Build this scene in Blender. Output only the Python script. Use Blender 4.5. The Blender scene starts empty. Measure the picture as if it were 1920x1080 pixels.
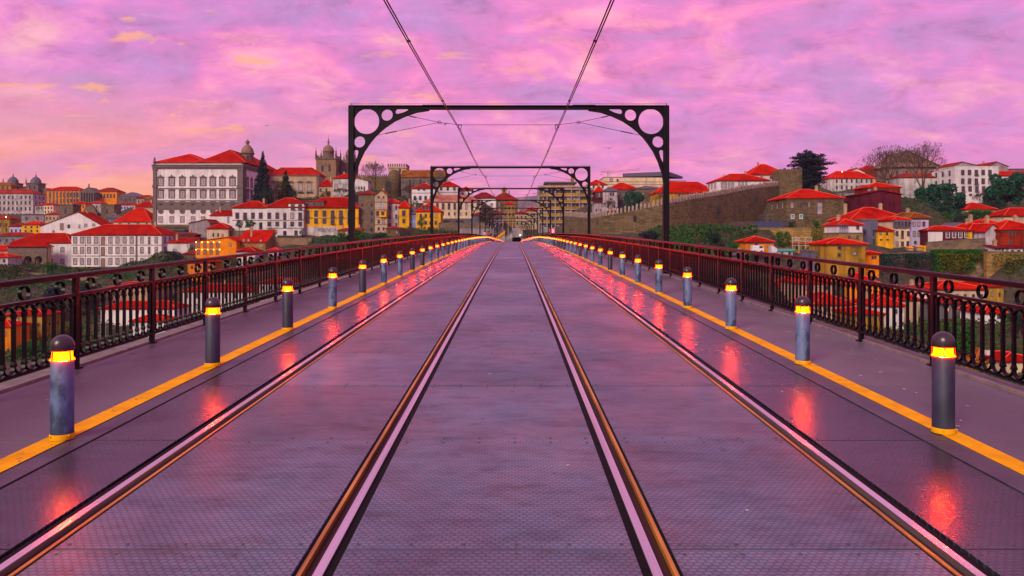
import bpy, bmesh, math, random
import numpy as np
from mathutils import Vector, Matrix, noise as mnoise

random.seed(7)
SC = bpy.context.scene
COL = SC.collection
PI = math.pi
F = 1387.0            # focal length in pixels of a 1920 px wide picture
EYE = 1.62

# ------------------------------------------------------------------ camera
cam_d = bpy.data.cameras.new('camera')
cam_d.sensor_width = 36.0
cam_d.lens = 36.0 * F / 1920.0
cam_d.shift_y = -90.0 / 1920.0
cam_d.clip_start = 0.05
cam_d.clip_end = 9000.0
cam = bpy.data.objects.new('camera', cam_d)
COL.objects.link(cam)
cam.location = (0, 0, EYE)
cam.rotation_euler = (PI / 2, 0, 0)
SC.camera = cam

# ------------------------------------------------------------------ sky, sun, exposure
SUN_EL, SUN_AZ = math.radians(32), math.radians(214)     # azimuth clockwise from +Y (ahead)
world = bpy.data.worlds.new('World')
SC.world = world
world.use_nodes = True


def build_world():
    nt = world.node_tree
    nt.nodes.clear()
    N, L = nt.nodes.new, nt.links.new
    out = N('ShaderNodeOutputWorld')
    bg = N('ShaderNodeBackground')
    L(bg.outputs[0], out.inputs[0])
    tc = N('ShaderNodeTexCoord')
    sep = N('ShaderNodeSeparateXYZ')
    L(tc.outputs['Generated'], sep.inputs[0])

    def math_(op, a, b=None, c=None, clamp=False):
        m = N('ShaderNodeMath'); m.operation = op; m.use_clamp = clamp
        for i, v in enumerate((a, b, c)):
            if v is None:
                continue
            if isinstance(v, (int, float)):
                m.inputs[i].default_value = v
            else:
                L(v, m.inputs[i])
        return m.outputs[0]

    def mix(f, a, b, mode='MIX'):
        m = N('ShaderNodeMix'); m.data_type = 'RGBA'; m.blend_type = mode
        for s, v in ((m.inputs[0], f), (m.inputs[6], a), (m.inputs[7], b)):
            if isinstance(v, (int, float)):
                s.default_value = v
            elif isinstance(v, tuple):
                s.default_value = (*v, 1)
            else:
                L(v, s)
        return m.outputs[2]

    def ramp(f, stops):
        r = N('ShaderNodeValToRGB')
        e = r.color_ramp.elements
        while len(e) < len(stops):
            e.new(0.5)
        for i, (p, c) in enumerate(stops):
            e[i].position = p
            e[i].color = (*c, 1) if isinstance(c, tuple) else (c, c, c, 1)
        L(f, r.inputs[0])
        return r.outputs[0]

    z = math_('ABSOLUTE', sep.outputs[2])
    den = math_('ADD', z, 0.30)
    u = math_('DIVIDE', sep.outputs[0], den)
    v = math_('DIVIDE', sep.outputs[1], den)
    comb = N('ShaderNodeCombineXYZ')
    L(u, comb.inputs[0]); L(v, comb.inputs[1])

    def noise(scale, detail, rough=0.55, dist=0.0, off=(0, 0, 0), sc=(1, 1, 1)):
        mp = N('ShaderNodeMapping')
        mp.inputs['Location'].default_value = off
        mp.inputs['Scale'].default_value = sc
        L(comb.outputs[0], mp.inputs[0])
        n = N('ShaderNodeTexNoise')
        n.inputs['Scale'].default_value = scale
        n.inputs['Detail'].default_value = detail
        n.inputs['Roughness'].default_value = rough
        n.inputs['Distortion'].default_value = dist
        L(mp.outputs[0], n.inputs['Vector'])
        return n.outputs[0]

    big = noise(1.6, 3, 0.5, 0.3, (3.1, 1.7, 0))
    mid = noise(4.4, 9, 0.60, 0.40, (0.4, 5.2, 0), (0.9, 1.1, 1))
    fine = noise(9.0, 8, 0.68, 0.5, (8.0, 2.0, 0), (0.85, 1.1, 1))
    base = ramp(mid, [(0.30, (0.52, 0.26, 0.58)), (0.43, (0.63, 0.25, 0.59)), (0.485, (0.71, 0.24, 0.60)), (0.53, (0.80, 0.255, 0.60)), (0.60, (0.89, 0.31, 0.58)), (0.70, (0.98, 0.43, 0.55))])
    tint = ramp(big, [(0.34, (0.92, 1.08, 1.02)), (0.50, (1.0, 1.0, 1.0)), (0.66, (1.10, 0.97, 0.94))])
    c = mix(1.0, base, tint, 'MULTIPLY')
    fl = ramp(fine, [(0.34, 0.78), (0.47, 0.97), (0.56, 1.03), (0.70, 1.18)])
    c = mix(1.0, c, fl, 'MULTIPLY')
    # small gaps where the cloud is lit yellow
    gap = noise(6.5, 6, 0.6, 0.3, (2.3, 7.1, 0), (0.8, 1.25, 1))
    gm = ramp(gap, [(0.595, 0.0), (0.66, 1.0)])
    side = N('ShaderNodeVectorMath'); side.operation = 'DOT_PRODUCT'
    L(tc.outputs['Generated'], side.inputs[0]); side.inputs[1].default_value = (-0.52, 0.83, 0.16)
    near = math_('POWER', math_('MAXIMUM', side.outputs['Value'], 0.0), 5.0)
    c = mix(math_('MULTIPLY', math_('MULTIPLY', gm, near), 0.75), c, (1.0, 0.46, 0.18))
    # towards the horizon the cloud deck closes to an even rose band, apricot where the sun went down (ahead left)
    hz = math_('POWER', math_('SUBTRACT', 1.0, math_('MULTIPLY', z, 3.6, clamp=True), clamp=True), 1.4)
    c = mix(math_('MULTIPLY', hz, 0.62), c, (0.76, 0.245, 0.50))
    az = N('ShaderNodeVectorMath'); az.operation = 'DOT_PRODUCT'
    L(tc.outputs['Generated'], az.inputs[0]); az.inputs[1].default_value = (-0.50, 0.86, 0.05)
    glow = math_('POWER', math_('MAXIMUM', az.outputs['Value'], 0.0), 15.0)
    lowb = math_('POWER', math_('SUBTRACT', 1.0, math_('MULTIPLY', z, 5.0, clamp=True), clamp=True), 0.9)
    gn = ramp(noise(1.1, 4, 0.5, 0.2, (1.0, 4.4, 0), (0.5, 1.6, 1)), [(0.40, 0.30), (0.54, 1.0)])
    g = math_('MULTIPLY', math_('MULTIPLY', glow, lowb), gn)
    c = mix(math_('MULTIPLY', g, 0.95), c, (1.04, 0.44, 0.11))
    sky = N('ShaderNodeTexSky')
    sky.sky_type = 'NISHITA'
    sky.sun_disc = False
    sky.sun_elevation = SUN_EL
    sky.sun_rotation = SUN_AZ
    sky.air_density = 1.0; sky.dust_density = 2.0
    nish = mix(1.0, sky.outputs[0], (0.06, 0.06, 0.06), 'MULTIPLY')
    c = mix(0.06, c, nish)
    L(c, bg.inputs[0])
    bg.inputs[1].default_value = 1.12


build_world()
sun_d = bpy.data.lights.new('sun', 'SUN')
sun_d.energy = 3.1
sun_d.angle = math.radians(24)
sun_d.color = (1.0, 0.91, 0.70)
sun = bpy.data.objects.new('sun', sun_d)
COL.objects.link(sun)
dirv = Vector((math.sin(SUN_AZ) * math.cos(SUN_EL), math.cos(SUN_AZ) * math.cos(SUN_EL), math.sin(SUN_EL)))
sun.rotation_euler = dirv.to_track_quat('Z', 'Y').to_euler()
sun.location = (0, -30, 60)
SC.view_settings.view_transform = 'Standard'
SC.view_settings.look = 'None'
SC.view_settings.exposure = 0.0
SC.view_settings.gamma = 1.0
SC.view_settings.use_curve_mapping = False
SC.render.engine = 'CYCLES'
SC.cycles.use_denoising = True
SC.cycles.max_bounces = 6
SC.cycles.diffuse_bounces = 2
SC.cycles.glossy_bounces = 3
SC.cycles.transparent_max_bounces = 8
SC.cycles.sample_clamp_indirect = 6.0
SC.cycles.caustics_reflective = False
SC.cycles.caustics_refractive = False


# ------------------------------------------------------------------ helpers
def at(px, py, D):
    return Vector(((px - 960.0) * D / F, D, EYE + (450.0 - py) * D / F))


def zd(D):
    """height of the deck above the datum, a gentle hump"""
    s, c = 0.0262, 1.247e-4
    if D < 130:
        return s * D - c * D * D
    z0 = s * 130 - c * 130 * 130
    return z0 - 0.0050 * (D - 130)


def tag(o, label=None, cat=None, group=None, kind=None):
    if label: o['label'] = label
    if cat: o['category'] = cat
    if group: o['group'] = group
    if kind: o['kind'] = kind
    return o


def empty(name, loc=(0, 0, 0), rz=0.0):
    o = bpy.data.objects.new(name, None)
    o.empty_display_size = 0.3
    COL.objects.link(o)
    o.location = loc
    o.rotation_euler = (0, 0, rz)
    return o


def link(name, mesh, parent=None, loc=(0, 0, 0), rot=(0, 0, 0), scale=None):
    o = bpy.data.objects.new(name, mesh)
    COL.objects.link(o)
    if parent: o.parent = parent
    o.location = loc
    o.rotation_euler = rot
    if scale: o.scale = scale
    return o


class MB:
    """collects faces, then builds one mesh"""
    def __init__(s):
        s.v, s.f, s.m, s.sm = [], [], [], []

    def face(s, pts, m=0, sm=False):
        n = len(s.v)
        s.v += [tuple(p) for p in pts]
        s.f.append(tuple(range(n, n + len(pts)))); s.m.append(m); s.sm.append(sm)

    def hexa(s, p, m=0):
        """8 points: bottom ring 0-3, top ring 4-7 (both counter-clockwise from above)"""
        n = len(s.v)
        s.v += [tuple(q) for q in p]
        for f in ((3, 2, 1, 0), (4, 5, 6, 7), (0, 1, 5, 4), (1, 2, 6, 5), (2, 3, 7, 6), (3, 0, 4, 7)):
            s.f.append(tuple(n + i for i in f)); s.m.append(m); s.sm.append(False)
        return s

    def box(s, x0, x1, y0, y1, z0, z1, m=0):
        return s.hexa([(x0, y0, z0), (x1, y0, z0), (x1, y1, z0), (x0, y1, z0), (x0, y0, z1), (x1, y0, z1), (x1, y1, z1), (x0, y1, z1)], m)

    def prism_y(s, poly, y0, y1, m=0):
        """poly in (x, z), counter-clockwise seen from -Y, pushed along Y"""
        n, k = len(s.v), len(poly)
        s.v += [(x, y0, z) for x, z in poly] + [(x, y1, z) for x, z in poly]
        s.f.append(tuple(range(n, n + k))); s.m.append(m); s.sm.append(False)
        s.f.append(tuple(range(n + 2 * k - 1, n + k - 1, -1))); s.m.append(m); s.sm.append(False)
        for i in range(k):
            j = (i + 1) % k
            s.f.append((n + j, n + i, n + k + i, n + k + j)); s.m.append(m); s.sm.append(False)
        return s

    def tube(s, a, b, r0, r1=None, n=6, m=0, cap=True, sm=True):
        a, b = Vector(a), Vector(b)
        r1 = r0 if r1 is None else r1
        d = (b - a)
        if d.length < 1e-6: return s
        q = d.normalized().to_track_quat('Z', 'Y')
        k = len(s.v)
        for (p, r) in ((a, r0), (b, r1)):
            for i in range(n):
                t = 2 * PI * i / n
                s.v.append(tuple(p + q @ Vector((r * math.cos(t), r * math.sin(t), 0))))
        for i in range(n):
            j = (i + 1) % n
            s.f.append((k + i, k + j, k + n + j, k + n + i)); s.m.append(m); s.sm.append(sm)
        if cap:
            s.f.append(tuple(k + i for i in reversed(range(n)))); s.m.append(m); s.sm.append(False)
            s.f.append(tuple(k + n + i for i in range(n))); s.m.append(m); s.sm.append(False)
        return s

    def path(s, pts, r, n=5, m=0):
        for a, b in zip(pts, pts[1:]):
            s.tube(a, b, r, r, n, m, cap=False)
        return s

    def lathe(s, prof, n=20, m=0, c=(0, 0, 0), a0=0.0, a1=2 * PI, sm=True):
        k = len(s.v)
        full = abs(a1 - a0 - 2 * PI) < 1e-6
        cnt = n if full else n + 1
        for (r, z) in prof:
            for i in range(cnt):
                t = a0 + (a1 - a0) * i / n
                s.v.append((c[0] + r * math.cos(t), c[1] + r * math.sin(t), c[2] + z))
        for q in range(len(prof) - 1):
            for i in range(n):
                j = (i + 1) % cnt
                s.f.append((k + q * cnt + i, k + q * cnt + j, k + (q + 1) * cnt + j, k + (q + 1) * cnt + i)); s.m.append(m); s.sm.append(sm)
        return s

    def mesh(s, name, mats):
        me = bpy.data.meshes.new(name)
        me.from_pydata(s.v, [], s.f)
        for mt in (mats if isinstance(mats, (list, tuple)) else [mats]):
            me.materials.append(mt)
        me.polygons.foreach_set('material_index', s.m)
        me.polygons.foreach_set('use_smooth', s.sm)
        me.update()
        if any(s.sm):
            me.set_sharp_from_angle(angle=math.radians(45))
        return me

    def build(s, name, mats, parent=None, loc=(0, 0, 0), rot=(0, 0, 0)):
        return link(name, s.mesh(name, mats), parent, loc, rot)


# ------------------------------------------------------------------ materials
MATS = {}


def new_mat(name):
    m = bpy.data.materials.new(name)
    m.use_nodes = True
    nt = m.node_tree
    return m, nt, nt.nodes['Principled BSDF']


def nnode(nt, typ, **kw):
    n = nt.nodes.new(typ)
    for k, v in kw.items():
        if hasattr(n, k) and k not in ('Scale',):
            setattr(n, k, v)
        else:
            n.inputs[k].default_value = v
    return n


def cramp(nt, src, stops):
    r = nt.nodes.new('ShaderNodeValToRGB')
    e = r.color_ramp.elements
    while len(e) < len(stops):
        e.new(0.5)
    for i, (p, c) in enumerate(stops):
        e[i].position = p
        e[i].color = (*c, 1) if isinstance(c, tuple) else (c, c, c, 1)
    nt.links.new(src, r.inputs[0])
    return r.outputs[0]


def mixc(nt, f, a, b, mode='MIX'):
    m = nt.nodes.new('ShaderNodeMix'); m.data_type = 'RGBA'; m.blend_type = mode
    for s_, v in ((m.inputs[0], f), (m.inputs[6], a), (m.inputs[7], b)):
        if isinstance(v, (int, float)): s_.default_value = v
        elif isinstance(v, tuple): s_.default_value = (*v, 1)
        else: nt.links.new(v, s_)
    return m.outputs[2]


def noise_tex(nt, vec, scale, detail=4, rough=0.55, sc=(1, 1, 1), dist=0.0):
    mp = nt.nodes.new('ShaderNodeMapping')
    mp.inputs['Scale'].default_value = sc
    nt.links.new(vec, mp.inputs[0])
    n = nt.nodes.new('ShaderNodeTexNoise')
    n.inputs['Scale'].default_value = scale
    n.inputs['Detail'].default_value = detail
    n.inputs['Roughness'].default_value = rough
    n.inputs['Distortion'].default_value = dist
    nt.links.new(mp.outputs[0], n.inputs['Vector'])
    return n.outputs[0]


def bump(nt, bsdf, h, strength=0.3, dist=0.02):
    b = nt.nodes.new('ShaderNodeBump')
    b.inputs['Strength'].default_value = strength
    b.inputs['Distance'].default_value = dist
    nt.links.new(h, b.inputs['Height'])
    nt.links.new(b.outputs[0], bsdf.inputs['Normal'])


def wpos(nt):
    return nt.nodes.new('ShaderNodeNewGeometry').outputs['Position']


def mul(c, k):
    return tuple(min(1.0, x * k) for x in c)


def simple(name, col, rough=0.6, metal=0.0, var=0.25, scale=3.0, bmp=0.0, spec=0.5):
    """base colour with uneven wear"""
    if name in MATS: return MATS[name]
    m, nt, b = new_mat(name)
    p = wpos(nt)
    n = noise_tex(nt, p, scale, 5, 0.6)
    nt.links.new(cramp(nt, n, [(0.3, mul(col, 1 - var)), (0.7, mul(col, 1 + var))]), b.inputs['Base Color'])
    b.inputs['Roughness'].default_value = rough
    b.inputs['Metallic'].default_value = metal
    b.inputs['Specular IOR Level'].default_value = spec
    if bmp:
        bump(nt, b, noise_tex(nt, p, scale * 6, 4), bmp, 0.01)
    MATS[name] = m
    return m


def plaster(name, col, dirt=0.35):
    """rendered wall: blotches and rain streaks that run down"""
    if name in MATS: return MATS[name]
    m, nt, b = new_mat(name)
    p = wpos(nt)
    blot = noise_tex(nt, p, 0.28, 6, 0.65)
    streak = noise_tex(nt, p, 1.0, 4, 0.6, (0.9, 0.9, 0.09))
    c = cramp(nt, blot, [(0.32, mul(col, 1 - dirt)), (0.55, col), (0.8, mul(col, 1.06))])
    s = cramp(nt, streak, [(0.34, 1 - dirt * 0.9), (0.56, 1.0)])
    oi = nt.nodes.new('ShaderNodeObjectInfo')
    c = mixc(nt, 1.0, c, cramp(nt, oi.outputs['Random'], [(0.0, (0.80, 0.78, 0.76)), (0.5, (0.96, 0.96, 0.96)), (1.0, (1.05, 1.03, 0.98))]), 'MULTIPLY')
    nt.links.new(mixc(nt, 1.0, c, s, 'MULTIPLY'), b.inputs['Base Color'])
    b.inputs['Roughness'].default_value = 0.9
    b.inputs['Specular IOR Level'].default_value = 0.08
    MATS[name] = m
    return m


def masonry(name, col, scale=1.0, var=0.5):
    """stone wall far enough away for its courses to be colour and relief only"""
    if name in MATS: return MATS[name]
    m, nt, b = new_mat(name)
    p = wpos(nt)
    sp = nt.nodes.new('ShaderNodeSeparateXYZ'); nt.links.new(p, sp.inputs[0])
    ad = nt.nodes.new('ShaderNodeMath'); nt.links.new(sp.outputs[0], ad.inputs[0]); nt.links.new(sp.outputs[1], ad.inputs[1])
    cb = nt.nodes.new('ShaderNodeCombineXYZ'); nt.links.new(ad.outputs[0], cb.inputs[0]); nt.links.new(sp.outputs[2], cb.inputs[1])
    wob = nt.nodes.new('ShaderNodeTexNoise'); wob.inputs['Scale'].default_value = 0.9; wob.inputs['Detail'].default_value = 3.0; nt.links.new(p, wob.inputs['Vector'])
    sc_ = nt.nodes.new('ShaderNodeVectorMath'); sc_.operation = 'MULTIPLY_ADD'; nt.links.new(wob.outputs['Color'], sc_.inputs[0]); sc_.inputs[1].default_value = (0.7, 0.55, 0); nt.links.new(cb.outputs[0], sc_.inputs[2])
    br = nt.nodes.new('ShaderNodeTexBrick')
    nt.links.new(sc_.outputs[0], br.inputs['Vector'])
    br.inputs['Scale'].default_value = 1.0 / scale
    br.inputs['Color1'].default_value = (*mul(col, 1 + var * 0.5), 1)
    br.inputs['Color2'].default_value = (*mul(col, 1 - var * 0.7), 1)
    br.inputs['Mortar'].default_value = (*mul(col, 0.45), 1)
    br.inputs['Mortar Size'].default_value = 0.03
    br.inputs['Brick Width'].default_value = 0.9
    br.inputs['Row Height'].default_value = 0.45
    blot = noise_tex(nt, p, 0.22, 6, 0.65)
    s = cramp(nt, blot, [(0.32, (0.62, 0.58, 0.52)), (0.5, (1, 1, 1)), (0.72, (1.2, 1.1, 0.8))])
    nt.links.new(mixc(nt, 1.0, br.outputs[0], s, 'MULTIPLY'), b.inputs['Base Color'])
    b.inputs['Roughness'].default_value = 0.92
    b.inputs['Specular IOR Level'].default_value = 0.2
    bump(nt, b, br.outputs[0], 0.6, 0.08)
    MATS[name] = m
    return m


def rooftile(name, col):
    if name in MATS: return MATS[name]
    m, nt, b = new_mat(name)
    tc = nt.nodes.new('ShaderNodeTexCoord')
    p = tc.outputs['Object']
    w = nt.nodes.new('ShaderNodeTexWave')
    w.wave_type = 'BANDS'; w.bands_direction = 'X'
    w.inputs['Scale'].default_value = 0.9
    w.inputs['Distortion'].default_value = 0.4
    nt.links.new(p, w.inputs['Vector'])
    w2 = nt.nodes.new('ShaderNodeTexWave')
    w2.wave_type = 'BANDS'; w2.bands_direction = 'Z'
    w2.inputs['Scale'].default_value = 1.6
    w2.inputs['Distortion'].default_value = 1.0
    nt.links.new(p, w2.inputs['Vector'])
    blot = noise_tex(nt, wpos(nt), 0.22, 7, 0.75)
    spk = noise_tex(nt, wpos(nt), 2.2, 3, 0.7)
    c = cramp(nt, blot, [(0.3, mul(col, 0.42)), (0.5, col), (0.68, (min(1, col[0] * 1.2), col[1] * 2.4 + 0.012, col[2] * 1.5))])
    s = cramp(nt, spk, [(0.35, 0.55), (0.6, 1.0)])
    c = mixc(nt, 1.0, c, s, 'MULTIPLY')
    oi = nt.nodes.new('ShaderNodeObjectInfo')
    c = mixc(nt, 1.0, c, cramp(nt, oi.outputs['Random'], [(0.0, 0.62), (0.5, 0.9), (1.0, 1.1)]), 'MULTIPLY')
    c = mixc(nt, 1.0, c, cramp(nt, w.outputs['Fac'], [(0.0, 0.74), (0.5, 1.0)]), 'MULTIPLY')
    nt.links.new(c, b.inputs['Base Color'])
    b.inputs['Roughness'].default_value = 0.9
    b.inputs['Specular IOR Level'].default_value = 0.03
    ad = nt.nodes.new('ShaderNodeMath'); nt.links.new(w.outputs['Fac'], ad.inputs[0]); nt.links.new(w2.outputs['Fac'], ad.inputs[1])
    bump(nt, b, ad.outputs[0], 0.7, 0.12)
    MATS[name] = m
    return m


def emit(name, col, strength):
    if name in MATS: return MATS[name]
    m, nt, b = new_mat(name)
    b.inputs['Base Color'].default_value = (*mul(col, 0.5), 1)
    b.inputs['Emission Color'].default_value = (*col, 1)
    b.inputs['Emission Strength'].default_value = strength
    MATS[name] = m
    return m


def glass_dark():
    if 'glass' in MATS: return MATS['glass']
    m, nt, b = new_mat('window_glass')
    n = noise_tex(nt, wpos(nt), 0.7, 2)
    nt.links.new(cramp(nt, n, [(0.35, (0.012, 0.013, 0.02)), (0.65, (0.06, 0.055, 0.075))]), b.inputs['Base Color'])
    b.inputs['Roughness'].default_value = 0.12
    MATS['glass'] = m
    return m


WALLS = {
    'shed': ('p', (0.055, 0.050, 0.060), 0.4),
    'white': ('p', (0.72, 0.70, 0.68), 0.22), 'dirtywhite': ('p', (0.60, 0.56, 0.54), 0.5), 'cream': ('p', (0.70, 0.56, 0.36), 0.3),
    'yellow': ('p', (0.78, 0.40, 0.010), 0.3), 'ochre': ('p', (0.42, 0.25, 0.03), 0.5), 'orange': ('p', (0.80, 0.25, 0.008), 0.3),
    'blue': ('p', (0.30, 0.42, 0.80), 0.25), 'lilac': ('p', (0.46, 0.42, 0.62), 0.25), 'grey': ('p', (0.20, 0.19, 0.21), 0.4),
    'slate': ('p', (0.13, 0.13, 0.19), 0.3), 'maroon': ('p', (0.11, 0.012, 0.03), 0.4), 'rust': ('p', (0.34, 0.03, 0.012), 0.6),
    'peel': ('p', (0.50, 0.43, 0.46), 0.65), 'tan': ('p', (0.48, 0.35, 0.22), 0.35), 'concrete': ('p', (0.32, 0.29, 0.30), 0.35),
    'stone': ('m', (0.17, 0.125, 0.085), 0.9), 'brownstone': ('m', (0.135, 0.098, 0.052), 1.1), 'ochrestone': ('m', (0.30, 0.19, 0.06), 0.8),
    'greystone': ('m', (0.15, 0.12, 0.11), 0.8), 'darkstone': ('m', (0.10, 0.08, 0.085), 0.8), 'rubble': ('m', (0.26, 0.17, 0.10), 0.6),
}


def wallmat(k):
    t, c, d = WALLS[k]
    return plaster('wall_' + k, c, d) if t == 'p' else masonry('wall_' + k, c, d)


ROOFS = {'red': (0.58, 0.010, 0.0015), 'dullred': (0.36, 0.028, 0.02), 'brown': (0.40, 0.12, 0.02), 'pinkish': (0.46, 0.15, 0.12), 'darkred': (0.26, 0.012, 0.016)}


def roofmat(k):
    if k == 'slate': return simple('roof_slate', (0.06, 0.06, 0.08), 0.5, 0, 0.3, 0.8)
    if k == 'flat': return simple('roof_flat', (0.22, 0.20, 0.21), 0.8, 0, 0.3, 0.5)
    return rooftile('roof_' + k, ROOFS[k])


M_FRAME = simple('window_surround', (0.125, 0.098, 0.088), 0.8, 0, 0.2, 1.0)
M_FRAME_W = simple('window_paint', (0.62, 0.60, 0.60), 0.6, 0, 0.1, 1.0)
M_PANE_L = simple('curtained_pane', (0.34, 0.30, 0.31), 0.35, 0, 0.35, 0.9)
M_GRANITE = simple('granite_trim', (0.125, 0.095, 0.082), 0.85, 0, 0.3, 0.6)
M_GLASS = glass_dark()
M_LIT = emit('lit_pane', (1.0, 0.42, 0.08), 1.6)


# ------------------------------------------------------------------ bridge
XC = -0.11                    # middle of the deck; the photographer stands a little to the right of it
Y0, Y1 = -14.0, 268.0
RAIL_X = (-2.385, -0.888, 0.666, 2.138)


def m_deckplate(wet=False):
    """chequered steel plate, damp: dashes stand proud, patches of water film are glossier"""
    m, nt, b = new_mat('deck_plate_wet' if wet else 'deck_plate')
    p = wpos(nt)
    br = nt.nodes.new('ShaderNodeTexBrick')
    br.offset = 0.5
    nt.links.new(p, br.inputs['Vector'])
    br.inputs['Scale'].default_value = 1.0
    br.inputs['Brick Width'].default_value = 0.042
    br.inputs['Row Height'].default_value = 0.030
    br.inputs['Mortar Size'].default_value = 0.0075
    br.inputs['Mortar Smooth'].default_value = 0.35
    br.inputs['Color1'].default_value = (1, 1, 1, 1); br.inputs['Color2'].default_value = (0.8, 0.8, 0.8, 1); br.inputs['Mortar'].default_value = (0, 0, 0, 1)
    K = 0.42 if wet else 1.38
    big = noise_tex(nt, p, 0.5, 6, 0.62, (1.0, 0.55, 1))
    oi = nt.nodes.new('ShaderNodeObjectInfo')
    scr = noise_tex(nt, p, 4.5, 8, 0.78, (0.5, 1.1, 1.0))
    spot = noise_tex(nt, p, 9.0, 2, 0.5)
    c = cramp(nt, big, [(0.30, mul((0.062, 0.064, 0.098), K)), (0.5, mul((0.094, 0.094, 0.134), K)), (0.72, mul((0.135, 0.122, 0.160), K))])
    hue = noise_tex(nt, p, 1.1, 6, 0.7, (1, 0.7, 1))
    c = mixc(nt, 1.0, c, cramp(nt, hue, [(0.34, (1.16, 0.92, 0.86)), (0.47, (1, 1, 1.04)), (0.53, (0.92, 1.06, 1.10)), (0.66, (0.74, 1.12, 1.22))]), 'MULTIPLY')
    c = mixc(nt, 1.0, c, cramp(nt, oi.outputs['Random'], [(0.0, 0.84), (1.0, 1.12)]), 'MULTIPLY')
    c = mixc(nt, 1.0, c, cramp(nt, br.outputs['Fac'], [(0.0, 1.08), (1.0, 0.62)]), 'MULTIPLY')
    c = mixc(nt, 1.0, c, cramp(nt, scr, [(0.34, 0.52), (0.5, 1.0), (0.66, 1.30)]), 'MULTIPLY')
    c = mixc(nt, 1.0, c, cramp(nt, spot, [(0.22, 0.35), (0.28, 1.0)]), 'MULTIPLY')
    nt.links.new(c, b.inputs['Base Color'])
    r = cramp(nt, noise_tex(nt, p, 0.9, 5, 0.6, (1, 0.7, 1)), [(0.36, 0.23 if wet else 0.33), (0.52, 0.27 if wet else 0.42), (0.68, 0.34 if wet else 0.50)])
    nt.links.new(r, b.inputs['Roughness'])
    b.inputs['Specular IOR Level'].default_value = 0.5 if wet else 0.32
    ad = nt.nodes.new('ShaderNodeMath'); ad.operation = 'MULTIPLY_ADD'
    inv = nt.nodes.new('ShaderNodeMath'); inv.operation = 'SUBTRACT'; inv.inputs[0].default_value = 1.0
    nt.links.new(br.outputs['Fac'], inv.inputs[1])
    nt.links.new(noise_tex(nt, p, 30, 3), ad.inputs[0]); ad.inputs[1].default_value = 0.5; nt.links.new(inv.outputs[0], ad.inputs[2])
    bump(nt, b, ad.outputs[0], 0.7, 0.004)
    return m


def m_walk():
    m, nt, b = new_mat('walkway_concrete')
    p = wpos(nt)
    big = noise_tex(nt, p, 0.6, 6, 0.62)
    grain = noise_tex(nt, p, 40, 3, 0.6)
    oi = nt.nodes.new('ShaderNodeObjectInfo')
    spot = noise_tex(nt, p, 6.0, 2, 0.5)
    c = cramp(nt, big, [(0.3, (0.080, 0.072, 0.094)), (0.52, (0.116, 0.100, 0.122)), (0.75, (0.155, 0.134, 0.152))])
    c = mixc(nt, 1.0, c, cramp(nt, grain, [(0.3, 0.85), (0.7, 1.1)]), 'MULTIPLY')
    c = mixc(nt, 1.0, c, cramp(nt, oi.outputs['Random'], [(0.0, 0.9), (1.0, 1.07)]), 'MULTIPLY')
    c = mixc(nt, 1.0, c, cramp(nt, spot, [(0.745, (1, 1, 1)), (0.775, (2.6, 2.4, 2.3))]), 'MULTIPLY')
    nt.links.new(c, b.inputs['Base Color'])
    r = cramp(nt, big, [(0.34, 0.34), (0.66, 0.58)])
    nt.links.new(r, b.inputs['Roughness'])
    bump(nt, b, grain, 0.25, 0.003)
    return m


M_PLATE, M_WALK = m_deckplate(), m_walk()
M_PLATE_WET = m_deckplate(True)


def m_yellow():
    """painted line, scuffed and chipped"""
    m, nt, b = new_mat('yellow_paint')
    p = wpos(nt)
    n = noise_tex(nt, p, 5.0, 5, 0.65)
    chip = noise_tex(nt, p, 14.0, 6, 0.75)
    worn = noise_tex(nt, p, 1.3, 3, 0.5)
    c = cramp(nt, n, [(0.3, (0.55, 0.27, 0.001)), (0.7, (0.86, 0.44, 0.002))])
    md = nt.nodes.new('ShaderNodeMath'); md.operation = 'MULTIPLY_ADD'
    nt.links.new(worn, md.inputs[0]); md.inputs[1].default_value = 0.35; nt.links.new(chip, md.inputs[2])
    c = mixc(nt, cramp(nt, md.outputs[0], [(0.79, 0.0), (0.85, 0.8)]), c, (0.12, 0.09, 0.08))
    nt.links.new(c, b.inputs['Base Color'])
    b.inputs['Roughness'].default_value = 0.75
    b.inputs['Specular IOR Level'].default_value = 0.12
    bump(nt, b, chip, 0.2, 0.003)
    return m


M_YELLOW = m_yellow()
M_GAP = simple('joint_black', (0.004, 0.004, 0.005), 0.9, 0, 0.3, 3, 0, 0.0)
M_RUBBER = simple('rail_rubber', (0.007, 0.006, 0.006), 0.7, 0, 0.3, 8, 0, 0.08)
M_GIRDER = simple('girder_paint', (0.05, 0.05, 0.06), 0.6, 0, 0.3, 0.8)
M_KERB = simple('granite_kerb', (0.17, 0.15, 0.145), 0.85, 0, 0.35, 6, 0.5)
M_IRON = simple('railing_iron', (0.0026, 0.0024, 0.0042), 0.36, 0.0, 0.4, 5, 0.12, 0.16)
M_GANTRY = simple('gantry_iron', (0.007, 0.006, 0.010), 0.55, 0.0, 0.35, 3, 0, 0.15)


def m_railhead():
    m, nt, b = new_mat('rail_steel')
    n = noise_tex(nt, wpos(nt), 1.5, 4, 0.6, (14, 0.25, 1))
    nt.links.new(cramp(nt, n, [(0.3, (0.52, 0.52, 0.50)), (0.7, (0.78, 0.80, 0.76))]), b.inputs['Base Color'])
    b.inputs['Metallic'].default_value = 0.9
    b.inputs['Roughness'].default_value = 0.26
    return m


def m_rust(name, c0, c1, rough):
    m, nt, b = new_mat(name)
    n = noise_tex(nt, wpos(nt), 2.0, 5, 0.65, (6, 0.5, 1))
    nt.links.new(cramp(nt, n, [(0.32, c0), (0.62, c1)]), b.inputs['Base Color'])
    b.inputs['Roughness'].default_value = rough
    b.inputs['Metallic'].default_value = 0.25
    return m


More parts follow.
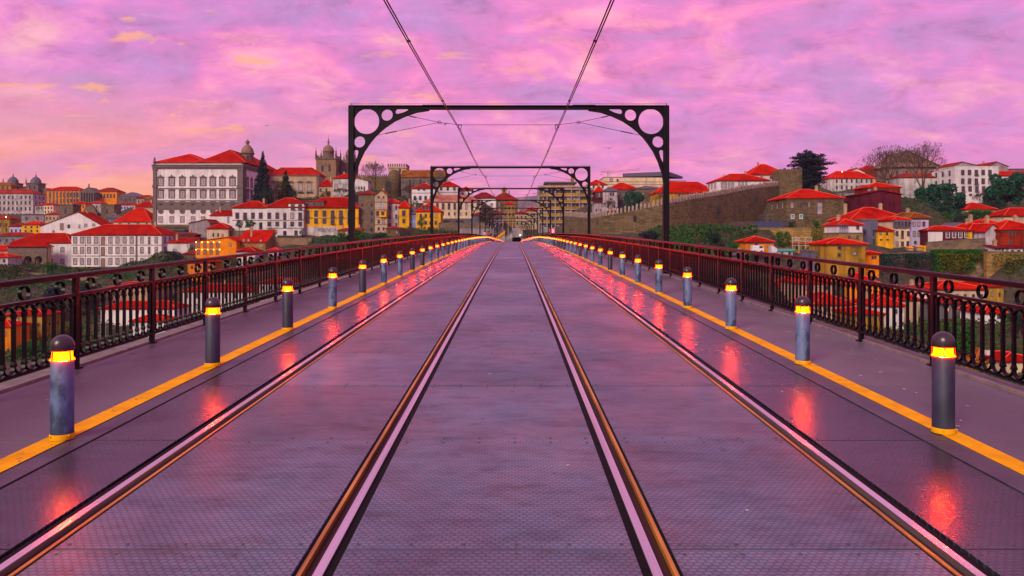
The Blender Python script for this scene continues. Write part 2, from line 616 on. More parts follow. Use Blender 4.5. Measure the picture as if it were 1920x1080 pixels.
M_HEAD = m_railhead()
M_LIP = m_rust('rusty_lip', (0.26, 0.10, 0.010), (0.62, 0.27, 0.020), 0.42)
M_GROOVE = m_rust('rusty_groove', (0.016, 0.004, 0.002), (0.042, 0.010, 0.003), 0.7)

deck = empty('bridge_deck', (0, 0, 0))
tag(deck, 'upper deck of the iron bridge carrying the tramway between two walkways', None, None, 'structure')


def strip(mb, xa, xb, ya, yb, dz, step, m=0, skirt=0.0):
    """sheet that follows the hump of the deck"""
    n = max(1, int(math.ceil((yb - ya) / step)))
    ys = [ya + (yb - ya) * i / n for i in range(n + 1)]
    for a, c in zip(ys, ys[1:]):
        za, zc = zd(a) + dz, zd(c) + dz
        if skirt:
            mb.hexa([(xa, a, za - skirt), (xb, a, za - skirt), (xb, c, zc - skirt), (xa, c, zc - skirt), (xa, a, za), (xb, a, za), (xb, c, zc), (xa, c, zc)], m)
        else:
            mb.face([(xa, a, za), (xb, a, za), (xb, c, zc), (xa, c, zc)], m)


g = MB()
strip(g, -5.02, 4.92, Y0, Y1, -0.075, 6.0, 0, 0.55)
strip(g, -3.9, -3.3, Y0, Y1, -0.63, 12.0, 0, 1.2)
strip(g, 3.1, 3.7, Y0, Y1, -0.63, 12.0, 0, 1.2)
g.build('girder', M_GIRDER, deck)
gp = MB()
strip(gp, -5.0, 4.9, Y0, Y1, -0.040, 3.0, 0)
gp.build('joint_bed', M_GAP, deck)

SEAM = [3.65 + 1.815 * k for k in range(-2, 30)]
SEAM = [s for s in SEAM if s > 0.3]
M_EDGE = simple('edge_strip', (0.058, 0.052, 0.070), 0.42, 0, 0.3, 4, 0.15, 0.4)
LANES = [('walkway_slab', -4.80, -3.30, M_WALK), ('edge_slab', -3.296, -3.115, M_EDGE), ('edge_slab', 3.055, 3.236, M_EDGE), ('deck_plate', -3.085, -2.478, M_PLATE_WET), ('deck_plate', -2.265, -1.010, M_PLATE), ('deck_plate', -0.820, 0.598, M_PLATE),
         ('deck_plate', 0.788, 2.018, M_PLATE), ('deck_plate', 2.231, 3.025, M_PLATE_WET), ('walkway_slab', 3.24, 4.72, M_WALK)]
for nm, xa, xb, mt in LANES:
    for a, c in zip(SEAM, SEAM[1:]):
        w = 0.006
        jit = random.uniform(-0.0012, 0.0012)
        mb = MB()
        cx, cy, cz = (xa + xb) / 2, (a + c) / 2, zd((a + c) / 2)
        za, zc = zd(a) - cz + jit, zd(c) - cz + jit
        bv = 0.002
        x0, x1, y0, y1 = xa - cx, xb - cx, a + w - cy, c - w - cy
        mb.face([(x0 + bv, y0 + bv, za), (x1 - bv, y0 + bv, za), (x1 - bv, y1 - bv, zc), (x0 + bv, y1 - bv, zc)])
        top = [(x0 + bv, y0 + bv, za), (x1 - bv, y0 + bv, za), (x1 - bv, y1 - bv, zc), (x0 + bv, y1 - bv, zc)]
        low = [(x0, y0, za - bv), (x1, y0, za - bv), (x1, y1, zc - bv), (x0, y1, zc - bv)]
        bot = [(x0, y0, za - 0.034), (x1, y0, za - 0.034), (x1, y1, zc - 0.034), (x0, y1, zc - 0.034)]
        for i in range(4):
            j = (i + 1) % 4
            mb.face([low[i], low[j], top[j], top[i]])
            mb.face([bot[i], bot[j], low[j], low[i]])
        mb.build(nm, mt, deck, (cx, cy, cz))
    far = MB()
    strip(far, xa, xb, SEAM[-1], Y1, 0.0, 3.63, 0)
    strip(far, xa, xb, Y0, SEAM[0] - 0.004, 0.0, 3.0, 0)
    far.build('far_decking', mt, deck)

for x0, x1 in ((-3.47, -3.285), (3.25, 3.425)):
    yl = MB()
    strip(yl, x0, x1, Y0, Y1, 0.0055, 1.815, 0)
    yl.build('yellow_line', M_YELLOW, deck)
for x0, x1 in ((-5.02, -4.805), (4.725, 4.92)):
    n = 0
    y = 2.0
    shared = None
    kb = MB()
    while y < 60:
        L_ = 1.2
        if shared is None:
            q = MB().hexa([(x0, 0.004, -0.08), (x1, 0.004, -0.08), (x1, L_ - 0.004, -0.08), (x0, L_ - 0.004, -0.08), (x0, 0.004, 0.03), (x1, 0.004, 0.03), (x1, L_ - 0.004, 0.03), (x0, L_ - 0.004, 0.03)])
            shared = q.mesh('kerb_stone', M_KERB)
        link('kerb_stone', shared, deck, (0, y, zd(y)), (math.atan((zd(y + L_) - zd(y)) / L_), 0, 0))
        y += L_
    strip(kb, x0, x1, y, Y1, 0.03, 4.0, 0, 0.1)
    strip(kb, x0, x1, Y0, 2.0, 0.03, 4.0, 0, 0.1)
    kb.build('far_kerb', M_KERB, deck)

# bolt heads along the plate ends, scraps of paper on the walkways
bolt = MB()
rngb = random.Random(12)
for nm, xa, xb, mt in LANES:
    if nm != 'deck_plate':
        continue
    for y in SEAM[:9]:
        nb_ = max(3, int((xb - xa) / 0.28))
        for i in range(nb_ + 1):
            for s in (-0.055, 0.055):
                if rngb.random() < 0.12: continue
                x = xa + 0.05 + (xb - xa - 0.1) * i / nb_
                bolt.lathe([(0.011, 0.0), (0.009, 0.0035), (0, 0.0038)], 6, 0, (x, y + s, zd(y + s) - 0.0005), sm=False)
tag(bolt.build('bolt_heads', M_GIRDER, deck), kind='stuff')
scr_ = MB()
for i in range(75):
    x = rngb.choice((rngb.uniform(-4.7, -3.5), rngb.uniform(3.45, 4.65), rngb.uniform(3.45, 4.65), rngb.uniform(-0.6, 2.9)))
    y = 3.5 + 22 * rngb.random() ** 1.6
    a_, r_ = rngb.uniform(0, 6.28), rngb.uniform(0.005, 0.014)
    z_ = zd(y) + 0.0045
    scr_.hexa([(x + r_ * math.cos(a_ + k * 1.57) * (1.6 if k % 2 else 1), y + r_ * math.sin(a_ + k * 1.57), z_ + dz_) for dz_ in (0, 0.004) for k in range(4)])
tag(scr_.build('litter', simple('paper_scrap', (0.42, 0.36, 0.36), 0.8, 0, 0.5, 30)), 'scraps of pale litter scattered on the deck and walkways', None, None, 'stuff')

# grooved tram rails: head, groove, guard lip and the rubber either side
ORD4 = ['leftmost', 'second from the left', 'third from the left', 'rightmost']
for i, xr in enumerate(RAIL_X):
    inner = 1 if i in (0, 2) else -1          # side on which the wheel flange runs
    t = empty('tram_rail', (xr, 0, 0))
    tag(t, 'shiny steel tram rail with rust-orange groove lip, ' + ORD4[i] + ' of the four', 'rail', 'four grooved tram rails in the deck')

    def sidestrip(a, c, dz, m, nm, skirt=0.0):
        mb = MB()
        xa, xb = sorted((a * inner, c * inner))
        strip(mb, xa, xb, Y0, Y1, dz, 1.6, 0, skirt)
        return mb.build(nm, m, t)
    sidestrip(-0.023, 0.023, 0.004, M_HEAD, 'rail_head', 0.04)
    sidestrip(-0.072, -0.024, -0.007, M_RUBBER, 'rubber_seal', 0.02)
    sidestrip(0.024, 0.079, -0.031, M_GROOVE, 'groove')
    sidestrip(0.080, 0.101, -0.002, M_LIP, 'guard_lip', 0.03)
    sidestrip(0.1, 0.119, -0.009, M_RUBBER, 'rubber_edge', 0.02)

# ------------------------------------------------------------------ railings
PAN = 1.72
NB = 11
SPB = PAN / NB


def strap_arc(mb, cy, cz, r, a0, a1, n, th, hw, m=0):
    """flat bar bent to an arc in the Y-Z plane"""
    k = len(mb.v)
    for i in range(n + 1):
        t = a0 + (a1 - a0) * i / n
        for rr in (r - th, r):
            for x in (-hw, hw):
                mb.v.append((x, cy + rr * math.cos(t), cz + rr * math.sin(t)))
    for i in range(n):
        a, b2 = k + 4 * i, k + 4 * (i + 1)
        for q in ((0, 1, 3, 2),):
            pass
        for (p, q) in ((2, 3), (3, 1), (1, 0), (0, 2)):
            mb.f.append((a + p, a + q, b2 + q, b2 + p)); mb.m.append(m); mb.sm.append(p in (2, 1) and True)


def baluster_mb(lo=False, y=0.0, z=0.0, x=0.0, mb=None):
    mb = mb or MB()
    n0 = len(mb.v)
    w = 0.0148
    mb.box(-w, w, -w, w, 0.225, 0.715)
    n = 3 if lo else 8
    strap_arc(mb, SPB / 2, 0.722, SPB / 2, 0.0, PI, n, 0.010, 0.018)
    strap_arc(mb, SPB / 2, 0.224, SPB / 2, PI, 2 * PI, n, 0.010, 0.018)
    if not lo:
        for z0, z1, w0, w1 in ((0.676, 0.712, 0.016, 0.022), (0.712, 0.728, 0.022, 0.022), (0.218, 0.236, 0.022, 0.022), (0.236, 0.266, 0.022, 0.016)):
            mb.hexa([(-w0, -w0, z0), (w0, -w0, z0), (w0, w0, z0), (-w0, w0, z0), (-w1, -w1, z1), (w1, -w1, z1), (w1, w1, z1), (-w1, w1, z1)])
    if x or y or z:
        for i in range(n0, len(mb.v)):
            v = mb.v[i]
            mb.v[i] = (v[0] + x, v[1] + y, v[2] + z)
    return mb


def ring_mb(y=0.0, z=0.0, mb=None, n=16):
    mb = mb or MB()
    n0 = len(mb.v)
    strap_arc(mb, 0, 0.912, 0.072, 0, 2 * PI, n, 0.008, 0.019)
    for i in range(n0, len(mb.v)):
        v = mb.v[i]
        mb.v[i] = (v[0], v[1] + y, v[2] + z)
    return mb


BAL = baluster_mb().mesh('baluster', M_IRON)
RING = ring_mb().mesh('ring', M_IRON)
pm = MB().box(-0.023, 0.023, -0.036, 0.036, 0.0, 1.0)
pm.box(-0.052, 0.052, -0.05, 0.05, 0.0, 0.018)
for s in (-1, 1):
    pm.hexa([(s * 0.0 - 0.012, s * 0.034, 0.02), (0.012, s * 0.034, 0.02), (0.012, s * 0.036, 0.02), (-0.012, s * 0.036, 0.02), (-0.012, s * 0.034, 0.9), (0.012, s * 0.034, 0.9), (0.012, s * 0.036, 0.9), (-0.012, s * 0.036, 0.9)])
POST = pm.mesh('post', M_IRON)
YA = 8.14 - 4 * PAN
NP = int((Y1 - YA) / PAN)
for side, xr, w1, yoff in (('left', -4.80, 'left', 0.0), ('right', 4.73, 'right', 0.16)):
    root = empty('bridge_railing', (xr, 0, 0))
    tag(root, 'dark iron railing of looped balusters and rings along the %s edge of the bridge' % side, 'railing', 'bridge railings')
    ya = YA + yoff
    for nm, dz, hw, hh in (('top_rail', 1.023, 0.042, 0.022), ('middle_rail', 0.818, 0.024, 0.016), ('bottom_rail', 0.130, 0.024, 0.015)):
        mb = MB()
        ys = [ya + PAN * k for k in range(NP + 1)]
        for a, c in zip(ys, ys[1:]):
            za, zc = zd(a) + dz, zd(c) + dz
            mb.hexa([(-hw, a, za - hh), (hw, a, za - hh), (hw, c, zc - hh), (-hw, c, zc - hh), (-hw, a, za + hh), (hw, a, za + hh), (hw, c, zc + hh), (-hw, c, zc + hh)])
            if nm == 'top_rail':
                h2 = hw * 0.72
                mb.hexa([(-h2, a, za + hh), (h2, a, za + hh), (h2, c, zc + hh), (-h2, c, zc + hh), (-h2 * 0.7, a, za + hh + 0.008), (h2 * 0.7, a, za + hh + 0.008), (h2 * 0.7, c, zc + hh + 0.008), (-h2 * 0.7, c, zc + hh + 0.008)])
        mb.build(nm, M_IRON, root)
    rest = MB()
    restr = MB()
    nb = nr = 0
    for k in range(NP):
        y = ya + PAN * k
        link('post', POST, root, (0, y, zd(y)))
        for j in range(NB):
            yy = y + SPB * (j + 0.5)
            if j == NB - 1:
                pass
            if yy > 5.0 and nb < 300:
                link('baluster', BAL, root, (0, yy - SPB / 2 + SPB / 2, zd(yy)))
                nb += 1
            else:
                baluster_mb(True, yy, zd(yy), 0.0, rest)
        for j in range(3):
            yy = y + PAN * (j + 0.5) / 3
            if yy > 5.0 and nr < 120:
                link('ring', RING, root, (0, yy, zd(yy)))
                nr += 1
            else:
                ring_mb(yy, zd(yy), restr, 8)
    tag(rest.build('distant_balusters', M_IRON, root), kind='stuff')
    tag(restr.build('distant_rings', M_IRON, root), kind='stuff')

# ------------------------------------------------------------------ lamp bollards
def m_bollard(name, c0, c1, c2, blot):
    m, nt, b = new_mat(name)
    p = wpos(nt)
    n = noise_tex(nt, p, 7.0, 6, 0.65, (1, 1, 0.6))
    n2 = noise_tex(nt, p, 5.5, 4, 0.6, (1, 1, 0.6))
    c = cramp(nt, n, [(0.28, c0), (0.5, c1), (0.74, c2)])
    c = mixc(nt, cramp(nt, n2, [(0.40, blot), (0.50, 0.0)]), c, mul(c0, 0.55))
    nt.links.new(c, b.inputs['Base Color'])
    b.inputs['Roughness'].default_value = 0.55
    bump(nt, b, n, 0.15, 0.004)
    return m


M_BOL_B = m_bollard('galvanised_bollard', (0.038, 0.080, 0.175), (0.085, 0.138, 0.26), (0.145, 0.205, 0.33), 1.0)
M_BOL_D = m_bollard('charcoal_bollard', (0.012, 0.015, 0.030), (0.021, 0.026, 0.054), (0.034, 0.040, 0.078), 0.4)
M_CAP = simple('bollard_cap', (0.040, 0.030, 0.036), 0.30, 0.2, 0.3, 12)


def m_lens():
    m, nt, b = new_mat('amber_lens')
    out = nt.nodes['Material Output']
    tr = nt.nodes.new('ShaderNodeBsdfTransparent'); tr.inputs[0].default_value = (1.0, 0.05, 0.002, 1)
    em = nt.nodes.new('ShaderNodeEmission'); em.inputs[0].default_value = (1.0, 0.0145, 0.0001, 1); em.inputs[1].default_value = 130.0
    mx = nt.nodes.new('ShaderNodeMixShader'); mx.inputs[0].default_value = 0.62
    nt.links.new(tr.outputs[0], mx.inputs[1]); nt.links.new(em.outputs[0], mx.inputs[2])
    nt.links.new(mx.outputs[0], out.inputs[0])
    return m


M_LENS = m_lens()
M_BULB = emit('lamp_bulb', (1.0, 0.42, 0.08), 330.0)


def dome(r, h, n):
    return [(r * math.cos(t * PI / 2 / n), h * math.sin(t * PI / 2 / n)) for t in range(n + 1)]


def bol_parts(nseg):
    body = MB().lathe([(0.0, 0.0), (0.090, 0.0), (0.090, 0.572), (0.084, 0.580), (0.0, 0.580)], nseg)
    base = MB().lathe([(0.097, 0.0), (0.097, 0.034), (0.091, 0.040)], nseg)
    for k in range(4):
        t = PI / 4 + k * PI / 2
        base.tube((0.099 * math.cos(t), 0.099 * math.sin(t), 0.028), (0.108 * math.cos(t), 0.108 * math.sin(t), 0.028), 0.009, 0.007, 6)
    lens = MB().lathe([(0.097, 0.584), (0.080, 0.604), (0.077, 0.660)], nseg)
    bulb = MB().lathe([(0.0, 0.588), (0.030, 0.590), (0.034, 0.598), (0.022, 0.610), (0.012, 0.628), (0.0, 0.634)], 10)
    cap = MB().lathe([(0.0, 0.660), (0.090, 0.652), (0.094, 0.656), (0.094, 0.690)] + [(r, 0.690 + z) for r, z in dome(0.094, 0.080, 7)][1:], nseg)
    bars = MB()
    bars.tube((0.096, 0, 0.578), (0.088, 0, 0.660), 0.0045, 0.0045, 5)
    for q in (body, base, lens, bulb, cap, bars):
        q.v = [(x * 0.87, y * 0.87, z) for x, y, z in q.v]
    return body, base, lens, bulb, cap, bars


pb = bol_parts(28)
B_BODY = {'b': pb[0].mesh('body', M_BOL_B), 'd': pb[0].mesh('body', M_BOL_D)}
B_BASE = pb[1].mesh('base_collar', M_YELLOW)
B_LENS, B_BULB, B_CAP, B_BARS = pb[2].mesh('lens', M_LENS), pb[3].mesh('bulb', M_BULB), pb[4].mesh('cap', M_CAP), pb[5].mesh('guard_bar', M_CAP)
ORD = ['nearest', 'second', 'third', 'fourth', 'fifth', 'sixth', 'seventh', 'eighth', 'ninth', 'tenth', 'eleventh', 'twelfth']
LOOK = {'b': 'mottled blue-grey galvanised', 'd': 'plain charcoal painted'}
SEQ = {'left': 'bddbdbbddbbb', 'right': 'dbbbbbbdbbbd'}
for side, xb, first, stp in (('left', -3.345, 5.50, 2.765), ('right', 3.30, 5.66, 2.745)):
    k = 0
    while first + stp * k < Y1 - 2:
        y = first + stp * k
        kind = SEQ[side][k] if k < 12 else ('b' if random.random() < 0.7 else 'd')
        r = empty('lamp_bollard', (xb, y, zd(y) + 0.006), random.uniform(0, 0.3))
        if k == 0:
            lab = '%s lamp bollard on the yellow line, nearest to the viewer on the %s' % (LOOK[kind], side)
        elif k < 12:
            lab = '%s lamp bollard with amber light, %s from the viewer in the %s row' % (LOOK[kind], ORD[k], side)
        else:
            lab = 'small glowing lamp bollard in the far merging end of the %s row' % side
        tag(r, lab, 'bollard', 'amber lamp bollards along the %s walkway' % side)
        bo = link('body', B_BODY[kind], r)
        link('cap', B_CAP, r)
        le = link('lens', B_LENS, r)
        link('bulb', B_BULB, le)
        if k < 40:
            co = link('base_collar', B_BASE if not (side == 'right' and k == 0) else B_BASE, r)
            for q in range(4):
                link('guard_bar', B_BARS, r, (0, 0, 0), (0, 0, 0.9 + q * PI / 2))
        if k < 14:
            r.rotation_euler = (random.uniform(-0.006, 0.006), random.uniform(-0.008, 0.012), random.uniform(0, 0.4))
        k += 1

# ------------------------------------------------------------------ overhead line gantries
def bracket_mesh():
    """corner plate with round cutouts, triangulated between its outline and the holes, then given thickness"""
    from mathutils.geometry import delaunay_2d_cdt
    half = [(2.50, 0.105), (2.10, 0.165), (1.72, 0.295), (1.40, 0.445), (1.12, 0.635), (0.95, 0.775)]
    arc = half + [(y, x) for x, y in reversed(half)]
    outer = [(0.0, 2.50), (0.0, 0.0), (2.50, 0.0)] + arc

    def circ(cx, cy, r, n=36):
        return [(cx + r * math.cos(2 * PI * i / n), cy + r * math.sin(2 * PI * i / n)) for i in range(n)]
    slot = [(1.525 - 0.08 * math.cos(t), 0.165 - 0.08 * math.sin(t)) for t in np.linspace(-PI / 2, PI / 2, 11)] + [(1.66, 0.085), (1.80, 0.085), (1.885, 0.10), (1.80, 0.150), (1.68, 0.205)]
    slot2 = [(y + 0.05, x - 0.08) for x, y in slot]
    holes = [circ(0.545, 0.475, 0.40), circ(1.185, 0.275, 0.182), circ(0.325, 1.115, 0.178), slot, slot2]
    V, E = [], []
    for loop in [outer] + holes:
        k = len(V)
        V += [Vector(p) for p in loop]
        E += [(k + i, k + (i + 1) % len(loop)) for i in range(len(loop))]
    vo, eo, fo, _, _, _ = delaunay_2d_cdt(V, E, [], 0, 1e-5)

    def inside(p, poly):
        c = False
        for i in range(len(poly)):
            (x0, y0), (x1, y1) = poly[i - 1], poly[i]
            if (y0 > p[1]) != (y1 > p[1]) and p[0] < (x1 - x0) * (p[1] - y0) / (y1 - y0) + x0:
                c = not c
        return c
    tris = []
    for f in fo:
        c = (sum(vo[i][0] for i in f) / len(f), sum(vo[i][1] for i in f) / len(f))
        if inside(c, outer) and not any(inside(c, h) for h in holes):
            tris.append(tuple(f))
    mb = MB()
    th = 0.035
    for f in tris:
        P = [(vo[i][0], -vo[i][1]) for i in f]
        mb.face([(x, y, th) for x, y in P][::-1])
        mb.face([(x, y, -th) for x, y in P])
    for loop, w in [(outer, th)] + [(h, 0.055) for h in holes]:
        for i in range(len(loop)):
            (x0, y0), (x1, y1) = loop[i - 1], loop[i]
            mb.face([(x0, -y0, -w), (x1, -y1, -w), (x1, -y1, w), (x0, -y0, w)])
    me = mb.mesh('bracket', M_GANTRY)
    # flange along the arc
    fl = MB()
    for a, b2 in zip(arc, arc[1:]):
        nx, ny = (b2[1] - a[1]), -(b2[0] - a[0])
        ln = math.hypot(nx, ny)
        nx, ny = nx / ln * 0.03, ny / ln * 0.03
        p = [(a[0], -a[1]), (b2[0], -b2[1]), (b2[0] + nx * 1, -b2[1] - ny * 1), (a[0] + nx, -a[1] - ny)]
        lo = [(x, y, -0.085) for x, y in p]
        hi = [(x, y, 0.085) for x, y in p]
        fl.hexa(lo + hi)
    return me, fl.mesh('bracket_flange', M_GANTRY)


BRK, FLG = bracket_mesh()
GX0, GX1 = -5.10, 4.90
GTOP = 5.27           # above the deck
M_WIRE = simple('wire_dark', (0.03, 0.025, 0.03), 0.4, 0.6, 0.2, 2)
M_INSUL = simple('insulator', (0.08, 0.06, 0.07), 0.4, 0, 0.2, 2)
GW = GX1 - GX0
gp_ = MB().box(0, 0.15, -0.09, 0.09, -1.1, GTOP)
gp_.box(-0.012, 0.0, -0.11, 0.11, -1.1, GTOP)
gp_.box(0.15, 0.162, -0.11, 0.11, -1.1, GTOP - 2.6)
G_POST = gp_.mesh('post', M_GANTRY)
gb = MB().box(0.15, GW - 0.15, -0.06, 0.06, GTOP - 0.085, GTOP + 0.0)
gb.box(0.0, GW, -0.11, 0.11, GTOP + 0.0, GTOP + 0.018)
gb.box(2.3, GW - 2.3, -0.085, 0.085, GTOP - 0.1, GTOP - 0.085)
for s in (0, 1):
    x = 2.3 if not s else GW - 3.0
    gb.box(x, x + 0.7, -0.12, 0.12, GTOP + 0.018, GTOP + 0.03)
G_BEAM = gb.mesh('beam', M_GANTRY)
# wires of the cross span (local: x from the left post, z above the deck)
TRK = ((RAIL_X[0] + RAIL_X[1]) / 2 - GX0, (RAIL_X[2] + RAIL_X[3]) / 2 - GX0)


def span_mb():
    mb = MB()
    ringz, hz = GTOP - 0.50, GTOP - 0.58
    for s in (0, 1):
        X = (lambda x: x) if not s else (lambda x: GW - x)
        A, B, R = (X(1.72), 0, GTOP - 0.27), (X(0.80), 0, GTOP - 0.92), (X(2.82), 0, ringz)
        for P in (A, B):
            d = Vector(R) - Vector(P)
            mb.tube(P, R, 0.008, 0.008, 5)
            mb.tube(Vector(P) + d * 0.16, Vector(P) + d * 0.34, 0.020, 0.020, 6, 1)
            mb.tube(Vector(P) - Vector((0, 0, 0.03)), Vector(P) + Vector((0, 0, 0.03)), 0.022, 0.022, 6)
        n = 12
        pts = [(R[0] + 0.045 * math.cos(2 * PI * i / n), 0, R[2] + 0.045 * math.sin(2 * PI * i / n)) for i in range(n + 1)]
        mb.path(pts, 0.008, 4)
        tx = TRK[s]
        mb.tube(R, (tx, 0, hz), 0.008, 0.008, 5)
        for dx in (-0.05, 0.05):
            mb.tube((tx + dx, 0, hz + 0.01), (tx + dx * 0.6, 0, hz - 0.16), 0.012, 0.009, 5)
        mb.tube((tx - 0.06, 0, hz), (tx + 0.06, 0, hz), 0.018, 0.018, 6)
    mb.tube((TRK[0], 0, hz), (TRK[1], 0, hz), 0.008, 0.008, 5)
    mb.tube((0.05, 0, GTOP), (0.05, 0, GTOP + 0.10), 0.012, 0.012, 5)
    mb.tube((GW - 0.05, 0, GTOP), (GW - 0.05, 0, GTOP + 0.10), 0.012, 0.012, 5)
    mb.tube((0.05, 0, GTOP + 0.08), (GW - 0.05, 0, GTOP + 0.08), 0.005, 0.005, 4)
    return mb


G_SPAN = span_mb().mesh('span_wire', [M_WIRE, M_INSUL])
SPAN = 23.2
ORDG = ['nearest', 'second', 'third', 'fourth', 'fifth', 'sixth', 'seventh', 'eighth', 'ninth', 'tenth', 'farthest']
for n in range(1, 12):
    y = SPAN * n
    r = empty('catenary_gantry', (GX0, y, zd(y)))
    lab = 'black iron portal over both tracks with round cutouts in its corners, %s from the viewer' % ORDG[n - 1]
    tag(r, lab, 'gantry', 'overhead line gantries receding along the bridge')
    link('post', G_POST, r)
    link('post', G_POST, r, (GW, 0, 0), (0, 0, PI))
    link('beam', G_BEAM, r)
    b1 = link('bracket', BRK, r, (0.0, 0, GTOP), (PI / 2, 0, 0))
    b2 = link('bracket', BRK, r, (GW, 0, GTOP), (PI / 2, 0, PI))
    link('bracket_flange', FLG, b1)
    link('bracket_flange', FLG, b2)
    link('span_wire', G_SPAN, r)
# contact wires, a pair over each track
for s, side in ((0, 'left'), (1, 'right')):
    tx = TRK[s] + GX0
    r = empty('overhead_line', (tx, 0, 0))
    tag(r, 'twin black contact wires hung over the %s-hand tram track' % side, 'overhead wire', 'contact wires over the tracks')
    for dx, dzz in ((-0.018, 0.0), (0.018, 0.0)):
        mb = MB()
        pts = []
        for n in range(-1, 11):
            sag = 0.07 if n <= 0 else 0.12
            for i in range(8):
                y = SPAN * (n + i / 8)
                zz = (zd(SPAN * n) if n > 0 else 0.0262 * SPAN * n) * (1 - i / 8) + zd(SPAN * (n + 1)) * i / 8
                pts.append((dx - (0.2 if s else -0.03) * max(0.0, 1 - y / SPAN) * (1 if y > 0 else 0.6), y, zz + GTOP - 0.74 + dzz - sag * 4 * (i / 8) * (1 - i / 8)))
        mb.path(pts, 0.011, 4)
        mb.build('contact_wire', M_WIRE, r)
    cl = MB()
    for n in range(0, 6):
        for i in range(1, 4):
            y = SPAN * (n + i / 4)
            sag = 0.07 if n == 0 else 0.12
            zz = (zd(SPAN * n) * (1 - i / 4) + zd(SPAN * (n + 1)) * i / 4) + GTOP - 0.73 - sag * 4 * (i / 4) * (1 - i / 4)
            xo = -(0.2 if s else -0.03) * max(0.0, 1 - y / SPAN)
            cl.box(xo - 0.03, xo + 0.03, y - 0.02, y + 0.02, zz - 0.016, zz + 0.014)
    tag(cl.build('wire_clamps', M_WIRE, r), kind='stuff')


# ------------------------------------------------------------------ the town: what stands where
HOUSES = []
CTRL = []             # (x, y, z) points the ground passes through


def ground(px, py, D):
    p = at(px, py, D)
    CTRL.append((p.x, p.y, p.z))


def H(label, x0, x1, yr, ye, yb, D, dep, wall, rows=(), roof='hip', rm='red', name='house', cat='house', **kw):
    d = dict(label=label, x0=x0, x1=x1, yr=yr, ye=ye, yb=yb, D=D, dep=dep, wall=wall, rows=rows, roof=roof, rm=rm, name=name, cat=cat)
    d.update(kw)
    HOUSES.append(d)
    a, b = at(x0, yb, D), at(x1, yb, D)
    for x in (a.x, (a.x + b.x) / 2, b.x):
        CTRL.append((x, D, a.z))
        CTRL.append((x, D + dep, a.z + 0.3))


HR = 'houses on the far hillside'
# ---- far left hill
H('long white five-storey block with dull red roof at the far left edge', -60, 62, 355, 363, 418, 640, 18, 'dirtywhite',
  [(-40, 56, 13, 367, 373, 3.4, 'k'), (-40, 56, 13, 377, 384, 3.4, 'k'), (-40, 56, 13, 388, 395, 3.4, 'k'), (-40, 56, 13, 400, 408, 3.4, 'k')], rm='dullred', name='apartment_building', cat='building', bands=(375, 386))
H('pale ochre house with yellow arches peeking over the long white block', -40, 20, 342, 347, 360, 720, 14, 'ochre', [(-30, 14, 6, 349, 355, 4, 'k')], rm='brown')
H('long palace-like building with orange walls and a red roof beside a pediment', 86, 150, 350, 357, 384, 700, 18, 'orange',
  [(94, 146, 9, 361, 370, 3.0, 'g'), (94, 146, 9, 373, 380, 3.0, 'k')], name='public_building', cat='building', pil=9)
H('low red-roofed wing right of the statue-topped pediment', 178, 219, 352, 359, 384, 702, 16, 'orange', [(184, 214, 6, 364, 371, 3.2, 'g')], rm='dullred', name='public_building', cat='building')
H('grey-purple block with a sloped top on the far skyline', 222, 256, 361, 368, 388, 680, 24, 'greystone', [(228, 252, 4, 372, 376, 3, 'k')], rm='slate')
H('small orange house of two storeys with a red roof, in front of the misty hill', 41, 76, 415, 421, 442, 430, 9, 'yellow', [(48, 70, 3, 424, 428, 3.4, 'k'), (48, 70, 3, 431, 435, 3.4, 'k')])
H('white gabled house with a crooked red roof in front of the twin stone belfries', 76, 192, 397, 424, 440, 410, 15, 'white',
  [(116, 120, 1, 419, 431, 6, 'b'), (129, 130, 1, 421, 428, 5.5, 'k'), (149, 150, 1, 421, 428, 3, 'k'), (161, 162, 1, 420, 425, 5, 'w'), (176, 178, 1, 420, 424, 5, 'w')], roof='gabley', apex=146)
H('house almost all red roof, left of the great white palace', 213, 283, 390, 416, 423, 420, 18, 'cream', [(225, 275, 4, 418, 421, 4, 'k')])
H('upper small red roof behind the big red roof beside the palace', 250, 288, 378, 388, 400, 480, 10, 'tan')
H('hazy white house below the domed church', 66, 84, 382, 385, 402, 560, 9, 'dirtywhite', [(69, 82, 4, 388, 393, 2.4, 'k')], rm='dullred')
H('hazy yellow house with red roof in the middle of the misty hill', 82, 100, 380, 384, 403, 545, 9, 'cream', [(85, 97, 3, 388, 392, 2.4, 'k'), (85, 97, 3, 395, 399, 2.4, 'k')])
H('lilac house between the hazy roofs of the far hill', 98, 112, 383, 386, 403, 570, 9, 'lilac', [(101, 110, 3, 389, 394, 2.4, 'k')], rm='dullred')
H('wide lilac-grey house row right of the stone belfries', 214, 254, 380, 384, 404, 560, 10, 'lilac', [(218, 250, 7, 388, 392, 2.6, 'k'), (218, 250, 7, 396, 400, 2.6, 'k')], rm='dullred')
H('small hazy house under the pediment with red roof', 136, 160, 378, 382, 400, 600, 9, 'orange', [(140, 156, 4, 385, 390, 2.6, 'k')])
H('pink hazy house under the low red-roofed wing', 166, 190, 377, 381, 400, 610, 9, 'dirtywhite', [(170, 187, 4, 385, 390, 2.6, 'k')])
H('flat grey workshop at the foot of the misty hill', 40, 82, 400, 404, 420, 520, 10, 'concrete', [(50, 70, 2, 407, 413, 5, 'k')], roof='flat')
H('tan house with a bright wall lamp at the left edge', -20, 18, 404, 410, 440, 460, 10, 'ochre', [(-10, 12, 3, 418, 424, 3.5, 'k'), (-10, 12, 3, 428, 434, 3.5, 'k')], rm='dullred', lamp=(12, 407))
H('pale lilac house left of the orange house', 18, 42, 418, 424, 450, 440, 10, 'lilac', [(22, 38, 3, 430, 436, 3.2, 'k')], rm='dullred')
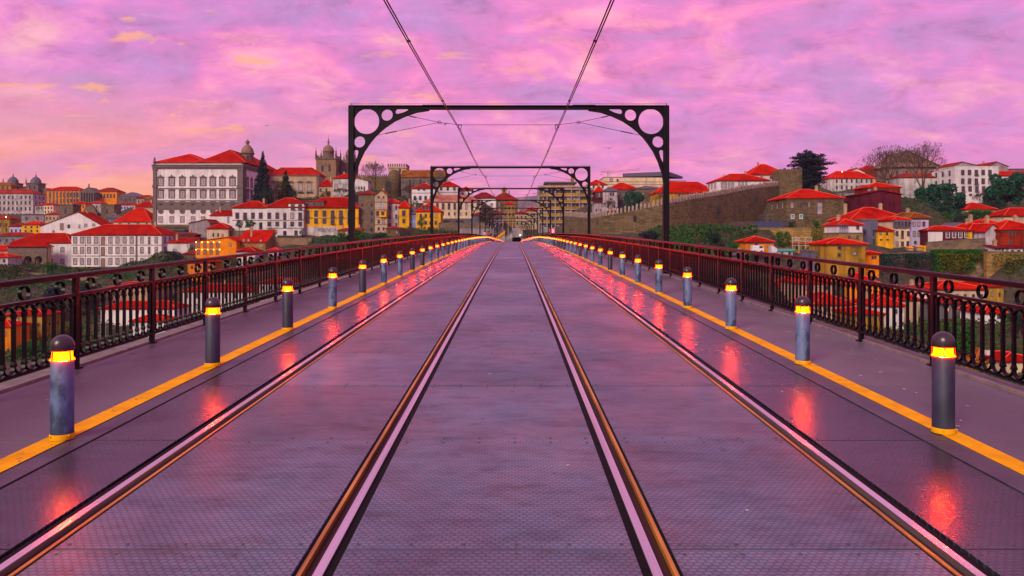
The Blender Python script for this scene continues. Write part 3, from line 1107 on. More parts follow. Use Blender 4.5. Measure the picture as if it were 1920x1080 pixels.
H('grey house under the small orange house', -10, 60, 436, 442, 468, 390, 10, 'grey', [(0, 50, 5, 448, 454, 4, 'k')], rm='dullred')
H('red-roofed house cut by the left edge, upper one', -40, 17, 460, 469, 482, 335, 12, 'tan')
H('low red-roofed house at the left edge above the railing', -40, 15, 475, 482, 500, 318, 9, 'dirtywhite', [(-20, 8, 3, 486, 492, 4, 'k')])
# ---- left middle
H('pale house with a long red roof beside the white three-storey building', 20, 134, 437, 455, 503, 338, 16, 'white',
  [(95, 117, 2, 464, 472, 7, 'w'), (95, 117, 2, 486, 494, 7, 'w')], gapright=True)
H('big white three-storey building with three rows of windows and a wide red roof', 134, 303, 421, 440, 505, 322, 20, 'white',
  [(141, 180, 4, 444.5, 456, 6.6, 'w'), (193, 194, 1, 444.5, 460, 6.6, 'b'), (207, 247, 4, 444.5, 456, 6.6, 'w'), (266, 293, 2, 444.5, 456, 6, 'w'), (280, 281, 1, 443, 459, 5, 'd'),
   (141, 180, 4, 463.5, 475, 6.6, 'w'), (193, 194, 1, 463.5, 479, 6.6, 'b'), (207, 247, 4, 463.5, 475, 6.6, 'w'), (266, 293, 2, 463.5, 475, 6, 'w'), (280, 281, 1, 462, 477, 5, 'd'),
   (141, 180, 4, 484.5, 496, 6.6, 'w'), (193, 194, 1, 484.5, 500, 6.6, 'b'), (207, 247, 4, 484.5, 496, 6.6, 'w'), (266, 280, 2, 484.5, 496, 6, 'w')],
  name='large_house', cat='building', bands=(459.5, 480), plinth=500, pilasters=(256,), pipes=(160, 186, 227), big=True)
H('little white shed with a tilted red roof below the palace terrace', 314, 356, 445, 455, 474, 308, 10, 'white', rm='red', roof='shed')
H('windowless grey concrete house below the palace corner', 354, 393, 411, 418, 448, 338, 12, 'concrete', roof='gabley', apex=386, rm='dullred')
H('cream house with a blue side and a little red mansard roof', 388, 428, 418, 428, 450, 326, 10, 'cream', [(400, 409, 2, 437, 444, 3, 'k')], rm='red')
H('white house with leaning red roof behind the cream one', 394, 437, 394, 404, 432, 350, 10, 'white', [(428, 430, 1, 407, 418, 3.5, 'w')], roof='shed', chim=2)
H('orange house lit by rows of warm wall lamps', 367, 443, 444, 452, 486, 300, 12, 'orange',
  [(372, 408, 4, 455, 464, 5.5, 'b'), (372, 408, 4, 469, 477, 5, 'b'), (432, 434, 1, 456, 462, 4, 'w')], roof='gabley', apex=426, lamps=[(368 + 11 * i, yy) for i in range(5) for yy in (454, 468)])
H('ochre stone house with a steep red lean-to roof', 443, 498, 431, 454, 475, 304, 12, 'ochrestone', [(457, 459, 1, 448, 453, 4, 'w'), (466, 468, 1, 448, 453, 4, 'w'), (489, 490, 1, 450, 452.5, 2.5, 'd'), (489, 490, 1, 459, 463, 2.5, 'd')], roof='shed')
H('small house with red pyramid roof and blue shutters above the railing', 444, 478, 462, 471, 486, 284, 9, 'white', [(459, 461, 1, 474, 480, 13, 'u')])
H('low pale hut with red roof against the rubble wall', 503, 523, 464, 469, 480, 288, 6, 'lilac')
H('white long house left part with four framed windows and dark double doors', 436, 500, 377, 389, 432, 332, 13, 'white', [(445, 489, 4, 399, 410, 6.5, 'q'), (489, 490, 1, 417, 430, 6, 'k')], roof='hip', bands=(413,))
H('taller white house of three storeys, with corner turret and green doors', 500, 569, 371, 388, 444, 328, 13, 'white',
  [(505, 520, 2, 399, 410, 6.5, 'q'), (534, 535, 1, 399, 413, 6, 'k'), (548, 563, 2, 399, 410, 6.5, 'q'), (505, 520, 2, 416, 424, 6.5, 'q'), (534, 535, 1, 415, 428, 6, 'k'), (548, 563, 2, 416, 424, 6.5, 'q'),
   (534, 535, 1, 433, 443, 6.5, 'k'), (555, 556, 1, 432, 443, 6.5, 'k'), (549, 563, 2, 384, 392, 6.5, 'q')], bands=(413, 428), turret=(541, 570, 376, 382))
H('ochre house with tall shuttered windows above a graffiti wall', 570, 672, 370, 389, 440, 330, 14, 'yellow',
  [(577, 655, 6, 395, 406, 6.5, 'q'), (577, 655, 6, 410, 419, 6.5, 'q')], bands=(409, 388.5), mural=(598, 632, 426, 437), lowwhite=(571, 634, 425, 438), dormer=(571, 606, 377, 387))
H('grey derelict stone house with broken floors right of the tall gantry post', 672, 703, 358, 364, 444, 332, 11, 'stone',
  [(679, 697, 2, 380, 387, 5, 'k'), (679, 697, 2, 396, 404, 5, 'k'), (679, 697, 2, 410, 418, 5, 'k'), (679, 697, 2, 426, 434, 5, 'k')], bands=(381, 393, 408, 422), rm='dullred')
H('derelict gabled stone house with a bright orange bay', 703, 726, 356, 366, 444, 331, 12, 'tan',
  [(710, 719, 2, 368, 372, 3.5, 'k'), (710, 719, 2, 381, 388, 4, 'u'), (708, 714, 1, 396, 404, 5, 'q'), (710, 719, 2, 412, 419, 4, 'k'), (710, 719, 2, 426, 432, 4, 'k')], bands=(379, 393, 407, 421), roof='gabley', rm='brown', bay=(712, 725, 396, 407))
H('narrow dirty white house beside the yellow tower house', 726, 749, 374, 380, 436, 334, 11, 'peel', [(731, 743, 2, 386, 393, 4, 'k'), (731, 743, 2, 402, 410, 4, 'k'), (731, 743, 2, 418, 426, 4, 'k')])
H('narrow tall yellow house with two stacked windows', 748, 767, 377, 389, 428, 326, 10, 'yellow', [(757, 757, 1, 395, 405, 6, 'q'), (757, 757, 1, 411, 418, 5, 'q')], roof='hip')
H('small sky-blue house with dark mansard between two yellow houses', 767, 781, 388, 401, 428, 328, 10, 'blue', [(770, 777, 2, 405, 412, 3, 'w'), (770, 777, 2, 418, 424, 3, 'k')], rm='slate')
H('wide yellow house with steep red roof and dormer', 780, 826, 380, 396, 432, 325, 12, 'yellow', [(789, 817, 4, 401, 408, 4, 'q'), (789, 817, 4, 415, 421, 4.5, 'q')], dormer=(791, 809, 386, 394))
H('white-pink villa with red pyramid roofs under the church', 772, 815, 344, 353, 382, 400, 12, 'white', [(785, 795, 2, 350, 357, 5, 'k'), (778, 808, 4, 368, 375, 4.5, 'q')], bands=(362,))
H('white villa with red hat-shaped roof right of the second gantry post', 822, 860, 340, 349, 372, 405, 12, 'white', [(827, 852, 3, 350, 357, 5, 'k')], bands=(361,))
H('small red-roofed turret house seen through the third gantry circle', 863, 884, 350, 357, 375, 412, 9, 'white', [(868, 879, 2, 361, 367, 3, 'k')])
H('long white house with faded pink roof and tall balcony windows', 794, 901, 366, 378, 414, 372, 14, 'cream',
  [(820, 896, 8, 381, 393, 4.4, 'q'), (820, 896, 8, 398, 404, 3.0, 'k')], rm='pinkish')
H('low grey garage building with dark shutters at the bridge head', 826, 905, 407, 411, 424, 345, 8, 'slate', [(836, 862, 2, 413, 420, 20, 'k')], roof='flat')
H('white house with dark red roof behind the receding gantries', 884, 930, 361, 371, 408, 425, 12, 'white', [(905, 922, 2, 381, 391, 4, 'q'), (890, 896, 2, 376, 379, 2, 'k')], rm='darkred')
H('brown stone house topped by a little cupola at the end of the bridge axis', 921, 971, 361, 374, 420, 460, 16, 'brownstone', [(928, 960, 5, 380, 387, 3.4, 'k'), (928, 960, 5, 394, 401, 3.4, 'k')], rm='dullred', cupola=(945, 359))
H('ochre house with red awnings in front of the brown stone house', 944, 966, 378, 383, 424, 430, 12, 'ochrestone', [(948, 962, 3, 387, 393, 3.0, 'k'), (948, 962, 3, 399, 406, 3.0, 'k')])
H('grey-lilac house low at the left of the bridge end', 884, 915, 398, 403, 440, 350, 10, 'slate', [(889, 911, 4, 410, 417, 3.6, 'k'), (889, 911, 4, 424, 430, 3.6, 'k')], rm='darkred')
H('dark pinkish house closing the street left of the ramp', 914, 944, 394, 401, 440, 345, 10, 'peel', [(918, 940, 4, 406, 412, 3.4, 'k'), (918, 940, 4, 418, 425, 3.4, 'k')], rm='darkred')
H('pale tower-like house behind the concrete ramp', 966, 990, 396, 400, 432, 380, 10, 'tan', [(970, 986, 3, 405, 411, 3.0, 'k'), (970, 986, 3, 416, 422, 3.0, 'k')], rm='dullred')
H('rose house with a dark red roof right of the bridge axis', 986, 1012, 388, 394, 432, 410, 10, 'tan', [(990, 1008, 4, 400, 406, 3, 'k'), (990, 1008, 4, 412, 418, 3, 'k')], rm='red')
# ---- right
H('cream and white wide modern block behind the red hip roof', 1132, 1245, 330, 333, 362, 430, 22, 'cream', [(1146, 1148, 1, 335, 340, 6, 'k'), (1158, 1160, 1, 336, 340, 4, 'k')], roof='flat', name='modern_building', cat='building', bands=(341, 346))
H('red-roofed white house behind the apartment block corner', 1102, 1138, 337, 346, 374, 400, 11, 'white', [(1113, 1130, 3, 348, 353, 3.4, 'q')])
H('narrow purple-glazed house with small red roof by the apartment block', 1116, 1132, 349, 359, 386, 340, 9, 'maroon', [(1119, 1128, 3, 362, 370, 3.2, 'q')])
H('peeling pale house left of the round tree', 1131, 1158, 351, 358, 402, 338, 10, 'peel', [(1145, 1150, 2, 361, 367, 3.4, 'k'), (1145, 1150, 1, 371, 375, 3.4, 'k'), (1140, 1152, 2, 384, 390, 3.4, 'k')], rm='slate')
H('stone house with large red hip roof behind the round tree', 1139, 1200, 343, 355, 395, 345, 14, 'greystone', [(1163, 1173, 2, 360, 366, 3, 'k'), (1163, 1169, 2, 371, 375, 2.6, 'k')])
H('grey stone house with flat slate eaves right of the round tree', 1192, 1242, 349, 353, 390, 335, 14, 'stone', [(1205, 1230, 3, 362, 367, 3, 'k')], rm='slate')
H('small low house with rusty red roof at the foot of the town wall', 1134, 1162, 394, 397, 404, 300, 6, 'cream', rm='red')
H('pink garden house left of the apartment block foot', 1114, 1136, 380, 382, 404, 310, 8, 'peel', [(1118, 1126, 2, 392, 397, 3, 'k')], roof='flat')
H('convent-like ochre house with arched windows and a long red roof', 1231, 1346, 341, 361, 392, 312, 14, 'ochre', [(1274, 1322, 4, 361.5, 369, 4.6, 'a')])
H('small red lean-to roof in front of the arched windows', 1264, 1296, 370, 373, 382, 298, 5, 'ochre', roof='shed')
H('white school-like house with grey window groups behind the town wall', 1345, 1443, 326, 338, 378, 300, 16, 'white', [(1354, 1374, 4, 342, 352, 4.6, 'w'), (1386, 1399, 3, 341, 351, 4.0, 'w')], name='school_house', cat='building')
H('highest red hip roof beside the wall tower, white walls below', 1405, 1478, 308, 327, 352, 330, 16, 'white', [(1428, 1446, 2, 331, 335, 5, 'q')])
H('lonely brown stone house of two storeys below the wall tower', 1475, 1582, 355, 371, 426, 244, 17, 'brownstone',
  [(1485, 1501, 2, 380, 390, 6.4, 'w'), (1517, 1518, 1, 380, 389, 3, 'w'), (1537, 1538, 1, 380, 402, 10, 'w'), (1486, 1502, 2, 402.5, 410, 6.4, 't')], name='stone_house', bands=(404.5,), big=True)
H('long white terrace of houses with red roof behind the cedar', 1556, 1640, 321, 334, 362, 400, 13, 'dirtywhite', [(1569, 1634, 8, 336, 343, 3.2, 'k'), (1569, 1634, 8, 348, 355, 3.2, 'k')])
H('small white gabled house on the skyline left of the bare trees', 1586, 1622, 315, 324, 340, 430, 10, 'white', [(1592, 1614, 3, 328, 333, 3, 'k')], roof='gabley', apex=1606)
H('red-brown house with dormer beneath the bare tree', 1614, 1662, 311, 320, 345, 440, 12, 'rust', [(1622, 1652, 4, 326, 332, 3, 'k')])
H('long white wall-like house behind the two bare plane trees', 1685, 1798, 326, 332, 386, 345, 12, 'dirtywhite', rm='dullred', rows=[(1790, 1792, 1, 338, 350, 3, 'b')])
H('tall white four-storey block with five window columns on the right hill', 1790, 1872, 310, 313, 384, 330, 18, 'white',
  [(1805, 1856, 5, 319, 328, 6, 'q'), (1805, 1856, 5, 335, 345, 6, 'q'), (1806, 1857, 5, 349.5, 359, 6, 'q'), (1807, 1858, 5, 363.5, 367.5, 6, 'k')], roof='flat', name='white_block', cat='building', big=True)
H('grey gabled warehouse behind the tall white block', 1788, 1836, 303, 311, 340, 380, 16, 'concrete', roof='gabley', apex=1804, rm='dullred')
H('grey gabled house with ochre chimney right of the white block', 1852, 1890, 303, 312, 345, 385, 16, 'concrete', roof='gabley', apex=1868, rm='dullred', chim=1)
H('white house with long red roof at the right skyline edge', 1868, 1990, 321, 329, 352, 360, 14, 'white', [(1885, 1970, 6, 334, 341, 4, 'k')])
H('dark roofed building on the right skyline', 1895, 1990, 313, 317, 330, 480, 14, 'slate', roof='flat')
H('brown red-roofed low house among the trees below the white block', 1811, 1868, 380, 392, 400, 262, 10, 'tan')
H('cream house with red roof at the right edge above the rusty house', 1883, 1990, 390, 404, 425, 232, 12, 'cream')
H('tall windowless maroon sheet-metal house wall above the red roofs', 1615, 1690, 356, 364, 402, 236, 12, 'maroon', roof='gabley', apex=1652, rm='darkred')
H('red-tiled penthouse on top behind the maroon wall', 1628, 1688, 343, 351, 372, 250, 10, 'rust', [(1630, 1632, 1, 353, 359, 6, 'q')])
H('broad many-pitched red roof of the house in front of the maroon wall', 1596, 1706, 389, 411, 436, 214, 15, 'slate', [(1680, 1700, 3, 414, 422, 4, 'k')], chim=2)
H('cottage with white walls and red pyramid roof left of the blue-grey house', 1572, 1617, 411, 421, 440, 200, 9, 'white', [(1608, 1610, 1, 423, 430, 5, 'q')], veranda=(1570, 1586, 422, 437))
H('brown flat-topped lower storey under the white cottage', 1571, 1618, 437, 438.5, 470, 199, 9, 'ochrestone', [(1592, 1608, 2, 442, 448, 4, 'q')], roof='flat')
H('blue-grey house with tall black windows', 1617, 1646, 411, 413, 468, 203, 10, 'slate', [(1621, 1638, 2, 430, 442, 5.4, 'k'), (1638, 1639, 1, 447, 459, 5.4, 'k'), (1638, 1639, 1, 464, 466, 5.4, 'k')], roof='flat')
H('plain yellow house with sloping red roof right of the blue-grey house', 1646, 1675, 421, 432, 468, 202, 10, 'yellow', [(1651, 1652, 1, 435, 440, 4, 'w'), (1663, 1664, 1, 435, 441, 4, 'k'), (1652, 1664, 2, 449, 450, 5, 'k')], roof='shed')
H('cream yellow house with balcony door and dark attic', 1674, 1706, 407, 412, 464, 203, 11, 'cream', [(1682, 1703, 2, 433, 443, 5, 'k'), (1692, 1693, 1, 432, 448, 5.4, 'k'), (1682, 1692, 2, 453, 462, 5, 'q'), (1702, 1703, 1, 452, 463, 5, 'k')], attic=(1674, 1706, 413, 427))
H('pale lilac tiled house of three storeys with three windows a floor', 1706, 1741, 399, 408, 464, 204, 12, 'lilac', [(1714, 1732, 3, 416, 424, 5, 'q'), (1714, 1732, 3, 433.5, 443, 5, 'w'), (1716, 1717, 1, 452, 457, 5, 'k')], rm='brown')
H('low house with long red roof, white left half and maroon right half', 1740, 1820, 424, 431, 455, 200, 9, 'maroon', [(1777, 1812, 4, 434.5, 446, 7, 'v')], whitepart=(1740, 1767), roof='hip')
H('small yellow house with two dark windows right of the maroon one', 1818, 1850, 419, 431, 452, 199, 9, 'yellow', [(1825, 1835, 2, 435, 446, 4, 'k')])
H('white gable peeping over the maroon house roof', 1792, 1824, 417, 426, 440, 212, 8, 'white', roof='gabley', apex=1803, rm='slate')
H('peeling whitewashed gable house by the rusty house', 1848, 1877, 419, 434, 462, 194, 10, 'peel', roof='gabley', apex=1860, rows=[(1874, 1875, 1, 440, 446, 2.4, 'k')])
H('rusty red house with flaking walls at the right edge', 1876, 1960, 413, 430, 466, 192, 12, 'rust', [(1894, 1901, 2, 434, 441, 4, 'k'), (1893, 1894, 1, 450, 456, 4, 'q')], chim=2)
H('red roofed old house behind the peeling gable', 1832, 1900, 411, 424, 440, 206, 11, 'tan', [(1839, 1840, 1, 415, 419, 4, 'k')])
H('row of little white window sheds under the rusty house', 1866, 1918, 459, 464, 473, 186, 4, 'white', [(1868, 1874, 2, 465, 469, 5, 'k'), (1880, 1888, 2, 466, 470, 5, 'k'), (1898, 1910, 2, 469, 473, 6, 'k')], rm='maroonroof' if False else 'darkred', roof='shed')
H('ochre house with shuttered windows and red roof right above the railing', 1552, 1623, 446, 457, 520, 176, 11, 'ochre', [(1574, 1576, 1, 461, 467, 8, 'k'), (1602, 1604, 1, 461, 463, 9, 'k'), (1573, 1574, 1, 475, 481, 6, 'w'), (1602, 1603, 1, 472, 478, 6.4, 'w')], big=True)
H('tiny orange house with two windows beside the ochre house', 1622, 1648, 470, 475, 494, 180, 7, 'orange', [(1636, 1641, 2, 480, 485, 3.6, 'k')])
H('little house with a brilliant red roof by the funicular', 1399, 1450, 443, 453, 474, 206, 9, 'orange', [(1418, 1420, 1, 455, 461, 6, 'k'), (1440, 1441, 1, 456, 464, 4, 'k')], roof='hip')
# ---- sheds, lean-tos and small houses that fill the slopes
H('row of dark tin sheds on the terrace under the palace corner', 300, 346, 429, 432, 446, 352, 6, 'shed', [(306, 340, 4, 436, 442, 7, 'k')], roof='flat', name='shed', cat='shed')
H('dark shed beside the windowless grey concrete house', 340, 366, 436, 440, 456, 330, 6, 'shed', [(348, 358, 2, 444, 450, 5, 'k')], rm='darkred', name='shed', cat='shed')
H('brown low house half hidden left of the orange lit house', 344, 370, 470, 476, 496, 302, 7, 'brownstone', [(350, 364, 2, 481, 487, 4, 'k')], rm='dullred')
H('small red-roofed house hugging the railing under the orange lit house', 352, 400, 484, 492, 512, 282, 8, 'orange', [(360, 392, 3, 498, 504, 4, 'k')])
H('tiny tan house with a red roof between the palace terrace and the cream house', 398, 430, 430, 436, 452, 334, 6, 'tan', [(404, 424, 3, 440, 446, 3, 'k')], rm='dullred')
H('low dark workshop behind the rubble wall', 520, 566, 440, 443, 458, 316, 5, 'shed', [(528, 558, 3, 447, 452, 5, 'k')], roof='flat', name='workshop', cat='workshop')
H('pale plastered hut at the foot of the yellow shuttered house', 634, 660, 428, 432, 446, 318, 5, 'cream', [(640, 652, 2, 436, 441, 3, 'k')], rm='dullred')
H('bright yellow hut behind the tall gantry post', 664, 678, 427, 430, 443, 316, 5, 'yellow', [(669, 674, 2, 434, 438, 2.6, 'k')], rm='dullred')
H('stone outhouse at the foot of the derelict houses', 724, 750, 424, 428, 446, 312, 6, 'brownstone', [(730, 744, 2, 432, 438, 3, 'k')], rm='dullred')
H('tan hazy house left of the belfries, dull roof', 84, 112, 398, 402, 420, 500, 8, 'tan', [(88, 108, 4, 407, 412, 2.6, 'k')], rm='dullred')
H('hazy cream house peeping between the two belfries', 140, 164, 402, 406, 424, 486, 7, 'cream', [(144, 160, 3, 410, 415, 2.8, 'k')], rm='dullred')
H('bluish tin-roofed shed left of the big red roof beside the palace', 200, 226, 404, 408, 424, 440, 7, 'slate', [(206, 220, 2, 412, 417, 3, 'k')], rm='slate', name='shed', cat='shed')
H('upper hazy house with a tiny red roof at the palace edge', 256, 286, 366, 372, 388, 620, 9, 'tan', [(260, 282, 4, 376, 381, 2.6, 'k')], rm='dullred')
H('lone brown house on the skyline left of the palace', 270, 288, 368, 372, 384, 560, 8, 'brownstone', [(274, 284, 2, 376, 380, 2.6, 'k')], rm='brown')
H('grey stone stable behind the fence under the wall tower', 1436, 1476, 400, 404, 424, 256, 7, 'darkstone', [(1444, 1466, 2, 410, 416, 4, 'k')], roof='flat', name='stable', cat='stable')
H('brown garden house in the bushes right of the maroon wall', 1690, 1716, 376, 382, 398, 270, 7, 'ochre', [(1696, 1710, 2, 386, 391, 3.4, 'k')], rm='brown')
H('grey rendered house with tin roof left of the white tent and awning', 1380, 1400, 474, 478, 500, 198, 6, 'grey', [(1385, 1395, 2, 483, 489, 3, 'k')], rm='slate')
H('dark slate-blue house wall falling away left of the ochre house', 1524, 1553, 470, 472, 520, 182, 8, 'slate', [(1531, 1546, 2, 480, 488, 4, 'k')], roof='flat')
H('rusty tin-roofed shed behind the white steel frame', 1486, 1526, 452, 456, 474, 220, 6, 'ochre', [(1494, 1518, 3, 461, 467, 4, 'k')], rm='brown', name='shed', cat='shed')
H('small plum-roofed house right of the olive tree on the terrace', 1446, 1486, 464, 468, 484, 208, 6, 'dirtywhite', [(1452, 1480, 3, 472, 477, 4, 'k')], rm='darkred')
# ---- below the bridge, seen through the railings, right
H('deep down red roof cluster house with cream wall, first left', 1440, 1500, 524, 542, 566, 185, 12, 'dirtywhite', [(1450, 1490, 4, 546, 552, 4, 'k')])
H('red roofed house right below the ochre house', 1500, 1560, 505, 530, 566, 170, 12, 'tan', [(1510, 1550, 4, 536, 543, 4, 'k')])
H('broad red roof with white gutters through the right railing', 1528, 1600, 548, 570, 600, 160, 12, 'cream', [(1536, 1592, 5, 576, 584, 4, 'q')], chim=2)
H('steep red roof above the white cube house', 1588, 1650, 510, 532, 560, 172, 11, 'orange', [(1600, 1640, 3, 538, 546, 4, 'k')])
H('white cube house with red pyramid roof seen between the balusters', 1636, 1695, 552, 572, 622, 158, 10, 'white', [(1664, 1680, 2, 580, 588, 4, 'q'), (1664, 1692, 3, 604, 610, 4, 'q'), (1690, 1692, 1, 580, 586, 3.4, 'k')])
H('beige tall house with orange-red roof right of the white cube house', 1684, 1722, 544, 561, 612, 166, 10, 'tan', [(1704, 1716, 2, 600, 608, 5, 'k')])
H('ochre low house with red roof left of the white cube house', 1600, 1658, 576, 588, 624, 150, 9, 'ochre', [(1610, 1650, 3, 594, 602, 4, 'k')])
H('slim white tower house behind the right bollard railing post', 1724, 1748, 536, 542, 598, 170, 9, 'white', [(1730, 1742, 2, 566, 573, 3.4, 'k')], rm='dullred')
H('wide yellow house with orange roof through the right railing', 1756, 1848, 526, 541, 596, 172, 11, 'cream', [(1764, 1840, 6, 552, 560, 5, 'q'), (1764, 1840, 6, 574, 582, 5, 'k')], rm='red')
H('dark-timbered house wing beside the wide yellow house', 1768, 1822, 558, 568, 602, 160, 8, 'grey', [(1776, 1816, 4, 576, 584, 5, 'l')], rm='dullred')
H('tan house with orange tiles above the small white cottage', 1838, 1882, 526, 536, 578, 178, 10, 'ochre', [(1846, 1874, 3, 548, 556, 4, 'k')])
H('small white cottage with red roof near the right edge', 1845, 1884, 570, 586, 606, 150, 8, 'white', [(1872, 1876, 1, 590, 597, 4, 'q')])
H('orange tiled roof far down at the bottom right through the railing', 1828, 1874, 650, 678, 708, 128, 10, 'ochre', [(1838, 1866, 3, 686, 694, 4, 'k')], rm='brown')
H('second orange roof far down at the right edge', 1880, 1960, 660, 676, 700, 124, 9, 'cream', rm='red')
# ---- below the bridge, left
H('yellow house with red roof low at the left behind the balusters', 6, 82, 580, 591, 634, 236, 10, 'ochre', [(30, 34, 1, 598, 606, 10, 'w'), (52, 72, 2, 606, 612, 5, 'k')])
H('orange house corner low at the far left', -50, 20, 600, 612, 660, 226, 9, 'orange', [(-20, 8, 2, 622, 630, 6, 'k')])
H('tan tall house with red roof behind the left railing', 206, 292, 528, 538, 584, 270, 11, 'tan', [(214, 284, 6, 546, 554, 4.4, 'q'), (214, 284, 6, 564, 572, 4.4, 'k')])
H('white house with long red roof and square windows behind the left balusters', 189, 330, 564, 578, 606, 250, 11, 'white', [(195, 206, 2, 579, 586, 4.4, 'q'), (258, 318, 4, 580, 587, 4.4, 'q')])
H('lower white house with red roof in front of the long one', 244, 312, 589, 602, 632, 242, 9, 'white', [(250, 300, 4, 604, 611, 5, 'q')])
H('large white house with red roof behind the second left bollard', 343, 474, 532, 546, 592, 268, 13, 'white', [(350, 460, 7, 550, 559, 4.4, 'q'), (350, 460, 7, 570, 579, 4.4, 'q')])
H('dim white house with red roof behind the third left bollard', 486, 566, 520, 530, 566, 262, 11, 'dirtywhite', [(494, 558, 6, 536, 543, 4, 'k'), (494, 558, 6, 552, 558, 4, 'k')])

# ---- shape of the ground
for y in (-200, -90, -40):
    for x in (-400, -200, -60, 0, 60, 200, 400):
        CTRL.append((x, y, -6.0 if y < -60 else -22.0))
for y, z in ((0, -46), (60, -58), (110, -57)):
    for x in (-420, -260, -150, -90, -30, 30, 90, 150, 260, 420):
        CTRL.append((x, y, z))
for x in (-30, 0, 30):
    CTRL.append((x, 160, -50)); CTRL.append((x, 215, -30))
for x in (-16, -8, 0, 8, 16):
    CTRL.append((x, 262, -14 if abs(x) < 12 else -12)); CTRL.append((x, 272, -3.2)); CTRL.append((x, 300, -1.0)); CTRL.append((x, 330, 1.0))
for px, py, D in ((162, 428, 440), (120, 424, 445), (205, 426, 440), (20, 670, 215), (100, 680, 212), (180, 660, 215), (260, 650, 225), (120, 640, 240), (200, 630, 240), (380, 610, 245), (480, 590, 250), (560, 560, 240), (640, 520, 250), (700, 500, 250),
                  (60, 540, 290), (150, 530, 300), (250, 520, 300), (330, 490, 300), (60, 520, 310), (320, 425, 395), (440, 425, 395), (620, 452, 310), (680, 455, 305), (740, 450, 300), (800, 446, 300), (860, 444, 300),
                  (540, 474, 300), (600, 470, 295), (500, 372, 425), (560, 374, 428), (620, 374, 430), (700, 360, 415), (760, 368, 412), (640, 345, 450), (780, 376, 425), (840, 378, 424),
                  (1040, 440, 355), (1080, 440, 355), (1130, 440, 240), (1200, 438, 232), (1260, 430, 230), (1300, 425, 236), (1340, 420, 244), (1400, 415, 252), (1450, 424, 262), (1130, 440, 225), (1270, 470, 205), (1330, 480, 200),
                  (1390, 480, 200), (1300, 440, 222), (1360, 430, 232), (1420, 426, 236), (1440, 426, 226), (1560, 428, 226), (1600, 470, 195), (1500, 480, 200), (1460, 480, 196), (1420, 510, 170), (1380, 560, 165),
                  (1660, 474, 190), (1720, 470, 193), (1780, 458, 196), (1840, 458, 194), (1900, 478, 184), (1680, 520, 184), (1740, 515, 186), (1800, 512, 188), (1860, 515, 184), (1910, 510, 180),
                  (1700, 640, 140), (1760, 640, 138), (1820, 620, 142), (1880, 630, 140), (1900, 720, 112), (1800, 700, 118), (1700, 680, 125), (1640, 660, 130),
                  (1540, 352, 270), (1590, 390, 258), (1600, 380, 262), (1700, 392, 270), (1760, 395, 275), (1840, 402, 250), (1880, 405, 270), (1700, 335, 400), (1760, 335, 400), (1650, 345, 380), (1720, 388, 330),
                  (1060, 440, 300), (1100, 440, 260), (1190, 405, 300), (1230, 392, 290), (1290, 385, 280), (1420, 372, 285)):
    ground(px, py, D)
for x in (-700, -500, -300, -100, 100, 300, 500, 700):
    CTRL.append((x, 1000, 24.0)); CTRL.append((x, 1400, 22.0))
for px, D, z in ((0, 760, 26), (150, 760, 28), (260, 740, 26), (400, 600, 26), (600, 620, 26), (800, 620, 28), (1000, 620, 12), (1200, 640, 30), (1500, 640, 40), (1800, 640, 50), (980, 520, 6), (960, 430, 5), (950, 340, 3.5)):
    CTRL.append(((px - 960) * D / F, D, z))
for x, y in ((-520, 380), (-480, 250), (-300, 150), (-200, 190), (-420, 320)):
    CTRL.append((x, y, -45 if y < 260 else -20))
for x, y, z in ((260, 190, -12), (300, 250, 4), (330, 330, 22), (200, 100, -40), (160, 60, -50)):
    CTRL.append((x, y, z))
CT = np.array(CTRL)


def heights(X, Y):
    X = np.asarray(X, float).ravel(); Y = np.asarray(Y, float).ravel()
    out = np.empty(len(X))
    for i in range(0, len(X), 4000):
        d2 = (X[i:i + 4000, None] - CT[None, :, 0]) ** 2 + (Y[i:i + 4000, None] - CT[None, :, 1]) ** 2
        w = 1.0 / (d2 + 5.0) ** 2.2
        out[i:i + 4000] = (w * CT[None, :, 2]).sum(1) / w.sum(1)
    return out


def gz(x, y):
    return float(heights([x], [y])[0])


def m_terrain():
    m, nt, b = new_mat('hillside_ground')
    p = wpos(nt)
    n1 = noise_tex(nt, p, 0.06, 6, 0.65)
    n2 = noise_tex(nt, p, 0.5, 5, 0.65)
    gm = nt.nodes.new('ShaderNodeNewGeometry')
    sp = nt.nodes.new('ShaderNodeSeparateXYZ'); nt.links.new(gm.outputs['Normal'], sp.inputs[0])
    green = cramp(nt, n2, [(0.3, (0.010, 0.026, 0.008)), (0.55, (0.026, 0.050, 0.010)), (0.75, (0.070, 0.066, 0.016))])
    rock = cramp(nt, n2, [(0.3, (0.035, 0.027, 0.026)), (0.6, (0.085, 0.062, 0.050)), (0.8, (0.15, 0.11, 0.065))])
    steep = cramp(nt, sp.outputs[2], [(0.45, 1.0), (0.78, 0.0)])
    f1 = cramp(nt, n1, [(0.36, 0.1), (0.56, 0.9)])
    c = mixc(nt, f1, green, rock)
    c = mixc(nt, steep, c, rock)
    nt.links.new(c, b.inputs['Base Color'])
    b.inputs['Roughness'].default_value = 0.95
    b.inputs['Specular IOR Level'].default_value = 0.1
    bump(nt, b, n2, 0.8, 0.6)
    return m


M_TERR = m_terrain()


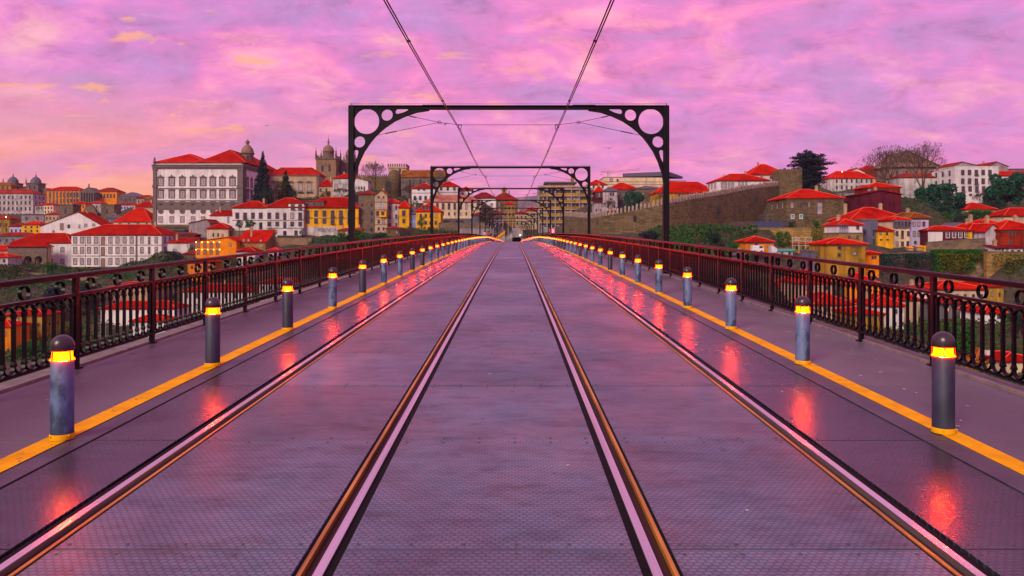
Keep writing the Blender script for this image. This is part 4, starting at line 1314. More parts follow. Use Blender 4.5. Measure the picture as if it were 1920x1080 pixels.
def build_terrain():
    xs = np.concatenate([np.linspace(-900, -330, 24)[:-1], np.linspace(-330, 330, 177), np.linspace(330, 900, 24)[1:]])
    ys = np.concatenate([np.linspace(-260, 90, 30)[:-1], np.linspace(90, 470, 126), np.linspace(470, 800, 56)[1:], np.linspace(800, 2600, 30)[1:]])
    Xg, Yg = np.meshgrid(xs, ys)
    Z = heights(Xg, Yg)
    rng = np.random.RandomState(3)
    Z += rng.normal(0, 0.22, len(Z))
    # the ground never comes up through the bridge
    Xf, Yf = Xg.ravel(), Yg.ravel()
    near = (np.abs(Xf) < 14) & (Yf < 274)
    Z[near] = np.minimum(Z[near], -4.0)
    V = np.stack([Xf, Yf, Z], 1)
    nx, ny = len(xs), len(ys)
    idx = np.arange(nx * ny).reshape(ny, nx)
    fc = np.stack([idx[:-1, :-1], idx[:-1, 1:], idx[1:, 1:], idx[1:, :-1]], -1).reshape(-1, 4)
    me = bpy.data.meshes.new('hillside')
    me.from_pydata(V.tolist(), [], fc.tolist())
    me.polygons.foreach_set('use_smooth', [True] * len(fc))
    me.materials.append(M_TERR)
    o = link('terrain', me)
    tag(o, 'green and rocky hillside of the town dropping to the river', None, None, 'structure')


build_terrain()
wm, nt_, b_ = new_mat('river_water')
b_.inputs['Base Color'].default_value = (0.02, 0.03, 0.035, 1); b_.inputs['Roughness'].default_value = 0.15
bump(nt_, b_, noise_tex(nt_, wpos(nt_), 0.4, 4), 0.2, 0.1)
tag(MB().box(-900, 900, 20, 118, -57.2, -55.0).build('river', wm), 'dark river under the bridge', None, None, 'structure')


# ------------------------------------------------------------------ windows
WIN = {}


def win_mesh(kind, w, h):
    """frame mesh and pane mesh; origin in the middle of the opening, wall plane at y = 0, outside is -Y"""
    key = (kind, round(w, 1), round(h, 1))
    if key in WIN: return WIN[key]
    w, h = max(0.25, key[1]), max(0.25, key[2])
    f = MB()
    fm, pmn = M_FRAME, M_PANE_L
    a, c = w / 2, h / 2
    t = max(0.10, min(0.24, w * 0.18))
    if kind in 'k':
        fm, pmn, t = M_GRANITE, M_GLASS, max(0.06, w * 0.08)
    elif kind == 'q': fm, pmn = M_FRAME, M_GLASS
    elif kind == 'd': fm, pmn = M_FRAME_W, M_GLASS
    elif kind == 'v': fm, pmn = M_FRAME_W, M_GLASS
    elif kind == 't': fm, pmn = M_FRAME_W, simple('teal_pane', (0.06, 0.42, 0.38), 0.4, 0, 0.3, 2)
    elif kind == 'l': pmn = M_LIT
    elif kind == 'o': t = 0.36
    elif kind == 'r': t, pmn = 0.30, simple('oculus_pane', (0.10, 0.05, 0.06), 0.4, 0, 0.4, 2)
    elif kind == 'g': fm, pmn = M_GRANITE, M_GLASS
    elif kind == 'u': fm, pmn = M_FRAME_W, simple('blue_shutter', (0.20, 0.26, 0.46), 0.5, 0, 0.2, 2)
    elif kind == 'b': fm, pmn = M_FRAME, simple('brown_door', (0.22, 0.12, 0.08), 0.5, 0, 0.3, 2)
    y0, y1 = -0.10, 0.04
    f.box(-a - t, -a, y0, y1, -c - t, c + t)
    f.box(a, a + t, y0, y1, -c - t, c + t)
    f.box(-a, a, y0 - 0.02, y1, c, c + t * 1.2)
    f.box(-a, a, y0 - 0.07, y1, -c - t, -c)
    bars = 0.05
    if kind in 'wqdvl':
        f.box(-bars / 2, bars / 2, -0.05, 0.0, -c, c)
        f.box(-a, -bars / 2, -0.045, 0.0, -bars / 2 + c * 0.2, bars / 2 + c * 0.2)
        f.box(bars / 2, a, -0.045, 0.0, -bars / 2 + c * 0.2, bars / 2 + c * 0.2)
    p = MB()
    if kind == 'a':
        f = MB()
        pts = [(a * math.cos(PI * i / 8), c - a + a * math.sin(PI * i / 8)) for i in range(9)]
        poly = [(-a, -c), (a, -c)] + pts
        p.prism_y(poly, -0.03, -0.01)
        po = [((a + t) * math.cos(PI * i / 8), c - a + (a + t) * math.sin(PI * i / 8)) for i in range(9)]
        for i in range(8):
            f.prism_y([pts[i], po[i], po[i + 1], pts[i + 1]], -0.1, 0.03)
        f.box(-a - t, -a, -0.1, 0.03, -c, c - a); f.box(a, a + t, -0.1, 0.03, -c, c - a)
        pmn = M_GLASS
    else:
        p.box(-a, a, -0.02, 0.0, -c, c)
    if kind == 'o':      # palace window with a curved pediment and apron
        f.prism_y([(-a - 2.2 * t, c + t * 1.2), (a + 2.2 * t, c + t * 1.2), (a + 2.6 * t, c + t * 2.1), (a * 0.75, c + t * 3.0), (0, c + t * 5.4), (-a * 0.75, c + t * 3.0), (-a - 2.6 * t, c + t * 2.1)], -0.35, 0.02)
        f.box(-a - t * 1.9, -a - t, -0.14, 0.02, -c - t, c + t)
        f.box(a + t, a + t * 1.9, -0.14, 0.02, -c - t, c + t)
        for k in (-1, 0, 1):
            f.box(-a, a, -0.06, 0.0, k * c * 0.5 - 0.05, k * c * 0.5 + 0.05)
        f.box(-0.05, 0.05, -0.07, 0.0, -c, c)
    if kind == 'r':
        f = MB(); p = MB()
        n = 14
        po = [((a + 2 * t) * math.cos(2 * PI * i / n), (a + 2 * t) * math.sin(2 * PI * i / n)) for i in range(n)]
        pi_ = [(a * math.cos(2 * PI * i / n), a * math.sin(2 * PI * i / n)) for i in range(n)]
        for i in range(n):
            j = (i + 1) % n
            f.prism_y([pi_[i], po[i], po[j], pi_[j]], -0.15, 0.02)
        p.prism_y(pi_, -0.03, 0.0)
    WIN[key] = (f.mesh('window', fm), p.mesh('pane', pmn), (lambda g: g)(None))
    # one mesh with both materials for windows only a few pixels wide
    both = MB(); both.v = f.v + p.v
    both.f = list(f.f) + [tuple(i + len(f.v) for i in q) for q in p.f]
    both.m = [0] * len(f.f) + [1] * len(p.f); both.sm = [False] * len(both.f)
    WIN[key] = (WIN[key][0], WIN[key][1], both.mesh('window', [fm, pmn]))
    return WIN[key]


def put_window(root, kind, x, y, z, w, h, rz=0.0, big=False):
    f, p, both = win_mesh(kind, w, h)
    if big:
        o = link('window', f, root, (x, y, z), (0, 0, rz))
        link('pane', p, o)
    else:
        link('door' if kind == 'b' else 'window', both, root, (x, y, z), (0, 0, rz))


def roof_mesh(kind, w, d, he, hr, rm, ov=0.45, apex=None):
    """solid roof over [-w/2, w/2] x [0, d]"""
    mb = MB()
    x0, x1, y0, y1 = -w / 2 - ov, w / 2 + ov, -ov, d + ov
    e = he
    eave = [(x0, y0, e), (x1, y0, e), (x1, y1, e), (x0, y1, e)]
    low = [(x, y, e - 0.22) for x, y, _ in eave]

    def skirt():
        for i in range(4):
            j = (i + 1) % 4
            mb.face([low[i], low[j], eave[j], eave[i]])
        mb.face(low[::-1])
    cap = []
    if kind == 'hip':
        skirt()
        if w >= d:
            r = (d / 2 + ov) * 0.95
            a, b2 = (x0 + r, d / 2, hr), (x1 - r, d / 2, hr)
            mb.face([eave[0], eave[1], b2, a]); mb.face([eave[2], eave[3], a, b2]); mb.face([eave[1], eave[2], b2]); mb.face([eave[3], eave[0], a])
            cap = [(a, b2), (eave[0], a), (eave[1], b2), (eave[2], b2), (eave[3], a)]
        else:
            r = (w / 2 + ov) * 0.95
            a, b2 = (0, y0 + r, hr), (0, y1 - r, hr)
            mb.face([eave[0], eave[1], a]); mb.face([eave[2], eave[3], b2]); mb.face([eave[1], eave[2], b2, a]); mb.face([eave[3], eave[0], a, b2])
            cap = [(a, b2), (eave[0], a), (eave[1], a), (eave[2], b2), (eave[3], b2)]
    elif kind == 'gabley':
        ax = apex or 0.0
        pts = [(x0, e), (x1, e), (ax, hr)]
        th = 0.2
        mb.hexa([(x0, y0, e - th), (ax, y0, hr - th), (ax, y1, hr - th), (x0, y1, e - th), (x0, y0, e), (ax, y0, hr), (ax, y1, hr), (x0, y1, e)])
        mb.hexa([(ax, y0, hr - th), (x1, y0, e - th), (x1, y1, e - th), (ax, y1, hr - th), (ax, y0, hr), (x1, y0, e), (x1, y1, e), (ax, y1, hr)])
        cap = [((ax, y0, hr), (ax, y1, hr))]
    elif kind == 'gablex':
        skirt()
        a, b2 = (x0, d / 2, hr), (x1, d / 2, hr)
        mb.face([eave[0], eave[1], b2, a]); mb.face([eave[2], eave[3], a, b2]); mb.face([eave[1], eave[2], b2]); mb.face([eave[3], eave[0], a])
        cap = [(a, b2)]
    elif kind == 'shed':
        mb.hexa([(x0, y0, e - 0.2), (x1, y0, e - 0.2), (x1, y1, hr - 0.2), (x0, y1, hr - 0.2), (x0, y0, e), (x1, y0, e), (x1, y1, hr), (x0, y1, hr)])
    cm = MB()
    for a, b2 in cap:
        cm.tube(Vector(a) + Vector((0, 0, 0.02)), Vector(b2) + Vector((0, 0, 0.02)), 0.13, 0.13, 5, 0, True, False)
    return mb, cm


def build_house(h):
    D, dep = h['D'], h['dep']
    k = D / F
    xc = (h['x0'] + h['x1']) / 2
    w = (h['x1'] - h['x0']) * k
    zb = EYE + (450 - h['yb']) * k
    he = EYE + (450 - h['ye']) * k - zb
    droof = D + (dep / 2 if h['roof'] in ('hip', 'gablex') else dep if h['roof'] == 'shed' else 0)
    hr = EYE + (450 - h['yr']) * droof / F - zb
    hr = max(hr, he + 0.25)
    X0 = (xc - 960) * k
    root = empty(h['name'], (X0, D, zb))
    tag(root, h['label'], h['cat'], HR if h['name'] == 'house' else None)
    U = lambda px: (px - 960) * k - X0
    V = lambda py: EYE + (450 - py) * k - zb
    rng = random.Random(int(h['x0'] * 7 + h['yr'] * 13))
    wm_ = wallmat(h['wall'])
    # ground may fall away below the front, so walls go down into it
    floor = -3.5
    mb = MB()
    gable = None
    if h['roof'] == 'gabley':
        ax = U(h.get('apex', xc))
        mb.prism_y([(-w / 2, floor), (w / 2, floor), (w / 2, he - 0.1), (ax, hr - 0.15), (-w / 2, he - 0.1)], 0, dep)
    elif h['roof'] == 'shed':
        ax = 0
        mb.hexa([(-w / 2, 0, floor), (w / 2, 0, floor), (w / 2, dep, floor), (-w / 2, dep, floor), (-w / 2, 0, he - 0.1), (w / 2, 0, he - 0.1), (w / 2, dep, hr - 0.2), (-w / 2, dep, hr - 0.2)])
    else:
        ax = 0
        mb.box(-w / 2, w / 2, 0, dep, floor, he)
    wall = mb.build('wall', wm_, root)
    if h['roof'] == 'flat':
        MB().box(-w / 2 - 0.12, w / 2 + 0.12, -0.12, dep + 0.12, he, he + 0.35).build('parapet', M_GRANITE if h['wall'] != 'white' else wm_, root)
        MB().box(-w / 2 + 0.2, w / 2 - 0.2, 0.2, dep - 0.2, he + 0.35, he + 0.38).build('roof', roofmat('flat'), root)
    else:
        rmb, cmb = roof_mesh(h['roof'], w, dep, he, hr, h['rm'], apex=ax)
        ro = rmb.build('roof', roofmat(h['rm']), root)
        if cmb.f:
            cmb.build('ridge_tiles', simple('ridge_' + h['rm'], mul(ROOFS.get(h['rm'], (0.1, 0.1, 0.1)), 0.95) if h['rm'] != 'red' else (0.70, 0.06, 0.02), 0.8, 0, 0.3, 1.0), ro)
        if h['roof'] in ('hip', 'gablex') and he > 3:
            MB().box(-w / 2 - 0.15, w / 2 + 0.15, -0.15, 0.0, he - 0.55, he - 0.225).build('cornice', M_GRANITE, root)
        for q in range(h.get('chim', 1 if rng.random() < 0.55 else 0)):
            cx = rng.uniform(-0.32, 0.32) * w
            cy = rng.uniform(0.45, 0.8) * dep
            ch = MB().box(cx - 0.4, cx + 0.4, cy - 0.35, cy + 0.35, he, hr + 0.9)
            ch.box(cx - 0.5, cx + 0.5, cy - 0.45, cy + 0.45, hr + 0.9, hr + 1.1)
            for dx in (-0.2, 0.2):
                ch.box(cx + dx - 0.12, cx + dx + 0.12, cy - 0.12, cy + 0.12, hr + 1.1, hr + 1.45)
            ch.build('chimney', wallmat('tan'), ro)
    for yb_ in h.get('bands', ()):
        z = V(yb_)
        MB().box(-w / 2 - 0.04, w / 2 + 0.04, -0.09, 0.0, z - 0.14, z + 0.14).build('string_course', M_GRANITE, root)
    if 'plinth' in h:
        MB().box(-w / 2 - 0.08, w / 2 + 0.08, -0.14, 0.0, floor, V(h['plinth'])).build('plinth', wallmat('stone'), root)
    for px in h.get('pilasters', ()):
        MB().box(U(px) - 0.35, U(px) + 0.35, -0.17, 0.0, 0.0, he - 0.25).build('pilaster', M_GRANITE, root)
    for px in h.get('pipes', ()):
        mp_ = MB(); mp_.tube((U(px), -0.12, 0), (U(px), -0.12, he - 0.3), 0.07, 0.07, 6)
        mp_.build('drainpipe', M_GRANITE, root)
    if 'pil' in h:
        n = h['pil']
        for i in range(n + 1):
            x = -w / 2 + w * i / n
            MB().box(x - 0.5, x + 0.5, -0.35, 0.0, 0, he - 0.25).build('pilaster', M_GRANITE, root)
    for row in h['rows']:
        xa, xb, n, ya, yb_, ww, kind = row
        for i in range(n):
            px = xa if n == 1 else xa + (xb - xa) * i / (n - 1)
            kd = kind
            if kind in 'kq' and rng.random() < 0.10: kd = 'w'
            if kind == 'w' and rng.random() < 0.08: kd = 'q'
            wx, wz, W_, H_ = U(px), (V(ya) + V(yb_)) / 2, ww * k * 0.82, abs(V(ya) - V(yb_)) * 0.92
            put_window(root, kd, wx, 0, wz, W_, H_, 0, h.get('big', False))
            if kind in 'q' and rng.random() < 0.35 and H_ > 1.6 and n > 1:
                bmn = MB()
                a = W_ / 2 + 0.35
                bmn.box(wx - a, wx + a, -0.75, -0.1, wz - H_ / 2 - 0.42, wz - H_ / 2 - 0.28)
                bmn.box(wx - a, wx + a, -0.75, -0.71, wz - H_ / 2 + 0.55, wz - H_ / 2 + 0.6)
                for t in range(7):
                    x = wx - a + 2 * a * t / 6
                    bmn.box(x - 0.02, x + 0.02, -0.745, -0.715, wz - H_ / 2 - 0.28, wz - H_ / 2 + 0.55)
                bmn.build('balcony', simple('balcony_iron', (0.05, 0.05, 0.06), 0.6), root)
        # windows on the side that faces the bridge
        if n >= 2 and kind in 'kqw' and dep > 9:
            sx, rz = (w / 2, PI / 2) if xc < 960 else (-w / 2, -PI / 2)
            ns = max(1, int(dep / 5))
            for i in range(ns):
                put_window(root, kind, sx, dep * (i + 0.7) / (ns + 0.4), (V(ya) + V(yb_)) / 2, ww * k * 0.8, abs(V(ya) - V(yb_)) * 0.92, rz)
    if 'lamp' in h:
        px, py = h['lamp']
        lm = MB().lathe([(0.0, -0.35), (0.3, -0.2), (0.36, 0.05), (0.15, 0.3), (0, 0.32)], 8, 0, (U(px), -0.5, V(py)))
        lm.build('wall_lamp', emit('lamp_warm', (1.0, 0.42, 0.10), 14), root)
    for px, py in h.get('lamps', ()):
        MB().box(U(px) - 0.12, U(px) + 0.12, -0.3, -0.02, V(py) - 0.14, V(py) + 0.14).build('wall_lamp', emit('lamp_warm', (1.0, 0.42, 0.10), 14), root)
    if 'turret' in h:
        a, b2, yt, ye2 = h['turret']
        MB().box(U(a), U(b2) - 0.05, -0.12, dep * 0.55, V(394), V(ye2)).build('turret', wm_, root)
        r2, c2 = roof_mesh('hip', U(b2) - U(a), dep * 0.5, V(ye2) + 0.22, V(yt) + 0.6, 'red', 0.3)
        r2.build('turret_roof', roofmat('red'), root, ((U(a) + U(b2)) / 2, -0.1, 0))
        for xx in (549, 563):
            put_window(root, 'q', U(xx), -0.12, V(388), 1.3, 1.9)
    if 'dormer' in h:
        a, b2, yt, ybm = h['dormer']
        dm = MB().box(U(a), U(b2), 0.6, dep * 0.5, V(ybm), V(yt) - 0.2)
        dm.build('dormer', wallmat('dirtywhite' if h['wall'] != 'yellow' or h['x0'] > 700 else 'greystone'), root)
        MB().hexa([(U(a) - 0.3, 0.3, V(yt) - 0.2), (U(b2) + 0.3, 0.3, V(yt) - 0.2), (U(b2) + 0.3, dep * 0.55, V(yt) + 0.5), (U(a) - 0.3, dep * 0.55, V(yt) + 0.5), (U(a) - 0.3, 0.3, V(yt)), (U(b2) + 0.3, 0.3, V(yt)), (U(b2) + 0.3, dep * 0.55, V(yt) + 0.7), (U(a) - 0.3, dep * 0.55, V(yt) + 0.7)]).build('dormer_roof', roofmat('red'), root)
        for i in range(3):
            x = U(a) + (U(b2) - U(a)) * (i + 0.5) / 3
            put_window(root, 'q', x, 0.6, (V(yt) + V(ybm)) / 2, 1.0, 1.2)
    if 'lowwhite' in h:
        a, b2, yt, ybm = h['lowwhite']
        MB().box(U(a), U(b2), -0.06, 0.0, V(ybm) - 1, V(yt)).build('whitewashed_base', wallmat('dirtywhite'), root)
    if 'mural' in h:
        a, b2, yt, ybm = h['mural']
        gm_ = MB()
        r = random.Random(4)
        n = 11
        for i in range(n):
            x = U(a) + (U(b2) - U(a)) * (i + 0.5) / n
            zc, hh = (V(yt) + V(ybm)) / 2, abs(V(yt) - V(ybm)) * r.uniform(0.25, 0.42)
            pts = [(x + 0.34 * math.cos(t * 1.3 + r.uniform(-0.5, 0.5)), -0.085, zc + hh * math.sin(t * 1.0 + i)) for t in np.linspace(0, 5, 9)]
            gm_.path(pts, 0.055, 4)
        gm_.build('graffiti', simple('graffiti_paint', (0.05, 0.06, 0.09), 0.6), root)
    if 'bay' in h:
        a, b2, yt, ybm = h['bay']
        MB().box(U(a), U(b2), -1.2, -0.02, V(ybm), V(yt)).build('bay', wallmat('yellow'), root)
        put_window(root, 'q', (U(a) + U(b2)) / 2, -1.2, (V(yt) + V(ybm)) / 2 + 0.3, 1.1, 1.2)
        MB().box(U(a) - 0.1, U(b2) + 0.1, -1.3, -0.02, V(yt), V(yt) + 0.15).build('bay_roof', roofmat('dullred'), root)
    if 'cupola' in h:
        px, py = h['cupola']
        z0 = hr - 0.6
        MB().box(U(px) - 1.6, U(px) + 1.6, dep / 2 - 1.6, dep / 2 + 1.6, z0, z0 + 2.4).build('cupola', wallmat('ochre'), root)
        MB().lathe([(2.1, z0 + 2.4), (1.5, z0 + 3.2), (0.5, z0 + 3.8), (0, z0 + 4.1)], 8, 0, (U(px), dep / 2, 0)).build('cupola_roof', roofmat('brown'), root)
        put_window(root, 'k', U(px), dep / 2 - 1.6, z0 + 1.3, 1.2, 1.3)
    if 'attic' in h:
        a, b2, yt, ybm = h['attic']
        MB().box(U(a) + 0.05, U(b2) - 0.05, -0.5, 0.0, V(ybm), V(yt)).build('glazed_attic', wallmat('slate'), root)
        for i in range(5):
            put_window(root, 'k', U(a) + (U(b2) - U(a)) * (i + 0.5) / 5, -0.5, (V(yt) + V(ybm)) / 2, 0.6, 1.3)
        x = U(692)
        bmn = MB().box(x - 0.8, x + 0.8, -0.9, -0.1, V(448) - 0.15, V(448))
        for t in range(8):
            bmn.box(x - 0.78 + t * 0.22, x - 0.75 + t * 0.22, -0.89, -0.86, V(448), V(448) + 0.9)
        bmn.box(x - 0.8, x + 0.8, -0.9, -0.85, V(448) + 0.9, V(448) + 0.95)
        bmn.build('balcony', simple('balcony_iron', (0.05, 0.05, 0.06), 0.6), root)
    if 'whitepart' in h:
        a, b2 = h['whitepart']
        MB().box(U(a) - 0.02, U(b2), -0.10, 0.0, floor, he - 0.23).build('whitewashed_part', wallmat('white'), root)
        a, b2 = U(1798), U(1789)
    if 'veranda' in h:
        a, b2, yt, ybm = h['veranda']
        vm = MB()
        vm.box(U(a), U(b2), -1.2, -0.05, V(ybm), V(ybm) + 0.15)
        for i in range(6):
            x = U(a) + (U(b2) - U(a)) * i / 5
            vm.box(x - 0.05, x + 0.05, -1.15, -1.05, V(ybm) + 0.15, V(yt))
        vm.box(U(a), U(b2), -1.15, -1.05, V(ybm) + 1.0, V(ybm) + 1.08)
        vm.box(U(a), U(b2), -1.2, -0.05, V(yt), V(yt) + 0.12)
        vm.build('veranda', wallmat('slate'), root)
    return root


for h_ in HOUSES:
    build_house(h_)


# ------------------------------------------------------------------ landmarks
class Frame:
    """local axes of a building whose front stands at distance D: U, V turn photo offsets into metres"""
    def __init__(s, name, label, cat, xc, yb, D, group=None):
        s.k = D / F; s.D = D; s.xc = xc; s.yb = yb
        s.zb = EYE + (450 - yb) * s.k
        s.root = empty(name, ((xc - 960) * s.k, D, s.zb))
        tag(s.root, label, cat, group)

    def U(s, px): return (px - s.xc) * s.k
    def V(s, py): return (s.yb - py) * s.k

    def box(s, nm, x0, x1, yt, yb, y0, y1, m, dz=0.0):
        return MB().box(s.U(x0), s.U(x1), y0, y1, s.V(yb) - dz, s.V(yt)).build(nm, m, s.root)


W_WHITE = wallmat('white')
W_STONE = wallmat('stone')
W_BROWN = wallmat('brownstone')
W_GREY = wallmat('greystone')
R_RED = roofmat('red')

# --- the bishop's palace
p = Frame('palace', 'great white palace with rows of ornate stone windows and a lantern dome on the hill', 'palace', 371, 424, 402)
DEP = 62.0
wl = MB().box(p.U(289), p.U(455), 0, DEP, -5, p.V(308)); wl.build('wall', W_WHITE, p.root)
p.box('attic_storey', 291, 452, 304, 308.2, 1.2, DEP - 1, W_WHITE)
cn = MB().box(p.U(286.5), p.U(458), -1.1, DEP, p.V(313.5), p.V(310.5))
cn.box(p.U(287), p.U(457), -0.8, DEP, p.V(315.5), p.V(313.5)); cn.box(p.U(286), p.U(458.6), -1.4, DEP, p.V(310.5), p.V(309))
cn.build('cornice', M_GRANITE, p.root)
for x0, x1 in ((287.5, 294), (445.5, 456)):
    q = MB().box(p.U(x0), p.U(x1), -0.5, 0.0, -4, p.V(315.5)); q.box(p.U(x0) - 0.3, p.U(x1) + 0.3, -0.8, 0, p.V(352), p.V(347)); q.box(p.U(x0) - 0.3, p.U(x1) + 0.3, -0.7, 0, p.V(319), p.V(315.6))
    q.build('corner_pilaster', M_GRANITE, p.root)
q = MB().box(p.U(455), p.U(455) + 0.5, 0, 4.5, -4, p.V(315.5)); q.build('corner_pilaster', M_GRANITE, p.root)
for yy, hh in ((353.5, 0.6), (376.2, 0.5), (386.0, 4.4)):
    b = MB().box(p.U(294), p.U(445.5), -0.18, 0, p.V(yy) - hh / 2, p.V(yy) + hh / 2); b.box(p.U(455), p.U(455) + 0.18, 4.5, DEP, p.V(yy) - hh / 2, p.V(yy) + hh / 2)
    b.build('string_course', M_GRANITE, p.root)
p.box('plinth', 288.5, 455.6, 421, 426, -0.3, 0.0, W_STONE, 4)
XS = [301.5, 322, 342, 362, 381, 399, 417, 436]
for x in XS:
    put_window(p.root, 'o', p.U(x), 0, p.V(341), 2.2, 3.9, 0, True)
    put_window(p.root, 'o', p.U(x), 0, p.V(364.5), 2.2, 3.6, 0, True)
    MB().prism_y([(p.U(x) - 1.9, p.V(381.5)), (p.U(x) + 1.9, p.V(381.5)), (p.U(x) + 1.4, p.V(377.2)), (p.U(x) - 1.4, p.V(377.2))], -0.3, 0.0).build('window_apron', M_GRANITE, p.root)
    put_window(p.root, 'k', p.U(x), -0.19, p.V(383), 1.5, 0.9)
    if x < 430: put_window(p.root, 'r', p.U(x), 0, p.V(396), 1.9, 1.9, 0, True)
    if x < 390: put_window(p.root, 'w', p.U(x), 0, p.V(411.5), 2.0, 2.9, 0, True)
for i in range(9):
    y = 7.5 + 6.2 * i
    for yy, hh in ((341, 3.9), (364.5, 3.6)):
        put_window(p.root, 'o', p.U(455), y, p.V(yy), 2.05, hh, PI / 2, False)
    put_window(p.root, 'w', p.U(455), y, p.V(411.5), 2.0, 2.9, PI / 2)
for x0, x1, xa, yt in ((290, 382, 333, 292), (372, 458, 424, 291)):
    w_ = p.U(x1) - p.U(x0)
    r, c = roof_mesh('hip', w_, DEP * (0.5 if x0 < 300 else 1.0), p.V(304), EYE + (450 - yt) * (402 + 14) / F - p.zb + (3.0 if x0 > 300 else 1.0), 'red', 0.7)
    ro = r.build('roof', R_RED, p.root, ((p.U(x0) + p.U(x1)) / 2, 1.0, 0))
    c.build('ridge_tiles', MATS['ridge_red'], ro)
lt = MB().lathe([(3.5, 0), (3.5, 6.4), (4.1, 6.7), (4.1, 7.2), (3.4, 7.6)], 8, 0, (p.U(437), 22, p.V(303)))
lt.build('lantern', W_STONE, p.root)
for i in range(8):
    t = PI / 8 + i * PI / 4
    put_window(p.root, 'k', p.U(437) + 3.3 * math.cos(t), 22 + 3.3 * math.sin(t), p.V(303) + 3.6, 1.1, 3.0, t + PI / 2)
MB().lathe([(3.5, 7.4), (3.4, 8.6), (2.9, 9.9), (1.9, 11.2), (0.9, 12.0), (0.7, 12.4), (1.25, 13.3), (0.9, 14.2), (0.2, 15.0), (0, 15.3)], 14, 0, (p.U(437), 22, p.V(303))).build('dome', simple('dome_stone', (0.20, 0.115, 0.075), 0.85, 0, 0.4, 0.5), p.root)
MB().lathe([(0.7, 0), (0.7, 1.4), (1.0, 1.6), (0.5, 2.2), (0.6, 3.2), (0.15, 4.2), (0, 4.4)], 8, 0, (p.U(289.5), 0.2, p.V(309))).build('finial', M_GRANITE, p.root)
M_DARKSTONE = wallmat('darkstone')  # dark masonry, one plain colour
p.box('terrace_wall', 270, 400, 424, 436, -4.0, -0.4, W_STONE, 5)

# --- episcopal wing and the cathedral
p = Frame('palace_wing', 'long stone wing with red roof and pedimented balcony windows between dark trees and cathedral', 'building', 550, 374, 436)
p.box('wall', 502, 598, 328, 374, 0, 14, wallmat('tan'), 5)
r, c = roof_mesh('hip', p.U(600) - p.U(500), 14, p.V(328), EYE + (450 - 314) * 443 / F - p.zb, 'red')
r.build('roof', R_RED, p.root, (p.U(550), 0, 0))
p.box('cornice', 501, 599, 327.5, 330, -0.4, 0, M_GRANITE)
p.box('corner_pilaster', 594, 598, 330, 374, -0.25, 0, M_GRANITE)
for x in (512, 529, 546, 563, 580):
    put_window(p.root, 'w', p.U(x), 0, p.V(352), 2.0, 4.6, 0, True)
    MB().prism_y([(p.U(x) - 2.2, p.V(342)), (p.U(x) + 2.2, p.V(342)), (p.U(x), p.V(338.5))], -0.4, 0).build('window_pediment', M_GRANITE, p.root)
    bm_ = MB().box(p.U(x) - 1.9, p.U(x) + 1.9, -1.1, 0, p.V(361), p.V(360))
    for i in range(9): bm_.box(p.U(x) - 1.85 + i * 0.45, p.U(x) - 1.77 + i * 0.45, -1.05, -0.97, p.V(360), p.V(356.5))
    bm_.box(p.U(x) - 1.9, p.U(x) + 1.9, -1.1, -0.95, p.V(356.7), p.V(356.3)); bm_.build('balcony', M_GRANITE, p.root)
p.box('chimney', 520, 524, 312, 322, 6, 7.2, M_GRANITE)

